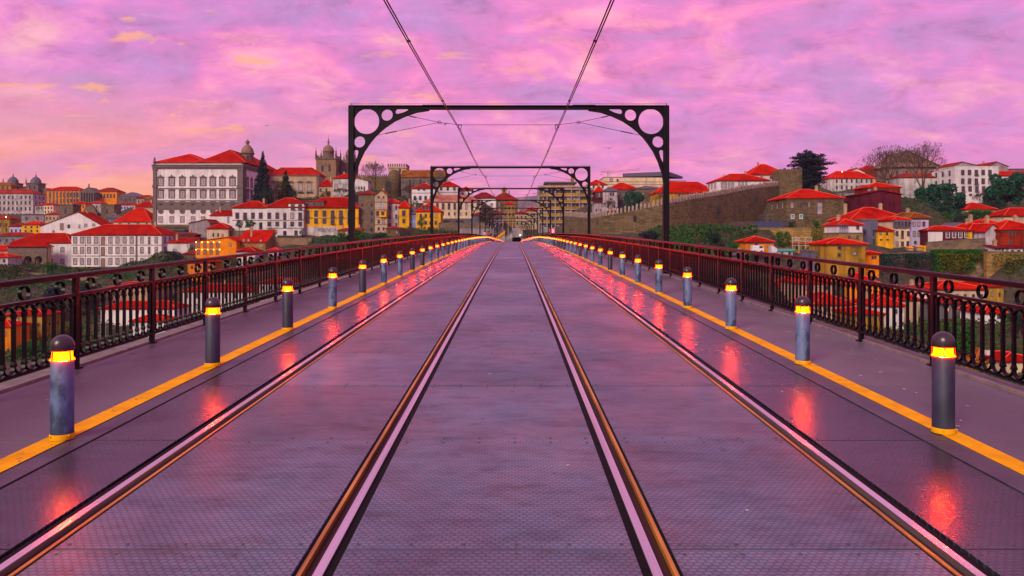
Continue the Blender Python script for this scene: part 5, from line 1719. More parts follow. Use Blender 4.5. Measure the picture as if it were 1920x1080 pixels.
p = Frame('cathedral', 'stone cathedral with two square towers topped by small domes', 'cathedral', 625, 372, 455)
p.box('nave', 598, 690, 335, 372, 6, 40, W_BROWN, 6)
for x0, x1, yt, dx, y0, mtl in ((592.5, 630, 298.5, 0, 0, wallmat('rubble')), (631.5, 660, 303, 0, 10, W_STONE)):
    w_ = (x1 - x0) * p.k
    xm = p.U((x0 + x1) / 2)
    tw = MB().box(p.U(x0), p.U(x1), y0, y0 + w_, -6, p.V(yt)); tw.build('tower', mtl, p.root)
    cr = MB().box(p.U(x0) - 0.5, p.U(x1) + 0.5, y0 - 0.5, y0 + w_ + 0.5, p.V(yt), p.V(yt) + 0.8)
    n = 9
    for i in range(n + 1):
        for (ax, ay) in ((p.U(x0) + w_ * i / n, y0 - 0.2), (p.U(x0) + w_ * i / n, y0 + w_ + 0.2), (p.U(x0) - 0.2, y0 + w_ * i / n), (p.U(x1) + 0.2, y0 + w_ * i / n)):
            cr.box(ax - 0.16, ax + 0.16, ay - 0.16, ay + 0.16, p.V(yt) + 0.8, p.V(yt) + 1.9)
    cr.box(p.U(x0) - 0.45, p.U(x1) + 0.45, y0 - 0.45, y0 + 0.05, p.V(yt) + 1.9, p.V(yt) + 2.25)
    cr.box(p.U(x1) + 0.0, p.U(x1) + 0.45, y0, y0 + w_, p.V(yt) + 1.9, p.V(yt) + 2.25)
    cr.box(p.U(x0) - 0.45, p.U(x0), y0, y0 + w_, p.V(yt) + 1.9, p.V(yt) + 2.25)
    cr.build('balustrade', M_GRANITE, p.root)
    for (ax, ay) in ((p.U(x0), y0), (p.U(x1), y0), (p.U(x0), y0 + w_), (p.U(x1), y0 + w_)):
        MB().lathe([(0.55, 0), (0.55, 2.2), (0.75, 2.4), (0.35, 3.0), (0.5, 3.7), (0.15, 4.8), (0.1, 6.6), (0, 6.7)], 6, 0, (ax, ay, p.V(yt) + 0.8)).build('pinnacle', M_GRANITE, p.root)
    z0 = p.V(yt) + 0.8
    R = w_ * 0.28
    MB().lathe([(R, 0), (R, 4.0), (R * 1.12, 4.2), (R * 1.12, 4.7), (R, 4.9)], 8, 0, (xm, y0 + w_ / 2, z0)).build('drum', W_STONE, p.root)
    MB().lathe([(R, 4.8), (R * 0.98, 6.0), (R * 0.82, 7.2), (R * 0.5, 8.2), (R * 0.2, 8.7), (0.5, 9.0), (0.5, 10.2), (0.9, 10.5), (0.3, 11.2), (0.45, 12.0), (0.1, 12.8), (0.06, 15.2), (0, 15.3)], 12, 0, (xm, y0 + w_ / 2, z0)).build('dome', MATS['dome_stone'] if 'dome_stone' in MATS else W_STONE, p.root)
    for i in range(2):
        put_window(p.root, 'a', p.U(x0) + w_ * (0.32 + 0.36 * i), y0, p.V(yt) - 5.5, 1.3, 4.2)
        put_window(p.root, 'a', p.U(x1), y0 + w_ * (0.32 + 0.36 * i), p.V(yt) - 5.5, 1.3, 4.2, PI / 2)
p.box('side_chapel', 634, 690, 333, 372, 5.0, 6.0, wallmat('tan'))
H2 = [dict(label='white canon house with red roof tucked under the cathedral towers', x0=624, x1=668, yr=326, ye=334, yb=374, D=432, dep=12, wall='dirtywhite', rows=[(630, 646, 2, 345, 359, 6, 'w')], roof='hip', rm='red', name='house', cat='house'),
      dict(label='low red-roofed house in front of the left cathedral tower', x0=597, x1=624, yr=336, ye=349, yb=374, D=436, dep=9, wall='tan', rows=[(601, 612, 2, 353, 360, 3.4, 'k')], roof='hip', rm='red', name='house', cat='house'),
      dict(label='small white house with two stacked red roofs right of the tall gantry post', x0=664, x1=690, yr=333, ye=339, yb=372, D=420, dep=9, wall='white', rows=[(668, 683, 4, 350, 355, 2.8, 'q')], roof='gabley', apex=668, rm='red', name='house', cat='house')]
for h_ in H2:
    build_house(h_)

# --- crenellated castle wall, tower and the church with the orange roof
p = Frame('castle_tower', 'crenellated stone tower and curtain wall behind the bare tree', 'tower', 720, 374, 446)
cw = MB().box(p.U(664), p.U(738), 2, 4, -5, p.V(330))
for i in range(19):
    x = p.U(664) + i * (p.U(738) - p.U(664)) / 19
    cw.box(x, x + 0.65, 2, 2.8, p.V(330), p.V(326.5))
cw.build('curtain_wall', W_BROWN, p.root)
tw = MB().box(p.U(728), p.U(762), 0, 10, -5, p.V(312.5)); tw.box(p.U(727), p.U(763), -0.4, 10.4, p.V(315.5), p.V(312.5))
tw.build('tower', wallmat('tan'), p.root)
for i in range(9):
    x = p.U(727) + i * (p.U(763) - p.U(727) - 0.7) / 8
    mm = MB().box(x, x + 0.7, -0.4, 0.2, p.V(312.5), p.V(308)); mm.box(x + 0.1, x + 0.6, -0.3, 0.1, p.V(308), p.V(307))
    mm.build('merlon', W_BROWN, p.root)
    y = -0.4 + i * 10.2 / 8
    MB().box(p.U(763) - 0.6, p.U(763), y + 0.9, y + 1.6, p.V(312.5), p.V(308)).build('merlon', W_BROWN, p.root)
put_window(p.root, 'k', p.U(750), 0, p.V(320), 1.2, 2.0)
MB().lathe([(3.9, -5), (3.9, p.V(330)), (3.2, p.V(324)), (1.6, p.V(319)), (0, p.V(318))], 14, 0, (p.U(740), -1.0, 0)).build('round_turret', W_BROWN, p.root)

p = Frame('church', 'old brown stone church with an orange tiled roof behind the second gantry', 'church', 795, 378, 432)
p.box('wall', 752, 834, 332, 378, 0, 14, W_GREY, 5)
r, c = roof_mesh('gablex', p.U(834) - p.U(753), 14, p.V(332), EYE + (450 - 319) * 439 / F - p.zb, 'brown', 0.5)
r.build('roof', roofmat('brown'), p.root, (p.U(793.5), 0, 0))
for x in (765, 785, 805):
    p.box('buttress', x, x + 3, 336, 378, -1.0, 0, W_GREY, 4)
    put_window(p.root, 'a', p.U(x + 10), 0, p.V(346), 1.0, 3.2)
MB().prism_y([(p.U(812), p.V(334)), (p.U(836), p.V(334)), (p.U(825), p.V(317))], -0.5, 0.0).build('gable', W_BROWN, p.root)

# --- far left: domed church, pediment, twin belfries
p = Frame('domed_church', 'hazy grey church with two domed towers on the far skyline', 'church', 40, 405, 735)
p.box('nave', 8, 84, 352, 405, 4, 24, W_GREY, 8)
r, c = roof_mesh('hip', p.U(50) - p.U(26), 16, p.V(352), p.V(347), 'dullred'); r.build('roof', roofmat('dullred'), p.root, (p.U(38), 5, 0))
for xm, hw in ((17, 11.5), (60, 11.5)):
    p.box('tower', xm - hw, xm + hw, 344, 405, 0, 12, W_GREY, 6)
    MB().box(p.U(xm - hw) - 0.7, p.U(xm + hw) + 0.7, -0.7, 12.7, p.V(344), p.V(342.5)).build('cornice', M_GRANITE, p.root)
    MB().lathe([(4.9, 0), (4.7, 2.2), (3.7, 4.2), (2.2, 5.7), (0.8, 6.5), (0.6, 8.0), (0.2, 8.4), (0.12, 11), (0, 11)], 12, 0, (p.U(xm), 6, p.V(342.5))).build('dome', wallmat('slate'), p.root)
    for s in (-1, 1):
        MB().lathe([(0.7, 0), (0.6, 1.8), (0.15, 4.6), (0, 5)], 6, 0, (p.U(xm + s * hw), 0.3, p.V(342.5))).build('pinnacle', M_GRANITE, p.root)
        put_window(p.root, 'a', p.U(xm + s * 4.5), 0, p.V(351), 1.8, 4.0)
p = Frame('portico', 'hazy grey pediment front topped by a statue on the far skyline', 'building', 165, 384, 695)
p.box('wall', 150, 180, 361, 384, 0, 14, W_GREY, 6)
MB().prism_y([(p.U(149), p.V(361.5)), (p.U(181), p.V(361.5)), (p.U(165), p.V(351))], -0.8, 14).build('pediment', W_GREY, p.root)
for i in range(6):
    MB().lathe([(0.8, 0), (0.7, p.V(361.5))], 8, 0, (p.U(153 + 4.8 * i), -0.9, 0)).build('column', M_GRANITE, p.root)
st = MB().box(p.U(164), p.U(166), 1, 2, p.V(351.5), p.V(349.5)); st.lathe([(0.6, 0), (0.75, 0.9), (0.5, 1.8), (0.25, 2.1), (0.35, 2.5), (0.0, 2.9)], 8, 0, (p.U(165), 1.5, p.V(349.5)))
st.tube((p.U(165) + 0.4, 1.5, p.V(349.5) + 1.6), (p.U(165) + 1.2, 1.3, p.V(349.5) + 2.3), 0.16, 0.12, 6)
st.build('statue', M_GRANITE, p.root)
p = Frame('belfry_church', 'dark stone church front with two square belfries and a curved gable among hazy houses', 'church', 162, 420, 470)
for x0, x1 in ((111, 137), (189, 214)):
    p.box('belfry', x0, x1, 384, 420, 0, (x1 - x0) * p.k, wallmat('stone'), 5)
    MB().box(p.U(x0) - 0.4, p.U(x1) + 0.4, -0.4, (x1 - x0) * p.k + 0.4, p.V(384.5), p.V(383)).build('cornice', M_GRANITE, p.root)
    MB().box(p.U(x0) - 0.2, p.U(x1) + 0.2, -0.2, 0, p.V(407), p.V(406)).build('string_course', M_GRANITE, p.root)
    put_window(p.root, 'a', p.U((x0 + x1) / 2 - 1), 0, p.V(395.5), 1.3, 3.4)
gm2 = MB().box(p.U(150), p.U(180), 1.0, 3.0, -5, p.V(398))
gm2.prism_y([(p.U(166) + 12 * p.k * math.cos(PI * i / 12), p.V(398) + 13 * p.k * math.sin(PI * i / 12)) for i in range(13)], 1.0, 3.0)
gm2.build('gable', W_STONE, p.root)
p.box('nave', 137, 189, 400, 420, 4, 22, wallmat('slate'), 5)

# --- arcaded loggia
p = Frame('arcade_house', 'stone loggia with three tall arches over a row of dark arches, low left', 'building', 54, 514, 330)
x0, x1 = 15, 87
k = p.k
mb = MB()
mb.box(p.U(x0), p.U(x1), 2.2, 3.6, -4, p.V(463)); mb.box(p.U(x1) - 0.35, p.U(x1) - 0.003, 1.002, 2.198, -4, p.V(463)); mb.build('back_wall', wallmat('tan'), p.root)
mb = MB()
cents = [32, 52.5, 72]
aw = 7.0
xsn = [x0]
for c in cents: xsn += [c - aw, c + aw]
xsn.append(x1)
for i in range(0, len(xsn), 2):
    mb.box(p.U(xsn[i]), p.U(xsn[i + 1]), 0, 1.0, -4, p.V(487))
mb.box(p.U(x0), p.U(x1), 0, 1.0, p.V(487) + aw * k + 0.05, p.V(463))
for i in range(0, len(xsn), 2):
    mb.box(p.U(xsn[i]), p.U(xsn[i + 1]), 0, 1.0, p.V(487), p.V(487) + aw * k + 0.05)
for c in cents:
    n = 12
    pts = [(p.U(c) - aw * k * math.cos(PI * i / n), p.V(487) + (aw * k) * math.sin(PI * i / n)) for i in range(n + 1)]
    top = p.V(487) + aw * k + 0.05
    for i in range(n):
        mb.hexa([(pts[i][0], 0, pts[i][1]), (pts[i + 1][0], 0, pts[i + 1][1]), (pts[i + 1][0], 1, pts[i + 1][1]), (pts[i][0], 1, pts[i][1]),
                 (pts[i][0], 0, top), (pts[i + 1][0], 0, top), (pts[i + 1][0], 1, top), (pts[i][0], 1, top)])
    mb.box(p.U(c - aw), p.U(c + aw), 0, 1.0, p.V(501), p.V(497.5))
mb.build('arcade', wallmat('stone'), p.root)
for c in cents:
    put_window(p.root, 'k', p.U(c), 2.2, p.V(488), 1.6, 2.0)
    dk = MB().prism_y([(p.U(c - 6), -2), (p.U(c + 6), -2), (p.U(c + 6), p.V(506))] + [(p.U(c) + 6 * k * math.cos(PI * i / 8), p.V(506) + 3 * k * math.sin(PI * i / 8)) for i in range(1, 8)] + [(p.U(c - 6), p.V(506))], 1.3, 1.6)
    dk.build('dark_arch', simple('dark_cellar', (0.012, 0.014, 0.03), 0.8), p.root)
p.box('upper_band', x0, x1 + 1, 465, 474, -0.12, 0.0, M_GRANITE)
r, c = roof_mesh('hip', p.U(90) - p.U(14), 4, p.V(462), p.V(455), 'red'); r.build('roof', R_RED, p.root, (p.U(52), -0.4, 0))

# --- apartment block right of the axis
p = Frame('apartment_block', 'concrete apartment block with ochre balcony bands behind the right-hand gantries', 'apartment building', 1062, 440, 360)
p.box('wall', 1009, 1104, 350, 440, 0, 16, wallmat('concrete'), 4)
p.box('stair_tower', 1104, 1115, 352, 440, 1.5, 15, wallmat('tan'), 4)
p.box('penthouse', 1028, 1076, 343, 350, 2, 13, wallmat('tan'))
p.box('penthouse_roof', 1021, 1082, 340.5, 343.2, 0.5, 15, simple('roof_flat_dark', (0.08, 0.07, 0.08), 0.8))
p.box('chimney', 1073, 1079, 322, 350, 8, 9.6, wallmat('ochre'))
p.box('parapet', 1008, 1105, 348, 351, -0.5, 0.0, wallmat('tan'))
OCH = wallmat('ochre')
for fl in range(6):
    yt = 355.5 + 12.6 * fl
    nbay = 6
    for i in range(nbay):
        xa = 1012 + i * 15.2
        if fl < 5:
            b = MB().box(p.U(xa), p.U(xa + 13.6), -1.0, -0.85, p.V(yt + 11.6), p.V(yt + 6.6)); b.box(p.U(xa), p.U(xa + 13.6), -1.0, 0, p.V(yt + 12.2), p.V(yt + 11.6))
            b.build('balcony', OCH, p.root)
        rr = random.Random(fl * 9 + i)
        for j in range(2):
            put_window(p.root, rr.choice('kkwdq'), p.U(xa + 3.6 + 6.6 * j), 0, p.V(yt + 4.4), 1.4, 1.9)
    p.box('floor_slab', 1009, 1104, yt - 1.2, yt + 0.2, -1.05, 0.0, wallmat('tan'))
    for j in range(2):
        put_window(p.root, 'k', p.U(1107 + 4.6 * j), 1.5, p.V(yt + 5), 0.9, 1.9)
for i in range(7):
    p.box('fin', 1009.5 + i * 15.2, 1011.5 + i * 15.2, 351, 440, -1.1, 0.0, wallmat('concrete'), 3)

# --- modern building with the dark roof slab, crane
p = Frame('modern_pavilion', 'modern building with a wide dark flat roof overhang on the skyline', 'building', 1222, 352, 438)
p.box('wall', 1212, 1288, 338, 352, 2, 20, wallmat('concrete'), 6)
p.box('glass_front', 1216, 1250, 336, 339.5, 1.0, 2.0, simple('teal_glass', (0.15, 0.30, 0.38), 0.2))
mb = MB().hexa([(p.U(1166), -3, p.V(332)), (p.U(1250), -5, p.V(331)), (p.U(1292), 16, p.V(331)), (p.U(1180), 24, p.V(331)), (p.U(1166), -3, p.V(326)), (p.U(1250), -5, p.V(323)), (p.U(1292), 16, p.V(327)), (p.U(1180), 24, p.V(326))])
mb.build('roof', simple('roof_dark_slab', (0.07, 0.07, 0.10), 0.6), p.root)
p.box('parapet', 1196, 1242, 343, 346, -3, -2.6, wallmat('tan'), 1)
for i in range(9): p.box('column', 1172 + i * 10, 1173 + i * 10, 331, 352, 1.0, 1.4, wallmat('grey'), 6)
MB().lathe([(0.0, -0.3), (0.35, 0), (0, 0.3)], 8, 0, (p.U(1213.5), -3, p.V(330.6))).build('floodlight', emit('lamp_white', (1.0, 0.8, 0.6), 8), p.root)
p = Frame('tower_crane', 'pale tower crane with a long jib on the skyline behind the red roofs', 'crane', 1141, 352, 470)
M_CR = simple('crane_paint', (0.42, 0.30, 0.26), 0.6)


def lattice(mb, a, b, wd, n, r=0.09):
    a, b = Vector(a), Vector(b)
    d = (b - a)
    up = Vector((0, 1, 0)) if abs(d.normalized().z) > 0.8 else Vector((0, 0, 1))
    s = d.cross(up).normalized() * wd / 2
    u = s.cross(d).normalized() * wd / 2
    cs = [s + u, s - u, -s - u, -s + u]
    for c in cs: mb.tube(a + c, b + c, r, r, 4)
    for i in range(n):
        q0, q1 = a + d * i / n, a + d * (i + 1) / n
        for j in range(4):
            mb.tube(q0 + cs[j], q1 + cs[(j + 1) % 4], r * 0.6, r * 0.6, 3)


mb = MB(); lattice(mb, (0, 0, -4), (0, 0, p.V(322)), 1.2, 9); mb.build('mast', M_CR, p.root)
mb = MB(); lattice(mb, (0, 0, p.V(323)), (p.U(1199), 0, p.V(317.5)), 0.9, 16, 0.07); mb.build('jib', M_CR, p.root)
mb = MB(); lattice(mb, (0, 0, p.V(323)), (p.U(1126), 0, p.V(322)), 0.9, 5, 0.07); mb.build('counter_jib', M_CR, p.root)
MB().box(p.U(1125), p.U(1130), -0.7, 0.7, p.V(332) + 1.6, p.V(327)).build('counterweight', wallmat('rust'), p.root)
mb = MB(); mb.tube((0, 0, p.V(322)), (0, 0, p.V(318)), 0.25, 0.1, 5)
mb.tube((0, 0, p.V(318)), (p.U(1180), 0, p.V(318.4)), 0.04, 0.04, 3); mb.tube((0, 0, p.V(318)), (p.U(1127), 0, p.V(322)), 0.04, 0.04, 3)
mb.build('tie_rods', M_CR, p.root)

# --- church with a brown pediment behind the plane trees
p = Frame('pediment_church', 'brown stone church front with a broad pediment behind two bare plane trees', 'church', 1712, 345, 425)
W_CH = masonry('wall_church', (0.24, 0.145, 0.11), 1.1)
p.box('wall', 1668, 1756, 312, 345, 0, 20, W_CH, 6)
MB().prism_y([(p.U(1664), p.V(312)), (p.U(1760), p.V(312)), (p.U(1697), p.V(283))], -1.0, 20).build('pediment', W_CH, p.root)
mb = MB()
for xe in (1663, 1761):
    mb.tube((p.U(xe), -1.1, p.V(311.5)), (p.U(1697), -1.1, p.V(282)), 0.45, 0.45, 5)
mb.build('raking_cornice', M_GRANITE, p.root)
put_window(p.root, 'r', p.U(1705), -1.0, p.V(303), 1.6, 1.6)
MB().box(p.U(1663), p.U(1761), -1.4, 0.0, p.V(313.5), p.V(311)).build('cornice', M_GRANITE, p.root)
for x in (1688, 1693, 1698): put_window(p.root, 'k', p.U(x), -1.0, p.V(301), 0.9, 2.4)
for x in (1682, 1700, 1718, 1736): put_window(p.root, 'k', p.U(x), 0, p.V(325), 1.2, 3.0)

# ------------------------------------------------------------------ the old town wall with its merlons
def town_wall():
    #  top of the wall walk and foot of the wall, from the bridge end uphill to the tower
    pts = [(1056, 404, 446, 300), (1108, 409, 446, 262), (1133, 404, 446, 250), (1190, 394, 446, 244), (1245, 383, 440, 240), (1292, 374, 434, 246), (1345, 366, 428, 256), (1400, 355, 424, 268), (1462, 347, 424, 284)]
    root = empty('town_wall', tuple(at(1250, 440, 240)))
    o = Vector(root.location)
    tag(root, 'long medieval stone wall with a row of pointed merlons climbing to its tower', 'wall')
    mer = []
    for (a, b) in zip(pts, pts[1:]):
        A, B = at(a[0], a[1], a[3]) - o, at(b[0], b[1], b[3]) - o
        A0, B0 = at(a[0], a[2], a[3]) - o, at(b[0], b[2], b[3]) - o
        d = Vector((B.x - A.x, B.y - A.y, 0)); ln = d.length; d.normalize()
        nrm = Vector((-d.y, d.x, 0)) * 1.6
        MB().hexa([(A0.x, A0.y, A0.z - 5), (B0.x, B0.y, B0.z - 5), (B0.x + nrm.x, B0.y + nrm.y, B0.z - 5), (A0.x + nrm.x, A0.y + nrm.y, A0.z - 5),
                   tuple(A), tuple(B), tuple(B + nrm), tuple(A + nrm)]).build('wall_section', W_BROWN, root)
        n = max(2, int(ln / 1.3))
        for i in range(n):
            mer.append((A.lerp(B, (i + 0.5) / n), math.atan2(d.y, d.x)))
    mm = MB().box(-0.36, 0.36, 0.0, 0.6, -0.2, 1.25)
    mm.hexa([(-0.40, -0.04, 1.25), (0.40, -0.04, 1.25), (0.40, 0.64, 1.25), (-0.40, 0.64, 1.25), (-0.12, 0.2, 1.85), (0.12, 0.2, 1.85), (0.12, 0.4, 1.85), (-0.12, 0.4, 1.85)])
    me = mm.mesh('merlon', simple('merlon_stone', (0.26, 0.20, 0.16), 0.9, 0, 0.4, 1.2))
    for q, an in mer:
        link('merlon', me, root, tuple(q), (0, 0, an + random.uniform(-0.1, 0.1)), (random.uniform(0.9, 1.1), 1, random.uniform(0.8, 1.12)))
    # arrow slits, the dark gate
    sl = MB()
    for px, py, D in ((1190, 409, 244), (1208, 441, 242.6), (1219, 441, 242), (1348, 362 + 30, 256), (1420, 375, 270)):
        q = at(px, py, D - 0.3) - o
        sl.box(q.x - 0.35, q.x + 0.35, q.y - 0.25, q.y + 0.6, q.z - 0.9, q.z + 0.9)
    sl.build('arrow_slits', simple('dark_cellar', (0.012, 0.014, 0.03), 0.8), root)
    T, Bm = at(1462, 318, 282) - o, at(1504, 420, 282) - o
    tw = MB().box(T.x, Bm.x, T.y, T.y + 8.5, Bm.z - 6, T.z)
    tw.build('wall_tower', W_BROWN, root)
    for i in range(6):
        x = T.x + (Bm.x - T.x - 0.9) * i / 5
        MB().box(x, x + 0.9, T.y, T.y + 0.6, T.z, T.z + (0.6 if i % 2 else 0.25)).build('tower_merlon', W_GREY, root)


town_wall()

# garden terraces and retaining walls
def wall_thing(label, x0, x1, yt, yb, D, th, mat, D2=None, yt2=None, yb2=None, cope=True, name='retaining_wall'):
    A, B = at(x0, yt, D), at(x1, yt2 or yt, D2 or D)
    A0, B0 = at(x0, yb, D), at(x1, yb2 or yb, D2 or D)
    o = Vector(((A.x + B.x) / 2, (A.y + B.y) / 2, min(A0.z, B0.z)))
    r = empty(name, tuple(o))
    tag(r, label, 'wall')
    d = (B - A); d.z = 0; d.normalize()
    n = Vector((-d.y, d.x, 0)) * th
    q = [A0 - o - Vector((0, 0, 3)), B0 - o - Vector((0, 0, 3)), B0 - o - Vector((0, 0, 3)) + n, A0 - o - Vector((0, 0, 3)) + n, A - o, B - o, B - o + n, A - o + n]
    MB().hexa(q).build('masonry', mat, r)
    if cope:
        u = Vector((0, 0, 0.18)); e = n.normalized() * 0.12
        MB().hexa([A - o - e, B - o - e, B - o + n + e, A - o + n + e, A - o - e + u, B - o - e + u, B - o + n + e + u, A - o + n + e + u]).build('coping', M_GRANITE, r)
    return r


wall_thing('rubble stone retaining wall below the white three-storey house', 500, 584, 446, 476, 312, 1.2, wallmat('rubble'))
wall_thing('grey stone terrace wall with pale coping at the left bridge head', 822, 912, 418, 448, 318, 1.2, wallmat('stone'))
wall_thing('lower pale wall strip at the left bridge head', 862, 925, 428, 448, 296, 0.8, wallmat('concrete'))
wall_thing('dark stone garden wall between palace terrace and cream house', 426, 500, 433, 452, 328, 1.0, wallmat('stone'))
wall_thing('high garden terrace wall under the lonely stone house', 1410, 1570, 428, 474, 230, 1.4, wallmat('ochrestone'), 222, 426, 476)
wall_thing('long stone wall along the cliff top below the maroon house', 1738, 1848, 455, 474, 195, 1.0, wallmat('stone'), 192, 447, 472)
wall_thing('cliff wall of rough stone under the cottages, right', 1646, 1760, 478, 516, 188, 1.4, wallmat('darkstone'), 190, 472, 512)
wall_thing('tall patched ochre cliff wall at the right edge', 1850, 1960, 472, 524, 184, 1.6, wallmat('ochrestone'), 182, 474, 530)
wall_thing('mossy cliff wall under the long stone wall', 1738, 1852, 473, 514, 190.5, 1.4, wallmat('rubble'), 188, 472, 516)
wall_thing('dark stone wall under the palace terrace', 300, 400, 436, 462, 350, 1.0, wallmat('darkstone'))
wall_thing('grey garden wall beside the long white far house', 1500, 1620, 362, 372, 330, 0.8, wallmat('concrete'))
wall_thing('low terrace wall below the arcade and white building', 0, 330, 520, 540, 305, 1.0, wallmat('rubble'))

# --- bridge end: concrete ramp with the tunnel mouth
p = Frame('tunnel_ramp', 'grey concrete ramp building with a dark square tunnel mouth at the end of the tracks', 'tunnel entrance', 964, 461, 288)
C = wallmat('concrete')
base = zd(268) - p.zb
xs0, xs1 = p.U(960.5), p.U(977)
zt = p.V(445)
mb = MB()
mb.box(p.U(936), xs0, 0, 10, -3, p.V(447)); mb.box(xs1, p.U(994), 0, 10, -3, p.V(447)); mb.box(xs0, xs1, 0, 10, zt, p.V(443))
mb.hexa([(p.U(936), 0, p.V(447)), (xs0, 0, p.V(447)), (xs0, 10, p.V(447)), (p.U(936), 10, p.V(447)), (p.U(944), 0.5, p.V(445.5)), (xs0, 0.5, p.V(433.5)), (xs0, 9.5, p.V(433.5)), (p.U(944), 9.5, p.V(445.5))])
mb.box(xs0, p.U(980), 0.5, 9.5, p.V(443), p.V(432))
mb.box(p.U(962), p.U(976), 0.5, 9.5, p.V(432), p.V(427.5))
mb.build('ramp_wall', C, p.root)
dk = MB().box(xs0, xs1, 9.0, 9.4, -3, zt); dk.box(xs0, xs1, 0.5, 9, -2.5, -2.4); dk.box(xs0 + 0.002, xs0 + 0.1, 0.3, 9, -3, zt - 0.01); dk.box(xs1 - 0.1, xs1 - 0.002, 0.3, 9, -3, zt - 0.01)
dk.build('tunnel_interior', simple('tunnel_black', (0.01, 0.011, 0.02), 0.9), p.root)
MB().tube((p.U(943), 0.2, p.V(446.5)), (p.U(961), 0.2, p.V(433)), 0.12, 0.12, 6).build('handrail', C, p.root)
MB().lathe([(0, -0.22), (0.2, 0), (0, 0.22)], 8, 0, (p.U(975.6), -0.3, p.V(440.8))).build('floodlight', emit('lamp_white2', (1.0, 0.72, 0.45), 14), p.root)
p = Frame('street_surface', 'paved street behind the end of the bridge', None, 960, 452, 290)
p.root['kind'] = 'structure'
MB().box(-30, 34, 8, 90, -2.5, 1.2).build('paving', wallmat('concrete'), p.root)
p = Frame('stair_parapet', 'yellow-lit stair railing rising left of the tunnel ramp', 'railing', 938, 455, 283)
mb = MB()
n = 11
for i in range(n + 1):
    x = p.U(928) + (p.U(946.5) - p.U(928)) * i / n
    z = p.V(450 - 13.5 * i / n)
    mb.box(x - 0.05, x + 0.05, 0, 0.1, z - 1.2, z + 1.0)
mb.build('bars', M_YELLOW, p.root)  # yellow light on the railing, put into its colour with the line paint
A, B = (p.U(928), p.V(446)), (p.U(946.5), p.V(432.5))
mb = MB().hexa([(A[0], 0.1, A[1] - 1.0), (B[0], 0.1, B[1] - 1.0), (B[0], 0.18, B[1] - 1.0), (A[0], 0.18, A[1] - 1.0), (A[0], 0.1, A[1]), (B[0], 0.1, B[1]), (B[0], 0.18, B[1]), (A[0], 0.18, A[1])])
mb.build('panel', M_YELLOW, p.root)  # the same yellow light put into the panel's colour
mb = MB().hexa([(A[0], -0.3, A[1] - 6), (B[0], -0.3, B[1] - 6), (B[0], 2.0, B[1] - 6), (A[0], 2.0, A[1] - 6), (A[0], -0.3, A[1] - 1.6), (B[0], -0.3, B[1] - 1.6), (B[0], 2.0, B[1] - 1.6), (A[0], 2.0, A[1] - 1.6)])
mb.build('stair', C, p.root)
for lab, px, yt, yb, D in (('pale tall lamp mast at the end of the bridge, left one', 952.8, 398, 446, 300), ('pale lamp mast at the end of the bridge, shorter right one', 961, 409, 440, 305)):
    p = Frame('lamp_mast', lab, 'lamp post', px, yb, D, 'lamp masts at the bridge end')
    MB().lathe([(0.14, -2), (0.11, 1), (0.07, p.V(yt))], 8).build('mast', simple('mast_pale', (0.50, 0.40, 0.42), 0.5), p.root)
    m2 = MB(); m2.tube((0, 0, p.V(yt)), (0.9, 0, p.V(yt) + 0.25), 0.05, 0.05, 5); m2.box(0.7, 1.3, -0.12, 0.12, p.V(yt) + 0.2, p.V(yt) + 0.32)
    m2.build('lantern', M_GRANITE, p.root)

# --- small things on the right slope
p = Frame('funicular_track', 'dark inclined funicular track descending the green slope', 'railway', 1402, 470, 226)
A, B = (p.U(1376), p.V(468)), (p.U(1413), p.V(424))
mb = MB()
for s in (0, 2.6):
    mb.hexa([(A[0], s, A[1] - 2), (B[0], s + 9, B[1] - 2), (B[0], s + 9.4, B[1] - 2), (A[0], s + 0.4, A[1] - 2), (A[0], s, A[1] + 0.9), (B[0], s + 9, B[1] + 0.9), (B[0], s + 9.4, B[1] + 0.9), (A[0], s + 0.4, A[1] + 0.9)])
mb.build('side_wall', wallmat('darkstone'), p.root)
mb = MB()
for s in (0.9, 2.1):
    mb.tube((A[0], s, A[1] + 0.3), (B[0], s + 9, B[1] + 0.3), 0.08, 0.08, 5)
for i in range(14):
    t = i / 14
    mb.box(A[0] + (B[0] - A[0]) * t - 0.15, A[0] + (B[0] - A[0]) * t + 0.15, 0.4 + 9 * t, 2.6 + 9 * t, A[1] + (B[1] - A[1]) * t, A[1] + (B[1] - A[1]) * t + 0.2)
mb.build('track', M_GRANITE, p.root)
p = Frame('blue_fence', 'dark blue sheet fence along the terrace under the wall tower', 'fence', 1443, 427, 243)
for i in range(12):
    x = 1414 + i * 5
    p.box('panel', x, x + 4.8, 415.5 + 0.5 * math.sin(i * 2.0), 427, 0, 0.08, simple('fence_blue', (0.035, 0.05, 0.11), 0.6, 0, 0.3, 1.0), 1)
p = Frame('market_awning', 'teal fabric awning stall with pale scribbled lettering above the right railing', 'awning', 1474, 478, 196)
mb = MB()
n = 8
for i in range(n):
    a0, a1 = -0.7 + 1.9 * i / n, -0.7 + 1.9 * (i + 1) / n
    mb.hexa([(p.U(1457), 0.5 - 0.8 * math.cos(a0), p.V(470) + 0.55 * math.sin(a0)), (p.U(1490), 0.5 - 0.8 * math.cos(a0), p.V(470) + 0.55 * math.sin(a0)), (p.U(1490), 0.54 - 0.8 * math.cos(a0), p.V(470) + 0.55 * math.sin(a0)), (p.U(1457), 0.54 - 0.8 * math.cos(a0), p.V(470) + 0.55 * math.sin(a0)),
             (p.U(1457), 0.5 - 0.8 * math.cos(a1), p.V(470) + 0.55 * math.sin(a1)), (p.U(1490), 0.5 - 0.8 * math.cos(a1), p.V(470) + 0.55 * math.sin(a1)), (p.U(1490), 0.54 - 0.8 * math.cos(a1), p.V(470) + 0.55 * math.sin(a1)), (p.U(1457), 0.54 - 0.8 * math.cos(a1), p.V(470) + 0.55 * math.sin(a1))])
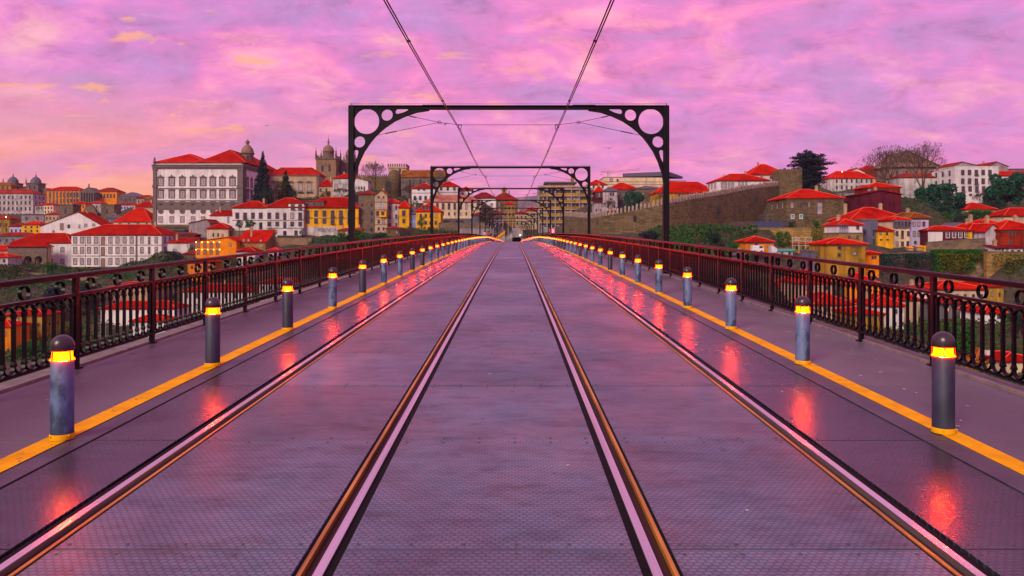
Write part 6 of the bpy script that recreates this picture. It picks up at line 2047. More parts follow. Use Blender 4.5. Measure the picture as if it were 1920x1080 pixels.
mb.build('canopy', simple('teal_fabric', (0.015, 0.27, 0.24), 0.6, 0, 0.2, 1.5), p.root)
mb = MB()
rr = random.Random(2)
for i in range(13):
    x = p.U(1462) + i * 0.27
    mb.path([(x + rr.uniform(-0.08, 0.08), -0.335, p.V(470) + rr.uniform(-0.16, 0.16)) for _ in range(4)], 0.022, 4)
mb.build('lettering', simple('letter_pale', (0.45, 0.55, 0.52), 0.6), p.root)
mb = MB()
for x in (1458, 1489): mb.tube((p.U(x), 0.4, -2), (p.U(x), 0.4, p.V(471)), 0.05, 0.05, 5)
mb.build('poles', M_GRANITE, p.root)
p = Frame('white_tent', 'white peaked canvas beside the teal awning', 'tent', 1452, 478, 199)
MB().hexa([(p.U(1448), 0, p.V(474)), (p.U(1466), 0, p.V(472)), (p.U(1466), 3, p.V(472)), (p.U(1448), 3, p.V(474)), (p.U(1447), 0.8, p.V(461)), (p.U(1452), 0.8, p.V(461)), (p.U(1452), 2.2, p.V(461)), (p.U(1447), 2.2, p.V(461))]).build('canvas', wallmat('white'), p.root)
mb = MB()
for x, y in ((1449, 0.1), (1465, 0.1), (1449, 2.9), (1465, 2.9)): mb.tube((p.U(x), y, -3), (p.U(x), y, p.V(473)), 0.05, 0.05, 5)
mb.build('poles', M_GRANITE, p.root)
p = Frame('parked_van', 'white van parked in front of the little house by the funicular', 'van', 1421, 474, 200)
mb = MB().prism_y([(p.U(1411), 0.35), (p.U(1432), 0.35), (p.U(1432.5), 1.2), (p.U(1430), 2.0), (p.U(1411.5), 2.05)], 0, 1.8); mb.build('body', simple('van_white', (0.7, 0.68, 0.68), 0.3), p.root)
MB().box(p.U(1424), p.U(1430), -0.02, 0.0, 1.25, 1.85).build('side_window', M_GLASS, p.root)
for x in (1415, 1428):
    w_ = MB(); w_.tube((p.U(x), -0.03, 0.35), (p.U(x), 0.2, 0.35), 0.34, 0.34, 12); w_.build('wheel', M_RUBBER, p.root)
p = Frame('steel_frame', 'white steel frame structure on the terrace left of the ochre house', 'frame', 1503, 470, 214)
mb = MB()
for x in (1486, 1498, 1510, 1521): mb.tube((p.U(x), 0, -2), (p.U(x), 0, p.V(445)), 0.07, 0.07, 5)
for y in (445.5, 452, 460): mb.tube((p.U(1484), 0, p.V(y)), (p.U(1523), 0, p.V(y)), 0.07, 0.07, 5)
mb.build('bars', simple('steel_white', (0.5, 0.46, 0.46), 0.5), p.root)
p = Frame('steel_frame', 'grey steel gate frame low behind the left balusters', 'frame', 194, 656, 232)
mb = MB()
for x in (178, 188, 198, 208): mb.tube((p.U(x), 0, -2), (p.U(x), 0, p.V(606)), 0.09, 0.09, 5)
for y in (606, 630): mb.tube((p.U(176), 0, p.V(y)), (p.U(210), 0, p.V(y)), 0.1, 0.1, 5)
mb.tube((p.U(178), 0, p.V(630)), (p.U(208), 0, p.V(606)), 0.06, 0.06, 5)
mb.build('bars', simple('steel_grey', (0.22, 0.22, 0.25), 0.5), p.root)
for lab, px, py, D in (('orange-roofed little kiosk on the slope under the lilac house', 1708, 470, 196), ('second small orange kiosk right of the first on the slope', 1726, 468, 196.5), ('yellow-boarded kiosk at the end of the small kiosk row', 1738, 469, 195.6)):
    p = Frame('kiosk', lab, 'kiosk', px, py, D, 'small kiosks on the cliff slope')
    MB().box(-0.7, 0.7, 0, 1.0, -1, 0.65).build('wall', wallmat('yellow' if 'yellow' in lab else 'tan'), p.root)
    MB().hexa([(-0.9, -0.2, 0.65), (0.9, -0.2, 0.65), (0.9, 1.2, 0.65), (-0.9, 1.2, 0.65), (-0.5, 0.2, 1.15), (0.5, 0.2, 1.15), (0.5, 0.8, 1.15), (-0.5, 0.8, 1.15)]).build('roof', wallmat('orange') if 'orange' in lab else wallmat('yellow'), p.root)
p = Frame('white_tarpaulin', 'bright white tarpaulin among the orange roofs at the bottom right', 'tarpaulin', 1857, 661, 126)
MB().hexa([(-0.6, 0, -0.5), (0.6, 0, -0.4), (0.7, 1.0, -0.2), (-0.5, 1.0, -0.3), (-0.5, 0, 0.35), (0.4, 0, 0.5), (0.6, 1.0, 0.2), (-0.4, 1.0, 0.3)]).build('sheet', wallmat('white'), p.root)
for lab, px, py, D in (('warm street lamp glowing on the skyline left of the white terrace', 1579, 322, 395),):
    p = Frame('street_lamp', lab, 'street lamp', px, py + 14, D)
    MB().lathe([(0.09, -3), (0.06, p.V(py))], 6).build('pole', M_GRANITE, p.root)
    MB().lathe([(0, -0.3), (0.4, 0), (0, 0.35)], 8, 0, (0, 0, p.V(py))).build('lamp_head', emit('lamp_warm2', (1.0, 0.36, 0.06), 10), p.root)
# television aerials on roofs
for lab, px, py, D in (('thin aerial on the palace roof ridge', 372, 302, 410), ('thin aerial on the white school-like house', 1358, 337, 300), ('thin aerial above the orange church roof', 825, 320, 433), ('roof aerial near the long ochre convent roof', 1430, 322, 330)):
    p = Frame('aerial', lab, 'aerial', px, py, D, 'television aerials')
    mb = MB(); mb.tube((0, 0, -1.5), (0, 0, 2.2), 0.05, 0.04, 4)
    for z, l in ((2.1, 0.5), (1.8, 0.7), (1.5, 0.6)): mb.tube((-l, 0, z), (l, 0, z), 0.03, 0.03, 4)
    mb.build('rods', M_GRANITE, p.root)

# --- far hill and birds
fm, nt_, b_ = new_mat('far_hill')
n_ = noise_tex(nt_, wpos(nt_), 0.02, 8, 0.7)
nt_.links.new(cramp(nt_, n_, [(0.3, (0.05, 0.06, 0.06)), (0.5, (0.12, 0.10, 0.12)), (0.7, (0.24, 0.17, 0.18))]), b_.inputs['Base Color'])
b_.inputs['Roughness'].default_value = 0.95
mb = MB()
nx = 60
def hillz(t): return 1300 / F * (450 - (372 + 9 * math.sin(t * 7.0) + 5 * math.sin(t * 19 + 1) + 30 * abs(t - 0.5))) + EYE
for j in range(nx):
    for (ya, fa), (yb_, fb) in (((1180, 0.0), (1240, 0.72)), ((1240, 0.72), (1320, 1.0)), ((1320, 1.0), (1500, 0.6))):
        t0, t1 = j / nx, (j + 1) / nx
        xa, xb = -700 + 1500 * t0, -700 + 1500 * t1
        mb.face([(xa, ya, 15 + (hillz(t0) - 15) * fa), (xb, ya, 15 + (hillz(t1) - 15) * fa), (xb, yb_, 15 + (hillz(t1) - 15) * fb), (xa, yb_, 15 + (hillz(t0) - 15) * fb)], 0, True)
tag(mb.build('hills', fm), 'hazy wooded hill far beyond the street', None, None, 'structure')
for lab, px, py, D in (('gull flying right of the near gantry wires, larger one', 1141, 278, 90), ('tiny gull farther right near the tall gantry post', 1188, 280, 120), ('tiny gull high left above the palace', 500, 236, 130), ('gull under the gantry beam on the left', 834, 233, 80)):
    p = at(px, py, D)
    r = empty('gull', tuple(p), random.uniform(-0.6, 0.6))
    tag(r, lab, 'bird', 'gulls in the sky')
    mb = MB(); mb.lathe([(0.0, -0.22), (0.05, -0.1), (0.06, 0.02), (0.03, 0.16), (0.0, 0.22)], 6)
    bo = mb.build('body', M_GRANITE, r, (0, 0, 0), (PI / 2, 0, 0))
    for s in (-1, 1):
        MB().hexa([(s * 0.03, -0.08, 0), (s * 0.32, -0.10, 0.10), (s * 0.32, 0.05, 0.10), (s * 0.03, 0.10, 0), (s * 0.03, -0.08, 0.015), (s * 0.32, -0.10, 0.115), (s * 0.32, 0.05, 0.115), (s * 0.03, 0.10, 0.015)]).hexa([(s * 0.32, -0.10, 0.10), (s * 0.62, -0.02, 0.05), (s * 0.62, 0.03, 0.05), (s * 0.32, 0.05, 0.10), (s * 0.32, -0.10, 0.112), (s * 0.62, -0.02, 0.06), (s * 0.62, 0.03, 0.06), (s * 0.32, 0.05, 0.112)]).build('wing', M_GRANITE, r)


# ------------------------------------------------------------------ vegetation
def m_leaf(name, c0, c1, c2):
    m, nt, b = new_mat(name)
    p = wpos(nt)
    n = noise_tex(nt, p, 0.9, 4, 0.6)
    nt.links.new(cramp(nt, n, [(0.3, c0), (0.55, c1), (0.78, c2)]), b.inputs['Base Color'])
    b.inputs['Roughness'].default_value = 0.7
    b.inputs['Specular IOR Level'].default_value = 0.2
    return m


LEAF = {
    'dark': m_leaf('leaf_dark', (0.006, 0.022, 0.018), (0.012, 0.042, 0.026), (0.022, 0.065, 0.030)),
    'navy': m_leaf('leaf_navy', (0.006, 0.012, 0.026), (0.010, 0.022, 0.038), (0.016, 0.036, 0.045)),
    'green': m_leaf('leaf_green', (0.010, 0.050, 0.008), (0.022, 0.110, 0.012), (0.060, 0.170, 0.016)),
    'teal': m_leaf('leaf_teal', (0.004, 0.040, 0.030), (0.008, 0.078, 0.046), (0.024, 0.120, 0.048)),
    'olive': m_leaf('leaf_olive', (0.036, 0.050, 0.006), (0.085, 0.095, 0.008), (0.17, 0.15, 0.012)),
    'brown': m_leaf('leaf_brown', (0.040, 0.022, 0.022), (0.075, 0.042, 0.035), (0.11, 0.065, 0.05)),
}
M_BARK = simple('bark', (0.085, 0.048, 0.028), 0.9, 0, 0.4, 2.0)


def leaves(mesh_name, centers, n, size, mat, rng, flat=0.0, shell=0.55):
    """leaf-sized quads spread through ellipsoid clumps: centers = [(x, y, z, rx, ry, rz)]"""
    vol = np.array([c[3] * c[4] * c[5] for c in centers]) ** (2 / 3)
    cnt = np.maximum(8, (n * vol / vol.sum()).astype(int))
    P = []
    for c, k in zip(centers, cnt):
        d = rng.normal(size=(k, 3)); d /= np.linalg.norm(d, axis=1)[:, None] + 1e-9
        r = shell + (1.08 - shell) * rng.random(k) ** 0.6
        P.append(np.array(c[:3]) + d * r[:, None] * np.array(c[3:6]))
    P = np.concatenate(P)
    k = len(P)
    a = rng.normal(size=(k, 3)); b = rng.normal(size=(k, 3))
    if flat:
        a[:, 2] *= 1 - flat; b[:, 2] *= 1 - flat
    a /= np.linalg.norm(a, axis=1)[:, None]
    b -= a * (a * b).sum(1)[:, None]; b /= np.linalg.norm(b, axis=1)[:, None] + 1e-9
    s = size * rng.uniform(0.55, 1.3, k)[:, None]
    V = np.stack([P - a * s, P - b * s * 0.55, P + a * s, P + b * s * 0.55], 1).reshape(-1, 3)
    me = bpy.data.meshes.new(mesh_name)
    me.vertices.add(len(V)); me.vertices.foreach_set('co', V.astype(np.float32).ravel())
    me.loops.add(4 * k); me.loops.foreach_set('vertex_index', np.arange(4 * k, dtype=np.int32))
    me.polygons.add(k); me.polygons.foreach_set('loop_start', np.arange(0, 4 * k, 4, dtype=np.int32))
    try: me.polygons.foreach_set('loop_total', np.full(k, 4, dtype=np.int32))
    except Exception: pass
    me.materials.append(mat)
    me.update(calc_edges=True); me.validate()
    return me


def tree_root(name, label, px, D, cat='tree', dz=0.0, group='trees on the hillside'):
    x = (px - 960) * D / F
    z = gz(x, D) + dz
    r = empty(name, (x, D, z))
    tag(r, label, cat, group)
    return r, z


def leafy(label, px, yt, yb, hw, D, col='dark', n=2600, seed=1, trunk=True, name='leafy_tree', size=None, lobes=24, cat='tree'):
    """yt, yb: top and bottom of the crown; hw: half width (all in photo pixels at distance D)"""
    rng = np.random.RandomState(seed)
    r, z = tree_root(name, label, px, D, cat)
    k = D / F
    zt, zb = EYE + (450 - yt) * k - z, EYE + (450 - yb) * k - z
    H_, W_ = zt - zb, hw * k
    cz = (zt + zb) / 2
    cs = [(0, 0, cz, W_ * 0.58, W_ * 0.58, H_ * 0.34)]
    for i in range(lobes):
        t = 2 * PI * i / lobes + rng.uniform(-0.4, 0.4)
        rr = rng.uniform(0.40, 0.86)
        v = rng.uniform(-0.40, 0.40)
        q = rng.uniform(0.15, 0.32)
        sh = math.sqrt(max(0.1, 1 - (v * 2) ** 2))
        cs.append((W_ * rr * math.cos(t) * sh, W_ * rr * math.sin(t) * sh, cz + H_ * v, W_ * q, W_ * q, H_ * q * 0.62))
    link('crown', leaves('crown', cs, int(n * 1.7), size or max(0.15, W_ * 0.066), LEAF[col], rng), r)
    if trunk:
        mb = MB()
        th = max(0.12, W_ * 0.09)
        top = cz
        mb.tube((0, 0, -1.0), (0.1, 0, zb + H_ * 0.2), th, th * 0.7, 7)
        for i in range(6):
            t = i * 1.05 + rng.uniform(-0.3, 0.3)
            mb.tube((0.1, 0, zb + H_ * rng.uniform(0.02, 0.2)), (W_ * 0.6 * math.cos(t), W_ * 0.6 * math.sin(t), cz + H_ * rng.uniform(-0.15, 0.25)), th * 0.5, th * 0.12, 5)
        mb.build('trunk', M_BARK, r)
    return r


def conifer(label, px, yt, yb, hw, D, col='navy', n=2600, seed=1, tiers=15):
    rng = np.random.RandomState(seed)
    r, z = tree_root('conifer', label, px, D)
    k = D / F
    zt, zb = EYE + (450 - yt) * k - z, EYE + (450 - yb) * k - z
    H_, W_ = zt - zb, hw * k
    cs = []
    for i in range(tiers):
        f = (i + 0.3) / tiers
        rad = W_ * (1 - f) ** 0.8 * rng.uniform(0.75, 1.08) + 0.12
        m = 5 if f < 0.8 else 3
        for j in range(m):
            t = 2 * PI * j / m + rng.uniform(0, 2)
            q = rng.uniform(0.42, 0.62)
            cs.append((rad * q * math.cos(t), rad * q * math.sin(t), zb + H_ * f + rng.uniform(-0.2, 0.2), rad * 0.48, rad * 0.48, H_ / tiers * 0.62))
    link('crown', leaves('crown', cs, n, max(0.14, W_ * 0.10), LEAF[col], rng, 0.3, 0.2), r)
    mb = MB(); mb.tube((0, 0, -1), (0, 0, zt), max(0.15, W_ * 0.1), 0.04, 7)
    for i in range(tiers * 2):
        f = rng.uniform(0.1, 0.92); t = rng.uniform(0, 6.28); rad = W_ * (1 - f) ** 0.8
        mb.tube((0, 0, zb + H_ * f), (rad * math.cos(t), rad * math.sin(t), zb + H_ * f - rad * 0.12), 0.06, 0.02, 4)
    mb.build('trunk', M_BARK, r)


def cedar(label, px, yt, yb, hw, D, seed=3):
    rng = np.random.RandomState(seed)
    r, z = tree_root('cedar', label, px, D)
    k = D / F
    zt, zb = EYE + (450 - yt) * k - z, EYE + (450 - yb) * k - z
    H_, W_ = zt - zb, hw * k
    prof = [(-0.30, 0.40), (-0.22, 0.46), (-0.14, 0.50), (-0.06, 0.54), (0.02, 0.56), (0.12, 0.58), (0.22, 0.62), (0.32, 0.70), (0.42, 0.74), (0.52, 0.95), (0.62, 0.92), (0.72, 1.0), (0.80, 0.86), (0.88, 0.80), (0.95, 0.50), (1.0, 0.26)]
    cs = []
    mb = MB(); mb.tube((0, 0, -2), (0.2, 0, zb + H_ * 0.9), W_ * 0.10, W_ * 0.03, 9)
    for f, wd in prof:
        m = 8 if wd > 0.5 else 4
        for j in range(m):
            t = 2 * PI * j / m + rng.uniform(-0.4, 0.4)
            R = W_ * wd * rng.uniform(0.55, 0.98)
            zz = zb + H_ * f + rng.uniform(-0.04, 0.03) * H_
            cs.append((R * 0.72 * math.cos(t), R * 0.72 * math.sin(t), zz, R * 0.36, R * 0.36, H_ * 0.035))
            cs.append((R * 0.32 * math.cos(t), R * 0.32 * math.sin(t), zz - 0.1, R * 0.34, R * 0.34, H_ * 0.05))
            mb.tube((0.1, 0, zz - H_ * 0.05), (R * math.cos(t), R * math.sin(t), zz), W_ * 0.025, 0.04, 5)
    link('crown', leaves('crown', cs, 22000, 0.40, LEAF['navy'], rng, 0.35, 0.1), r)
    mb.build('trunk', M_BARK, r)


def bare(label, px, yt, yb, hw, D, seed=1, depth=6, name='bare_tree', mat=None, tint=None):
    rng = random.Random(seed)
    r, z = tree_root(name, label, px, D)
    k = D / F
    H_ = EYE + (450 - yt) * k - z
    W_ = hw * k
    segs = MB()
    tw = []

    def grow(p, d, ln, rad, lev):
        q = p
        dd = d.copy()
        for i in range(2):
            dd = (dd + Vector((rng.uniform(-0.14, 0.14), rng.uniform(-0.14, 0.14), rng.uniform(-0.03, 0.1)))).normalized()
            q2 = q + dd * ln / 2
            segs.tube(q, q2, rad * (1 - 0.22 * i), rad * (1 - 0.22 * (i + 1)), 6 if lev < 2 else 4 if lev < 4 else 3, 0, False)
            q = q2
        if lev >= depth: return
        n = 3 if lev < 4 else 2 if lev < depth - 1 else 3
        a0 = rng.uniform(0, 6.28)
        for i in range(n):
            t = a0 + 2 * PI * i / n + rng.uniform(-0.5, 0.5)
            sp = rng.uniform(0.35, 0.75) if lev else rng.uniform(0.35, 0.6)
            u = dd.orthogonal().normalized(); v = dd.cross(u)
            nd = (dd * math.cos(sp) + (u * math.cos(t) + v * math.sin(t)) * math.sin(sp))
            nd.z += 0.12
            grow(q, nd.normalized(), ln * rng.uniform(0.66, 0.82), max(0.00017 * D, rad * 0.64), lev + 1)
    # size so that the crown reaches the wanted height
    grow(Vector((0, 0, -0.5)), Vector((0, 0, 1)), H_ * 0.30, H_ * 0.030, 0)
    V = np.array(segs.v)
    # fit the grown crown to height and width
    sz = H_ / V[:, 2].max(); sx = W_ / max(1e-3, np.percentile(np.abs(V[:, 0]), 97))
    fz = np.clip(V[:, 2] / V[:, 2].max(), 0, 1)
    segs.v = [(x * (1 + (sx - 1) * min(1, f * 3)), y * (1 + (sx - 1) * min(1, f * 3)), zz * sz) for (x, y, zz), f in zip(segs.v, fz)]
    segs.build('branches', mat or M_BARK, r)
    return r


conifer('tall dark conifer right of the palace corner', 493, 283, 380, 22, 398, 'navy', 6500, 2, 20)
conifer('smaller green conifer in front of the long palace wing', 536, 318, 376, 17, 410, 'dark', 4000, 5, 14)
leafy('dark shrubby tree at the foot of the tall conifer', 500, 352, 380, 15, 392, 'dark', 1200, 7, True)
leafy('loose brownish-green tree beside the smaller conifer', 525, 338, 374, 14, 405, 'olive', 900, 8, True)
leafy('dark bushy tree right of the smaller conifer', 549, 350, 378, 12, 402, 'navy', 900, 9, True)
bare('pale bare bush in front of the canon house', 642, 352, 372, 16, 424, 12, 5, 'bare_bush')
leafy('dull shrub below the left cathedral tower', 611, 356, 374, 13, 428, 'brown', 700, 10, True)
bare('big bare tree in front of the crenellated wall', 705, 302, 372, 24, 425, 21, 7)
leafy('dark evergreen column at the foot of the castle turret', 728, 330, 376, 8.5, 420, 'navy', 1400, 11, True)
bare('bare purplish tree in front of the brown church wall', 770, 346, 384, 15, 408, 23, 6)
leafy('dark green garden tree under the brown church', 780, 366, 384, 18, 404, 'dark', 900, 12, True)
leafy('dark tree behind the grey derelict house', 667, 364, 380, 7, 345, 'dark', 600, 13, True)
leafy('rounded dark fir bush in front of the yellow house', 790, 404, 427, 9, 318, 'teal', 900, 14, True)
leafy('pair of trimmed trees before the long white house, left', 449, 412, 428, 9, 326, 'dark', 900, 15, True)
leafy('pair of trimmed trees before the long white house, right', 469, 412, 427, 12, 326, 'green', 1000, 16, True)
leafy('dark evergreen bush left of the white house lower door', 510, 426, 448, 11, 322, 'teal', 900, 17, True)
leafy('small dark tree right of the white house lower door', 566, 426, 446, 6, 322, 'dark', 500, 18, True)
leafy('broad green tree in front of the pale house, lower left', 104, 492, 524, 22, 322, 'green', 1600, 19, True)
leafy('round green tree under the right end of the white three-storey building', 281, 482, 502, 14, 314, 'green', 1100, 20, True)
leafy('dull tree at the left edge below the arcade', 12, 494, 530, 18, 322, 'brown', 900, 25, True)
leafy('bushy dark tree on the bank between white building and little shed', 322, 468, 494, 15, 300, 'dark', 1300, 70, True)
leafy('olive bush above the railing left of the lit orange house', 350, 482, 500, 11, 292, 'olive', 800, 71, True)
leafy('tree beside the orange lit house', 357, 458, 480, 9, 306, 'green', 700, 26, True)
leafy('round blue-green tree behind the merlons of the town wall', 1188, 358, 398, 20, 290, 'teal', 3000, 27, True)
bare('bare bush left of the round blue-green tree', 1146, 374, 398, 14, 300, 28, 6, 'bare_bush')
leafy('dark low bush behind the merlons left of the round tree', 1163, 386, 400, 9, 292, 'navy', 500, 29, True)
bare('small leafless tree in front of the ochre convent wall', 1237, 364, 390, 6, 285, 30, 5)
cedar('huge dark cedar behind the wall tower', 1516, 285, 365, 47, 300)
conifer('slim dark cypress right of the lonely stone house', 1580, 356, 394, 4.5, 254, 'dark', 700, 31, 10)
bare('left one of two big bare plane trees on the right hill', 1662, 270, 362, 40, 350, 32, 8)
bare('right one of two big bare plane trees on the right hill', 1730, 264, 390, 42, 318, 33, 8)
leafy('dense dark green tree below the right plane tree', 1762, 344, 414, 44, 268, 'teal', 4200, 34, True)
leafy('dark trees foot below the dense green tree', 1752, 384, 424, 34, 248, 'dark', 2400, 35, True)
leafy('olive round bush on the slope right of the maroon house', 1714, 380, 402, 10, 262, 'olive', 800, 36, True)
leafy('light green bush below the dense green tree', 1772, 398, 424, 16, 242, 'green', 1200, 37, True)
leafy('huge round umbrella pine in front of the white block', 1884, 326, 386, 42, 280, 'teal', 5000, 38, True)
leafy('dark undertree beneath the umbrella pine', 1866, 374, 404, 24, 272, 'dark', 1400, 39, True)
bare('bare shrub in front of the white block', 1850, 358, 384, 18, 300, 40, 6, 'bare_bush')
leafy('green shrubs beside the low house below the white block', 1840, 392, 414, 24, 244, 'green', 1300, 41, True)
leafy('dark bush row behind the white gable', 1804, 400, 424, 22, 232, 'dark', 1300, 42, True)
leafy('spreading olive tree beside the little brilliant red roof', 1468, 434, 464, 17, 216, 'green', 1600, 43, True)
leafy('round green bush at the right foot of the stone house', 1530, 414, 426, 7, 238, 'green', 500, 44, True)
leafy('dark bush at the left foot of the stone house', 1484, 414, 428, 9, 240, 'dark', 500, 45, True)
leafy('dark tree hanging over the funicular track', 1376, 452, 478, 16, 208, 'green', 1500, 46, True)
leafy('dark round shrub on the green slope under the wall', 1330, 434, 458, 22, 220, 'dark', 1600, 47, True)
leafy('bushy green tree low on the slope right of the gantry post', 1290, 446, 474, 24, 208, 'green', 1800, 48, True)
leafy('ivy-dark bush at the foot of the wall by the gantry post', 1218, 434, 448, 20, 224, 'navy', 900, 49, True)
leafy('dark tree at the right edge behind the railing', 1912, 582, 622, 22, 140, 'dark', 1700, 50, True)
leafy('green tree behind the railing right of the right bollard', 1800, 606, 660, 34, 132, 'green', 2200, 51, True)
leafy('dark tree deep below at the right railing', 1690, 640, 690, 34, 122, 'dark', 2000, 52, True)
leafy('dark tree deep below through the far right balusters', 1400, 520, 560, 34, 150, 'navy', 2200, 53, True)
leafy('second dark tree deep below left of the red roofs', 1330, 508, 545, 40, 165, 'dark', 2200, 54, True)
leafy('dark green tree behind the left railing under the white building', 165, 530, 580, 26, 262, 'dark', 2200, 55, True)
leafy('tree behind the first railing post on the left', 100, 540, 600, 28, 258, 'navy', 2200, 56, True)
leafy('green tree low behind the first left bollard', 70, 640, 700, 36, 205, 'green', 2600, 57, True)
leafy('green tree low beside the yellow house, left', 130, 600, 660, 24, 222, 'olive', 1600, 58, True)
leafy('dark tree behind the railing at the third left bollard', 600, 476, 506, 30, 270, 'dark', 1800, 59, True)
leafy('green bush at the foot of the tall gantry post, left', 676, 432, 456, 22, 300, 'green', 1600, 60, True)
leafy('dark bush below the derelict stone houses', 712, 436, 456, 20, 298, 'dark', 1200, 61, True)
bare('brambly bare shrub below the narrow yellow house', 764, 424, 448, 20, 304, 62, 6, 'bare_bush')
bare('brown bare trees behind the receding gantries', 918, 388, 438, 22, 330, 63, 7)
leafy('pink-brown shrubby tree beside the receding gantries', 912, 386, 428, 18, 335, 'brown', 1400, 64, True)
leafy('bright green shrub at the cathedral-side slope', 640, 434, 458, 16, 302, 'green', 1200, 65, True)
conifer('lone small pine on the far left skyline', 225, 356, 376, 3.0, 690, 'navy', 400, 66, 6)


def undergrowth(name, label, regs, size, cols, seed):
    """low plants on the ground; regs = [(x0, x1, D0, D1, count, height, colour)]"""
    rng = np.random.RandomState(seed)
    root = None
    by = {}
    for x0, x1, d0, d1, n, hgt, col in regs:
        D = rng.uniform(d0, d1, n)
        X = (rng.uniform(x0, x1, n) - 960) * D / F
        cl = np.sin(X * 0.35 + seed) * np.cos(D * 0.3) * 0.5 + 0.6
        Z = heights(X, D) + rng.random(n) ** 1.5 * hgt * np.clip(cl, 0.1, 1.2)
        by.setdefault(col, []).append(np.stack([X, D, Z], 1))
    first = True
    for col, Ps in by.items():
        P = np.concatenate(Ps)
        cs = P
        k = len(P)
        a = rng.normal(size=(k, 3)); b = rng.normal(size=(k, 3))
        a /= np.linalg.norm(a, axis=1)[:, None]
        b -= a * (a * b).sum(1)[:, None]; b /= np.linalg.norm(b, axis=1)[:, None] + 1e-9
        s = size * rng.uniform(0.5, 1.3, k)[:, None]
        V = np.stack([P - a * s, P - b * s * 0.6, P + a * s, P + b * s * 0.6], 1).reshape(-1, 3)
        me = bpy.data.meshes.new(name)
        me.vertices.add(len(V)); me.vertices.foreach_set('co', V.astype(np.float32).ravel())
        me.loops.add(4 * k); me.loops.foreach_set('vertex_index', np.arange(4 * k, dtype=np.int32))
        me.polygons.add(k); me.polygons.foreach_set('loop_start', np.arange(0, 4 * k, 4, dtype=np.int32))
        me.materials.append(LEAF[col])
        me.update(calc_edges=True); me.validate()
        tag(link(name, me), label + ', ' + cols[col], None, None, 'stuff')


undergrowth('undergrowth', 'scrub on the slope between town wall and bridge railing', [(1215, 1420, 200, 236, 9000, 1.6, 'green'), (1215, 1420, 200, 236, 4000, 1.8, 'dark'), (1215, 1420, 200, 236, 2200, 1.2, 'olive')], 0.34, {'green': 'fresh green', 'dark': 'dark', 'olive': 'yellowish'}, 4)
undergrowth('undergrowth', 'scrub on the left slope below the yellow houses', [(575, 900, 285, 324, 7000, 1.5, 'green'), (575, 900, 285, 324, 3500, 1.7, 'dark'), (640, 880, 290, 324, 1800, 1.6, 'brown')], 0.38, {'green': 'fresh green', 'dark': 'dark', 'brown': 'dry brown'}, 5)
undergrowth('undergrowth', 'garden scrub on the terraces below the white three-storey building', [(-40, 300, 300, 335, 6000, 1.3, 'dark'), (-40, 290, 300, 335, 5000, 1.0, 'olive'), (-40, 300, 296, 330, 4000, 1.2, 'green'), (300, 480, 280, 322, 2600, 1.3, 'green'), (300, 460, 280, 316, 3000, 1.5, 'dark'), (300, 440, 280, 312, 1500, 1.0, 'olive')], 0.40, {'green': 'fresh green', 'dark': 'dark', 'olive': 'yellowish'}, 14)
undergrowth('undergrowth', 'wild plants on the low ground left of the bridge', [(-60, 420, 195, 300, 12000, 1.8, 'green'), (-60, 600, 195, 300, 6000, 2.0, 'dark'), (-60, 420, 195, 240, 3500, 0.9, 'olive')], 0.42, {'green': 'fresh green', 'dark': 'dark', 'olive': 'yellowish'}, 6)
undergrowth('undergrowth', 'wild plants on the low ground right of the bridge', [(1300, 1980, 108, 182, 9000, 1.4, 'dark'), (1500, 1980, 108, 182, 6000, 1.0, 'olive'), (1500, 1980, 108, 182, 5000, 1.2, 'green')], 0.30, {'green': 'fresh green', 'dark': 'dark', 'olive': 'yellowish'}, 7)
undergrowth('undergrowth', 'garden plants on the upper right hill', [(1560, 1960, 240, 300, 6000, 1.4, 'dark'), (1560, 1960, 240, 300, 3500, 1.0, 'green')], 0.36, {'dark': 'dark', 'green': 'fresh green'}, 8)
undergrowth('undergrowth', 'shrubs around the palace hill', [(440, 800, 380, 432, 4500, 1.8, 'dark'), (440, 800, 380, 432, 2000, 1.4, 'olive')], 0.46, {'dark': 'dark', 'olive': 'yellowish'}, 9)


def ivy(label, x0, x1, y0, y1, D, n, col, seed):
    rng = np.random.RandomState(seed)
    px = rng.uniform(x0, x1, n); py = y0 + (y1 - y0) * rng.random(n) ** 1.3
    keep = (np.sin(px * 0.11 + seed) + np.sin(px * 0.047) * 0.8 + rng.normal(0, 0.6, n)) > ((py - y0) / (y1 - y0) * 2.6 - 1.7)
    px, py = px[keep], py[keep]
    k = D / F
    cs = [((x - 960) * k, D - 0.25 + rng.uniform(-0.25, 0.25), EYE + (450 - y) * k) for x, y in zip(px, py)]
    P = np.array(cs)
    kk = len(P)
    a = rng.normal(size=(kk, 3)); b = rng.normal(size=(kk, 3))
    a /= np.linalg.norm(a, axis=1)[:, None]; b -= a * (a * b).sum(1)[:, None]; b /= np.linalg.norm(b, axis=1)[:, None] + 1e-9
    s = 0.26 * rng.uniform(0.5, 1.3, kk)[:, None]
    V = np.stack([P - a * s, P - b * s * 0.7, P + a * s, P + b * s * 0.7], 1).reshape(-1, 3)
    me = bpy.data.meshes.new('ivy')
    me.from_pydata(V.tolist(), [], np.arange(4 * kk).reshape(-1, 4).tolist())
    me.materials.append(LEAF[col])
    tag(link('ivy', me), label, None, None, 'stuff')


wall_thing('old stone wall joining tower and lonely stone house', 1440, 1482, 404, 428, 268, 0.8, wallmat('brownstone'))
wall_thing('stepped dark stone wall below the little white shed', 296, 372, 476, 508, 303, 0.8, wallmat('darkstone'))
wall_thing('mossy terrace wall under the arcade and the pale house', -20, 150, 512, 534, 316, 0.8, wallmat('rubble'))

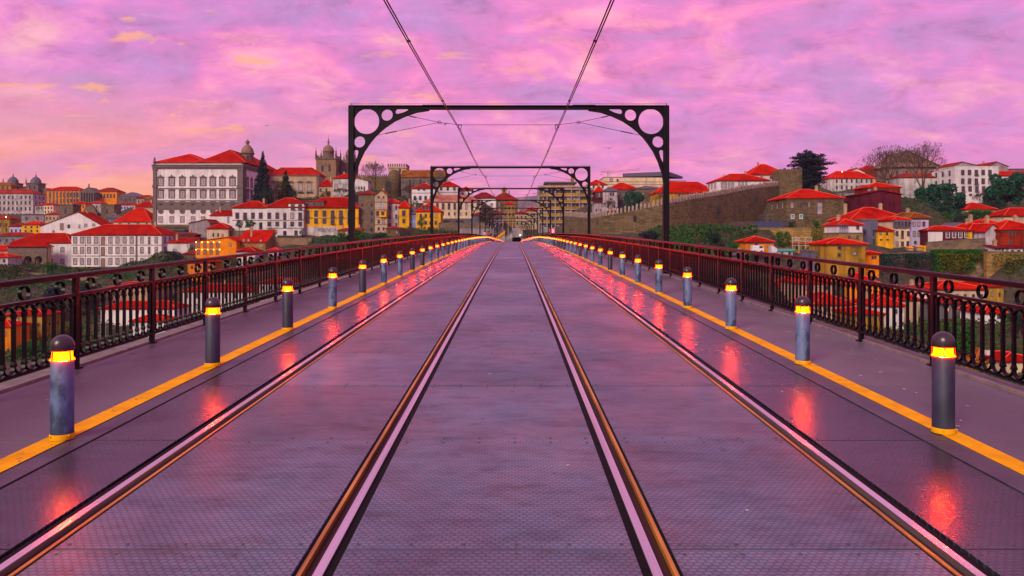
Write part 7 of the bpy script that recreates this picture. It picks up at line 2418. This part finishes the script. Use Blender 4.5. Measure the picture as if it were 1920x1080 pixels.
ivy('dark green ivy hanging down the mossy cliff wall', 1744, 1850, 468, 512, 188.0, 5200, 'green', 3)
ivy('yellow-green flowering creeper on the mossy cliff wall', 1762, 1846, 476, 512, 187.6, 2200, 'olive', 5)
ivy('ivy over the rough stone cliff wall', 1648, 1750, 476, 510, 186.5, 2600, 'dark', 8)
ivy('ivy on the ochre terrace wall under the stone house', 1520, 1570, 426, 470, 220.5, 1400, 'olive', 11)
ivy('moss on the tall patched cliff wall at the right edge', 1860, 1960, 476, 524, 181.2, 1500, 'olive', 12)

# ------------------------------------------------------------------ people
M_SKIN = simple('skin', (0.42, 0.22, 0.15), 0.6, 0, 0.1, 20)


def skin_mesh(name, pts, edges, radii, mat, root_i=0, sub=2):
    me = bpy.data.meshes.new(name + '_cage')
    me.from_pydata(pts, edges, [])
    ob = bpy.data.objects.new('tmp_' + name, me)
    COL.objects.link(ob)
    sk = ob.modifiers.new('skin', 'SKIN')
    sk.use_smooth_shade = True
    sv = me.skin_vertices[0].data
    for i, r in enumerate(radii):
        sv[i].radius = (r, r) if not isinstance(r, tuple) else r
        sv[i].use_root = (i == root_i)
    if sub:
        ss = ob.modifiers.new('sub', 'SUBSURF'); ss.levels = sub; ss.render_levels = sub
    dg = bpy.context.evaluated_depsgraph_get(); dg.update()
    out = bpy.data.meshes.new_from_object(ob.evaluated_get(dg))
    bpy.data.objects.remove(ob); bpy.data.meshes.remove(me)
    out.name = name
    out.materials.clear(); out.materials.append(mat)
    out.polygons.foreach_set('use_smooth', [True] * len(out.polygons))
    return out


def person(label, x, y, z, rz, coat, trouser, hair, h=1.0, stride=0.18, bag=None):
    r = empty('person', (x, y, z), rz)
    r.scale = (h, h, h)
    tag(r, label, 'person', 'people walking on the bridge')
    J = {'pelvis': (0, 0, 0.93), 'waist': (0, 0.0, 1.08), 'chest': (0, 0.02, 1.30), 'neck': (0, 0.0, 1.47), 'head0': (0, -0.01, 1.55), 'head1': (0, -0.02, 1.65), 'head2': (0, -0.005, 1.72),
         'shl': (0.17, 0.02, 1.41), 'ell': (0.24, 0.05, 1.14), 'wrl': (0.25, -0.06, 0.92), 'hal': (0.25, -0.09, 0.84), 'shr': (-0.17, 0.02, 1.41), 'elr': (-0.24, 0.06, 1.14), 'wrr': (-0.25, 0.02, 0.90), 'har': (-0.25, 0.01, 0.82),
         'hpl': (0.095, 0, 0.90), 'knl': (0.10, -stride * 0.6, 0.49), 'anl': (0.10, -stride * 0.7, 0.09), 'tol': (0.11, -stride * 0.7 - 0.16, 0.03), 'hpr': (-0.095, 0, 0.90), 'knr': (-0.10, stride * 0.25, 0.49), 'anr': (-0.10, stride * 0.8, 0.10), 'tor': (-0.11, stride * 0.8 - 0.15, 0.03)}
    E = [('pelvis', 'waist'), ('waist', 'chest'), ('chest', 'neck'), ('neck', 'head0'), ('head0', 'head1'), ('head1', 'head2'), ('chest', 'shl'), ('shl', 'ell'), ('ell', 'wrl'), ('wrl', 'hal'), ('chest', 'shr'), ('shr', 'elr'), ('elr', 'wrr'), ('wrr', 'har'),
         ('pelvis', 'hpl'), ('hpl', 'knl'), ('knl', 'anl'), ('anl', 'tol'), ('pelvis', 'hpr'), ('hpr', 'knr'), ('knr', 'anr'), ('anr', 'tor')]
    R = {'pelvis': 0.125, 'waist': 0.115, 'chest': 0.135, 'neck': 0.052, 'head0': 0.062, 'head1': 0.092, 'head2': 0.075, 'shl': 0.06, 'ell': 0.043, 'wrl': 0.03, 'hal': 0.036, 'shr': 0.06, 'elr': 0.043, 'wrr': 0.03, 'har': 0.036,
         'hpl': 0.09, 'knl': 0.06, 'anl': 0.042, 'tol': 0.035, 'hpr': 0.09, 'knr': 0.06, 'anr': 0.042, 'tor': 0.035}
    def sub(names, grow, nm, mat, rt):
        ks = [k for k in J if k in names]
        es = [(ks.index(a), ks.index(b)) for a, b in E if a in names and b in names]
        me = skin_mesh(nm, [J[k] for k in ks], es, [R[k] + grow for k in ks], mat, ks.index(rt))
        return link(nm, me, r)
    sub(list(J), 0.0, 'body', M_SKIN, 'pelvis')
    sub(['pelvis', 'waist', 'chest', 'shl', 'ell', 'wrl', 'shr', 'elr', 'wrr'], 0.022, 'jacket', coat, 'chest')
    sub(['pelvis', 'hpl', 'knl', 'anl', 'hpr', 'knr', 'anr'], 0.014, 'trousers', trouser, 'pelvis')
    sub(['anl', 'tol'], 0.012, 'shoe', M_RUBBER, 'anl')
    sub(['anr', 'tor'], 0.012, 'shoe', M_RUBBER, 'anr')
    MB().lathe([(0.04, -0.115), (0.10, -0.07), (0.108, 0.0), (0.095, 0.06), (0.06, 0.10), (0, 0.115)], 14, 0, (0, 0.018, 1.66)).build('hair', hair, r)
    if bag:
        mb = MB().hexa([(-0.15, 0.12, 1.02), (0.15, 0.12, 1.02), (0.14, 0.28, 1.03), (-0.14, 0.28, 1.03), (-0.13, 0.13, 1.42), (0.13, 0.13, 1.42), (0.11, 0.23, 1.40), (-0.11, 0.23, 1.40)])
        mb.build('backpack', bag, r)


cl = lambda n, c: simple('cloth_' + n, c, 0.8, 0, 0.15, 8)
HAIR = cl('hair', (0.015, 0.01, 0.01))
person('person in a red jacket with a pale pink backpack walking away on the right walkway', 4.05, 73.0, zd(73) + 0.005, PI, cl('red', (0.55, 0.03, 0.04)), cl('dark', (0.02, 0.02, 0.03)), HAIR, 1.02, 0.16, cl('palepink', (0.72, 0.50, 0.62)))
person('person in a pale lilac coat among the far walkers on the left walkway', -4.35, 118.0, zd(118) + 0.005, PI, cl('lilac', (0.45, 0.36, 0.48)), cl('dark', (0.02, 0.02, 0.03)), HAIR, 1.0, 0.14)
person('person in a dark red coat among the far walkers on the left walkway', -3.95, 121.0, zd(121) + 0.005, PI, cl('darkred', (0.30, 0.03, 0.05)), cl('dark', (0.02, 0.02, 0.03)), HAIR, 0.98, 0.18)
person('person in black at the end of the far walkers on the left walkway', -3.8, 128.0, zd(128) + 0.005, 0, cl('black', (0.03, 0.02, 0.03)), cl('dark', (0.02, 0.02, 0.03)), HAIR, 1.0, 0.12)


# ------------------------------------------------------------------ air
hm = bpy.data.materials.new('haze')
hm.use_nodes = True
hn = hm.node_tree
hn.nodes.clear()
ho = hn.nodes.new('ShaderNodeOutputMaterial')
hv = hn.nodes.new('ShaderNodeVolumePrincipled')
hv.inputs['Color'].default_value = (0.90, 0.86, 0.90, 1)
hv.inputs['Density'].default_value = 0.00006
hv.inputs['Anisotropy'].default_value = 0.0
hn.links.new(hv.outputs[0], ho.inputs['Volume'])
hz = MB().box(-920, 920, -270, 2620, -66, 90).build('haze', hm)
tag(hz, 'thin evening haze over the river valley and the town', None, None, 'stuff')
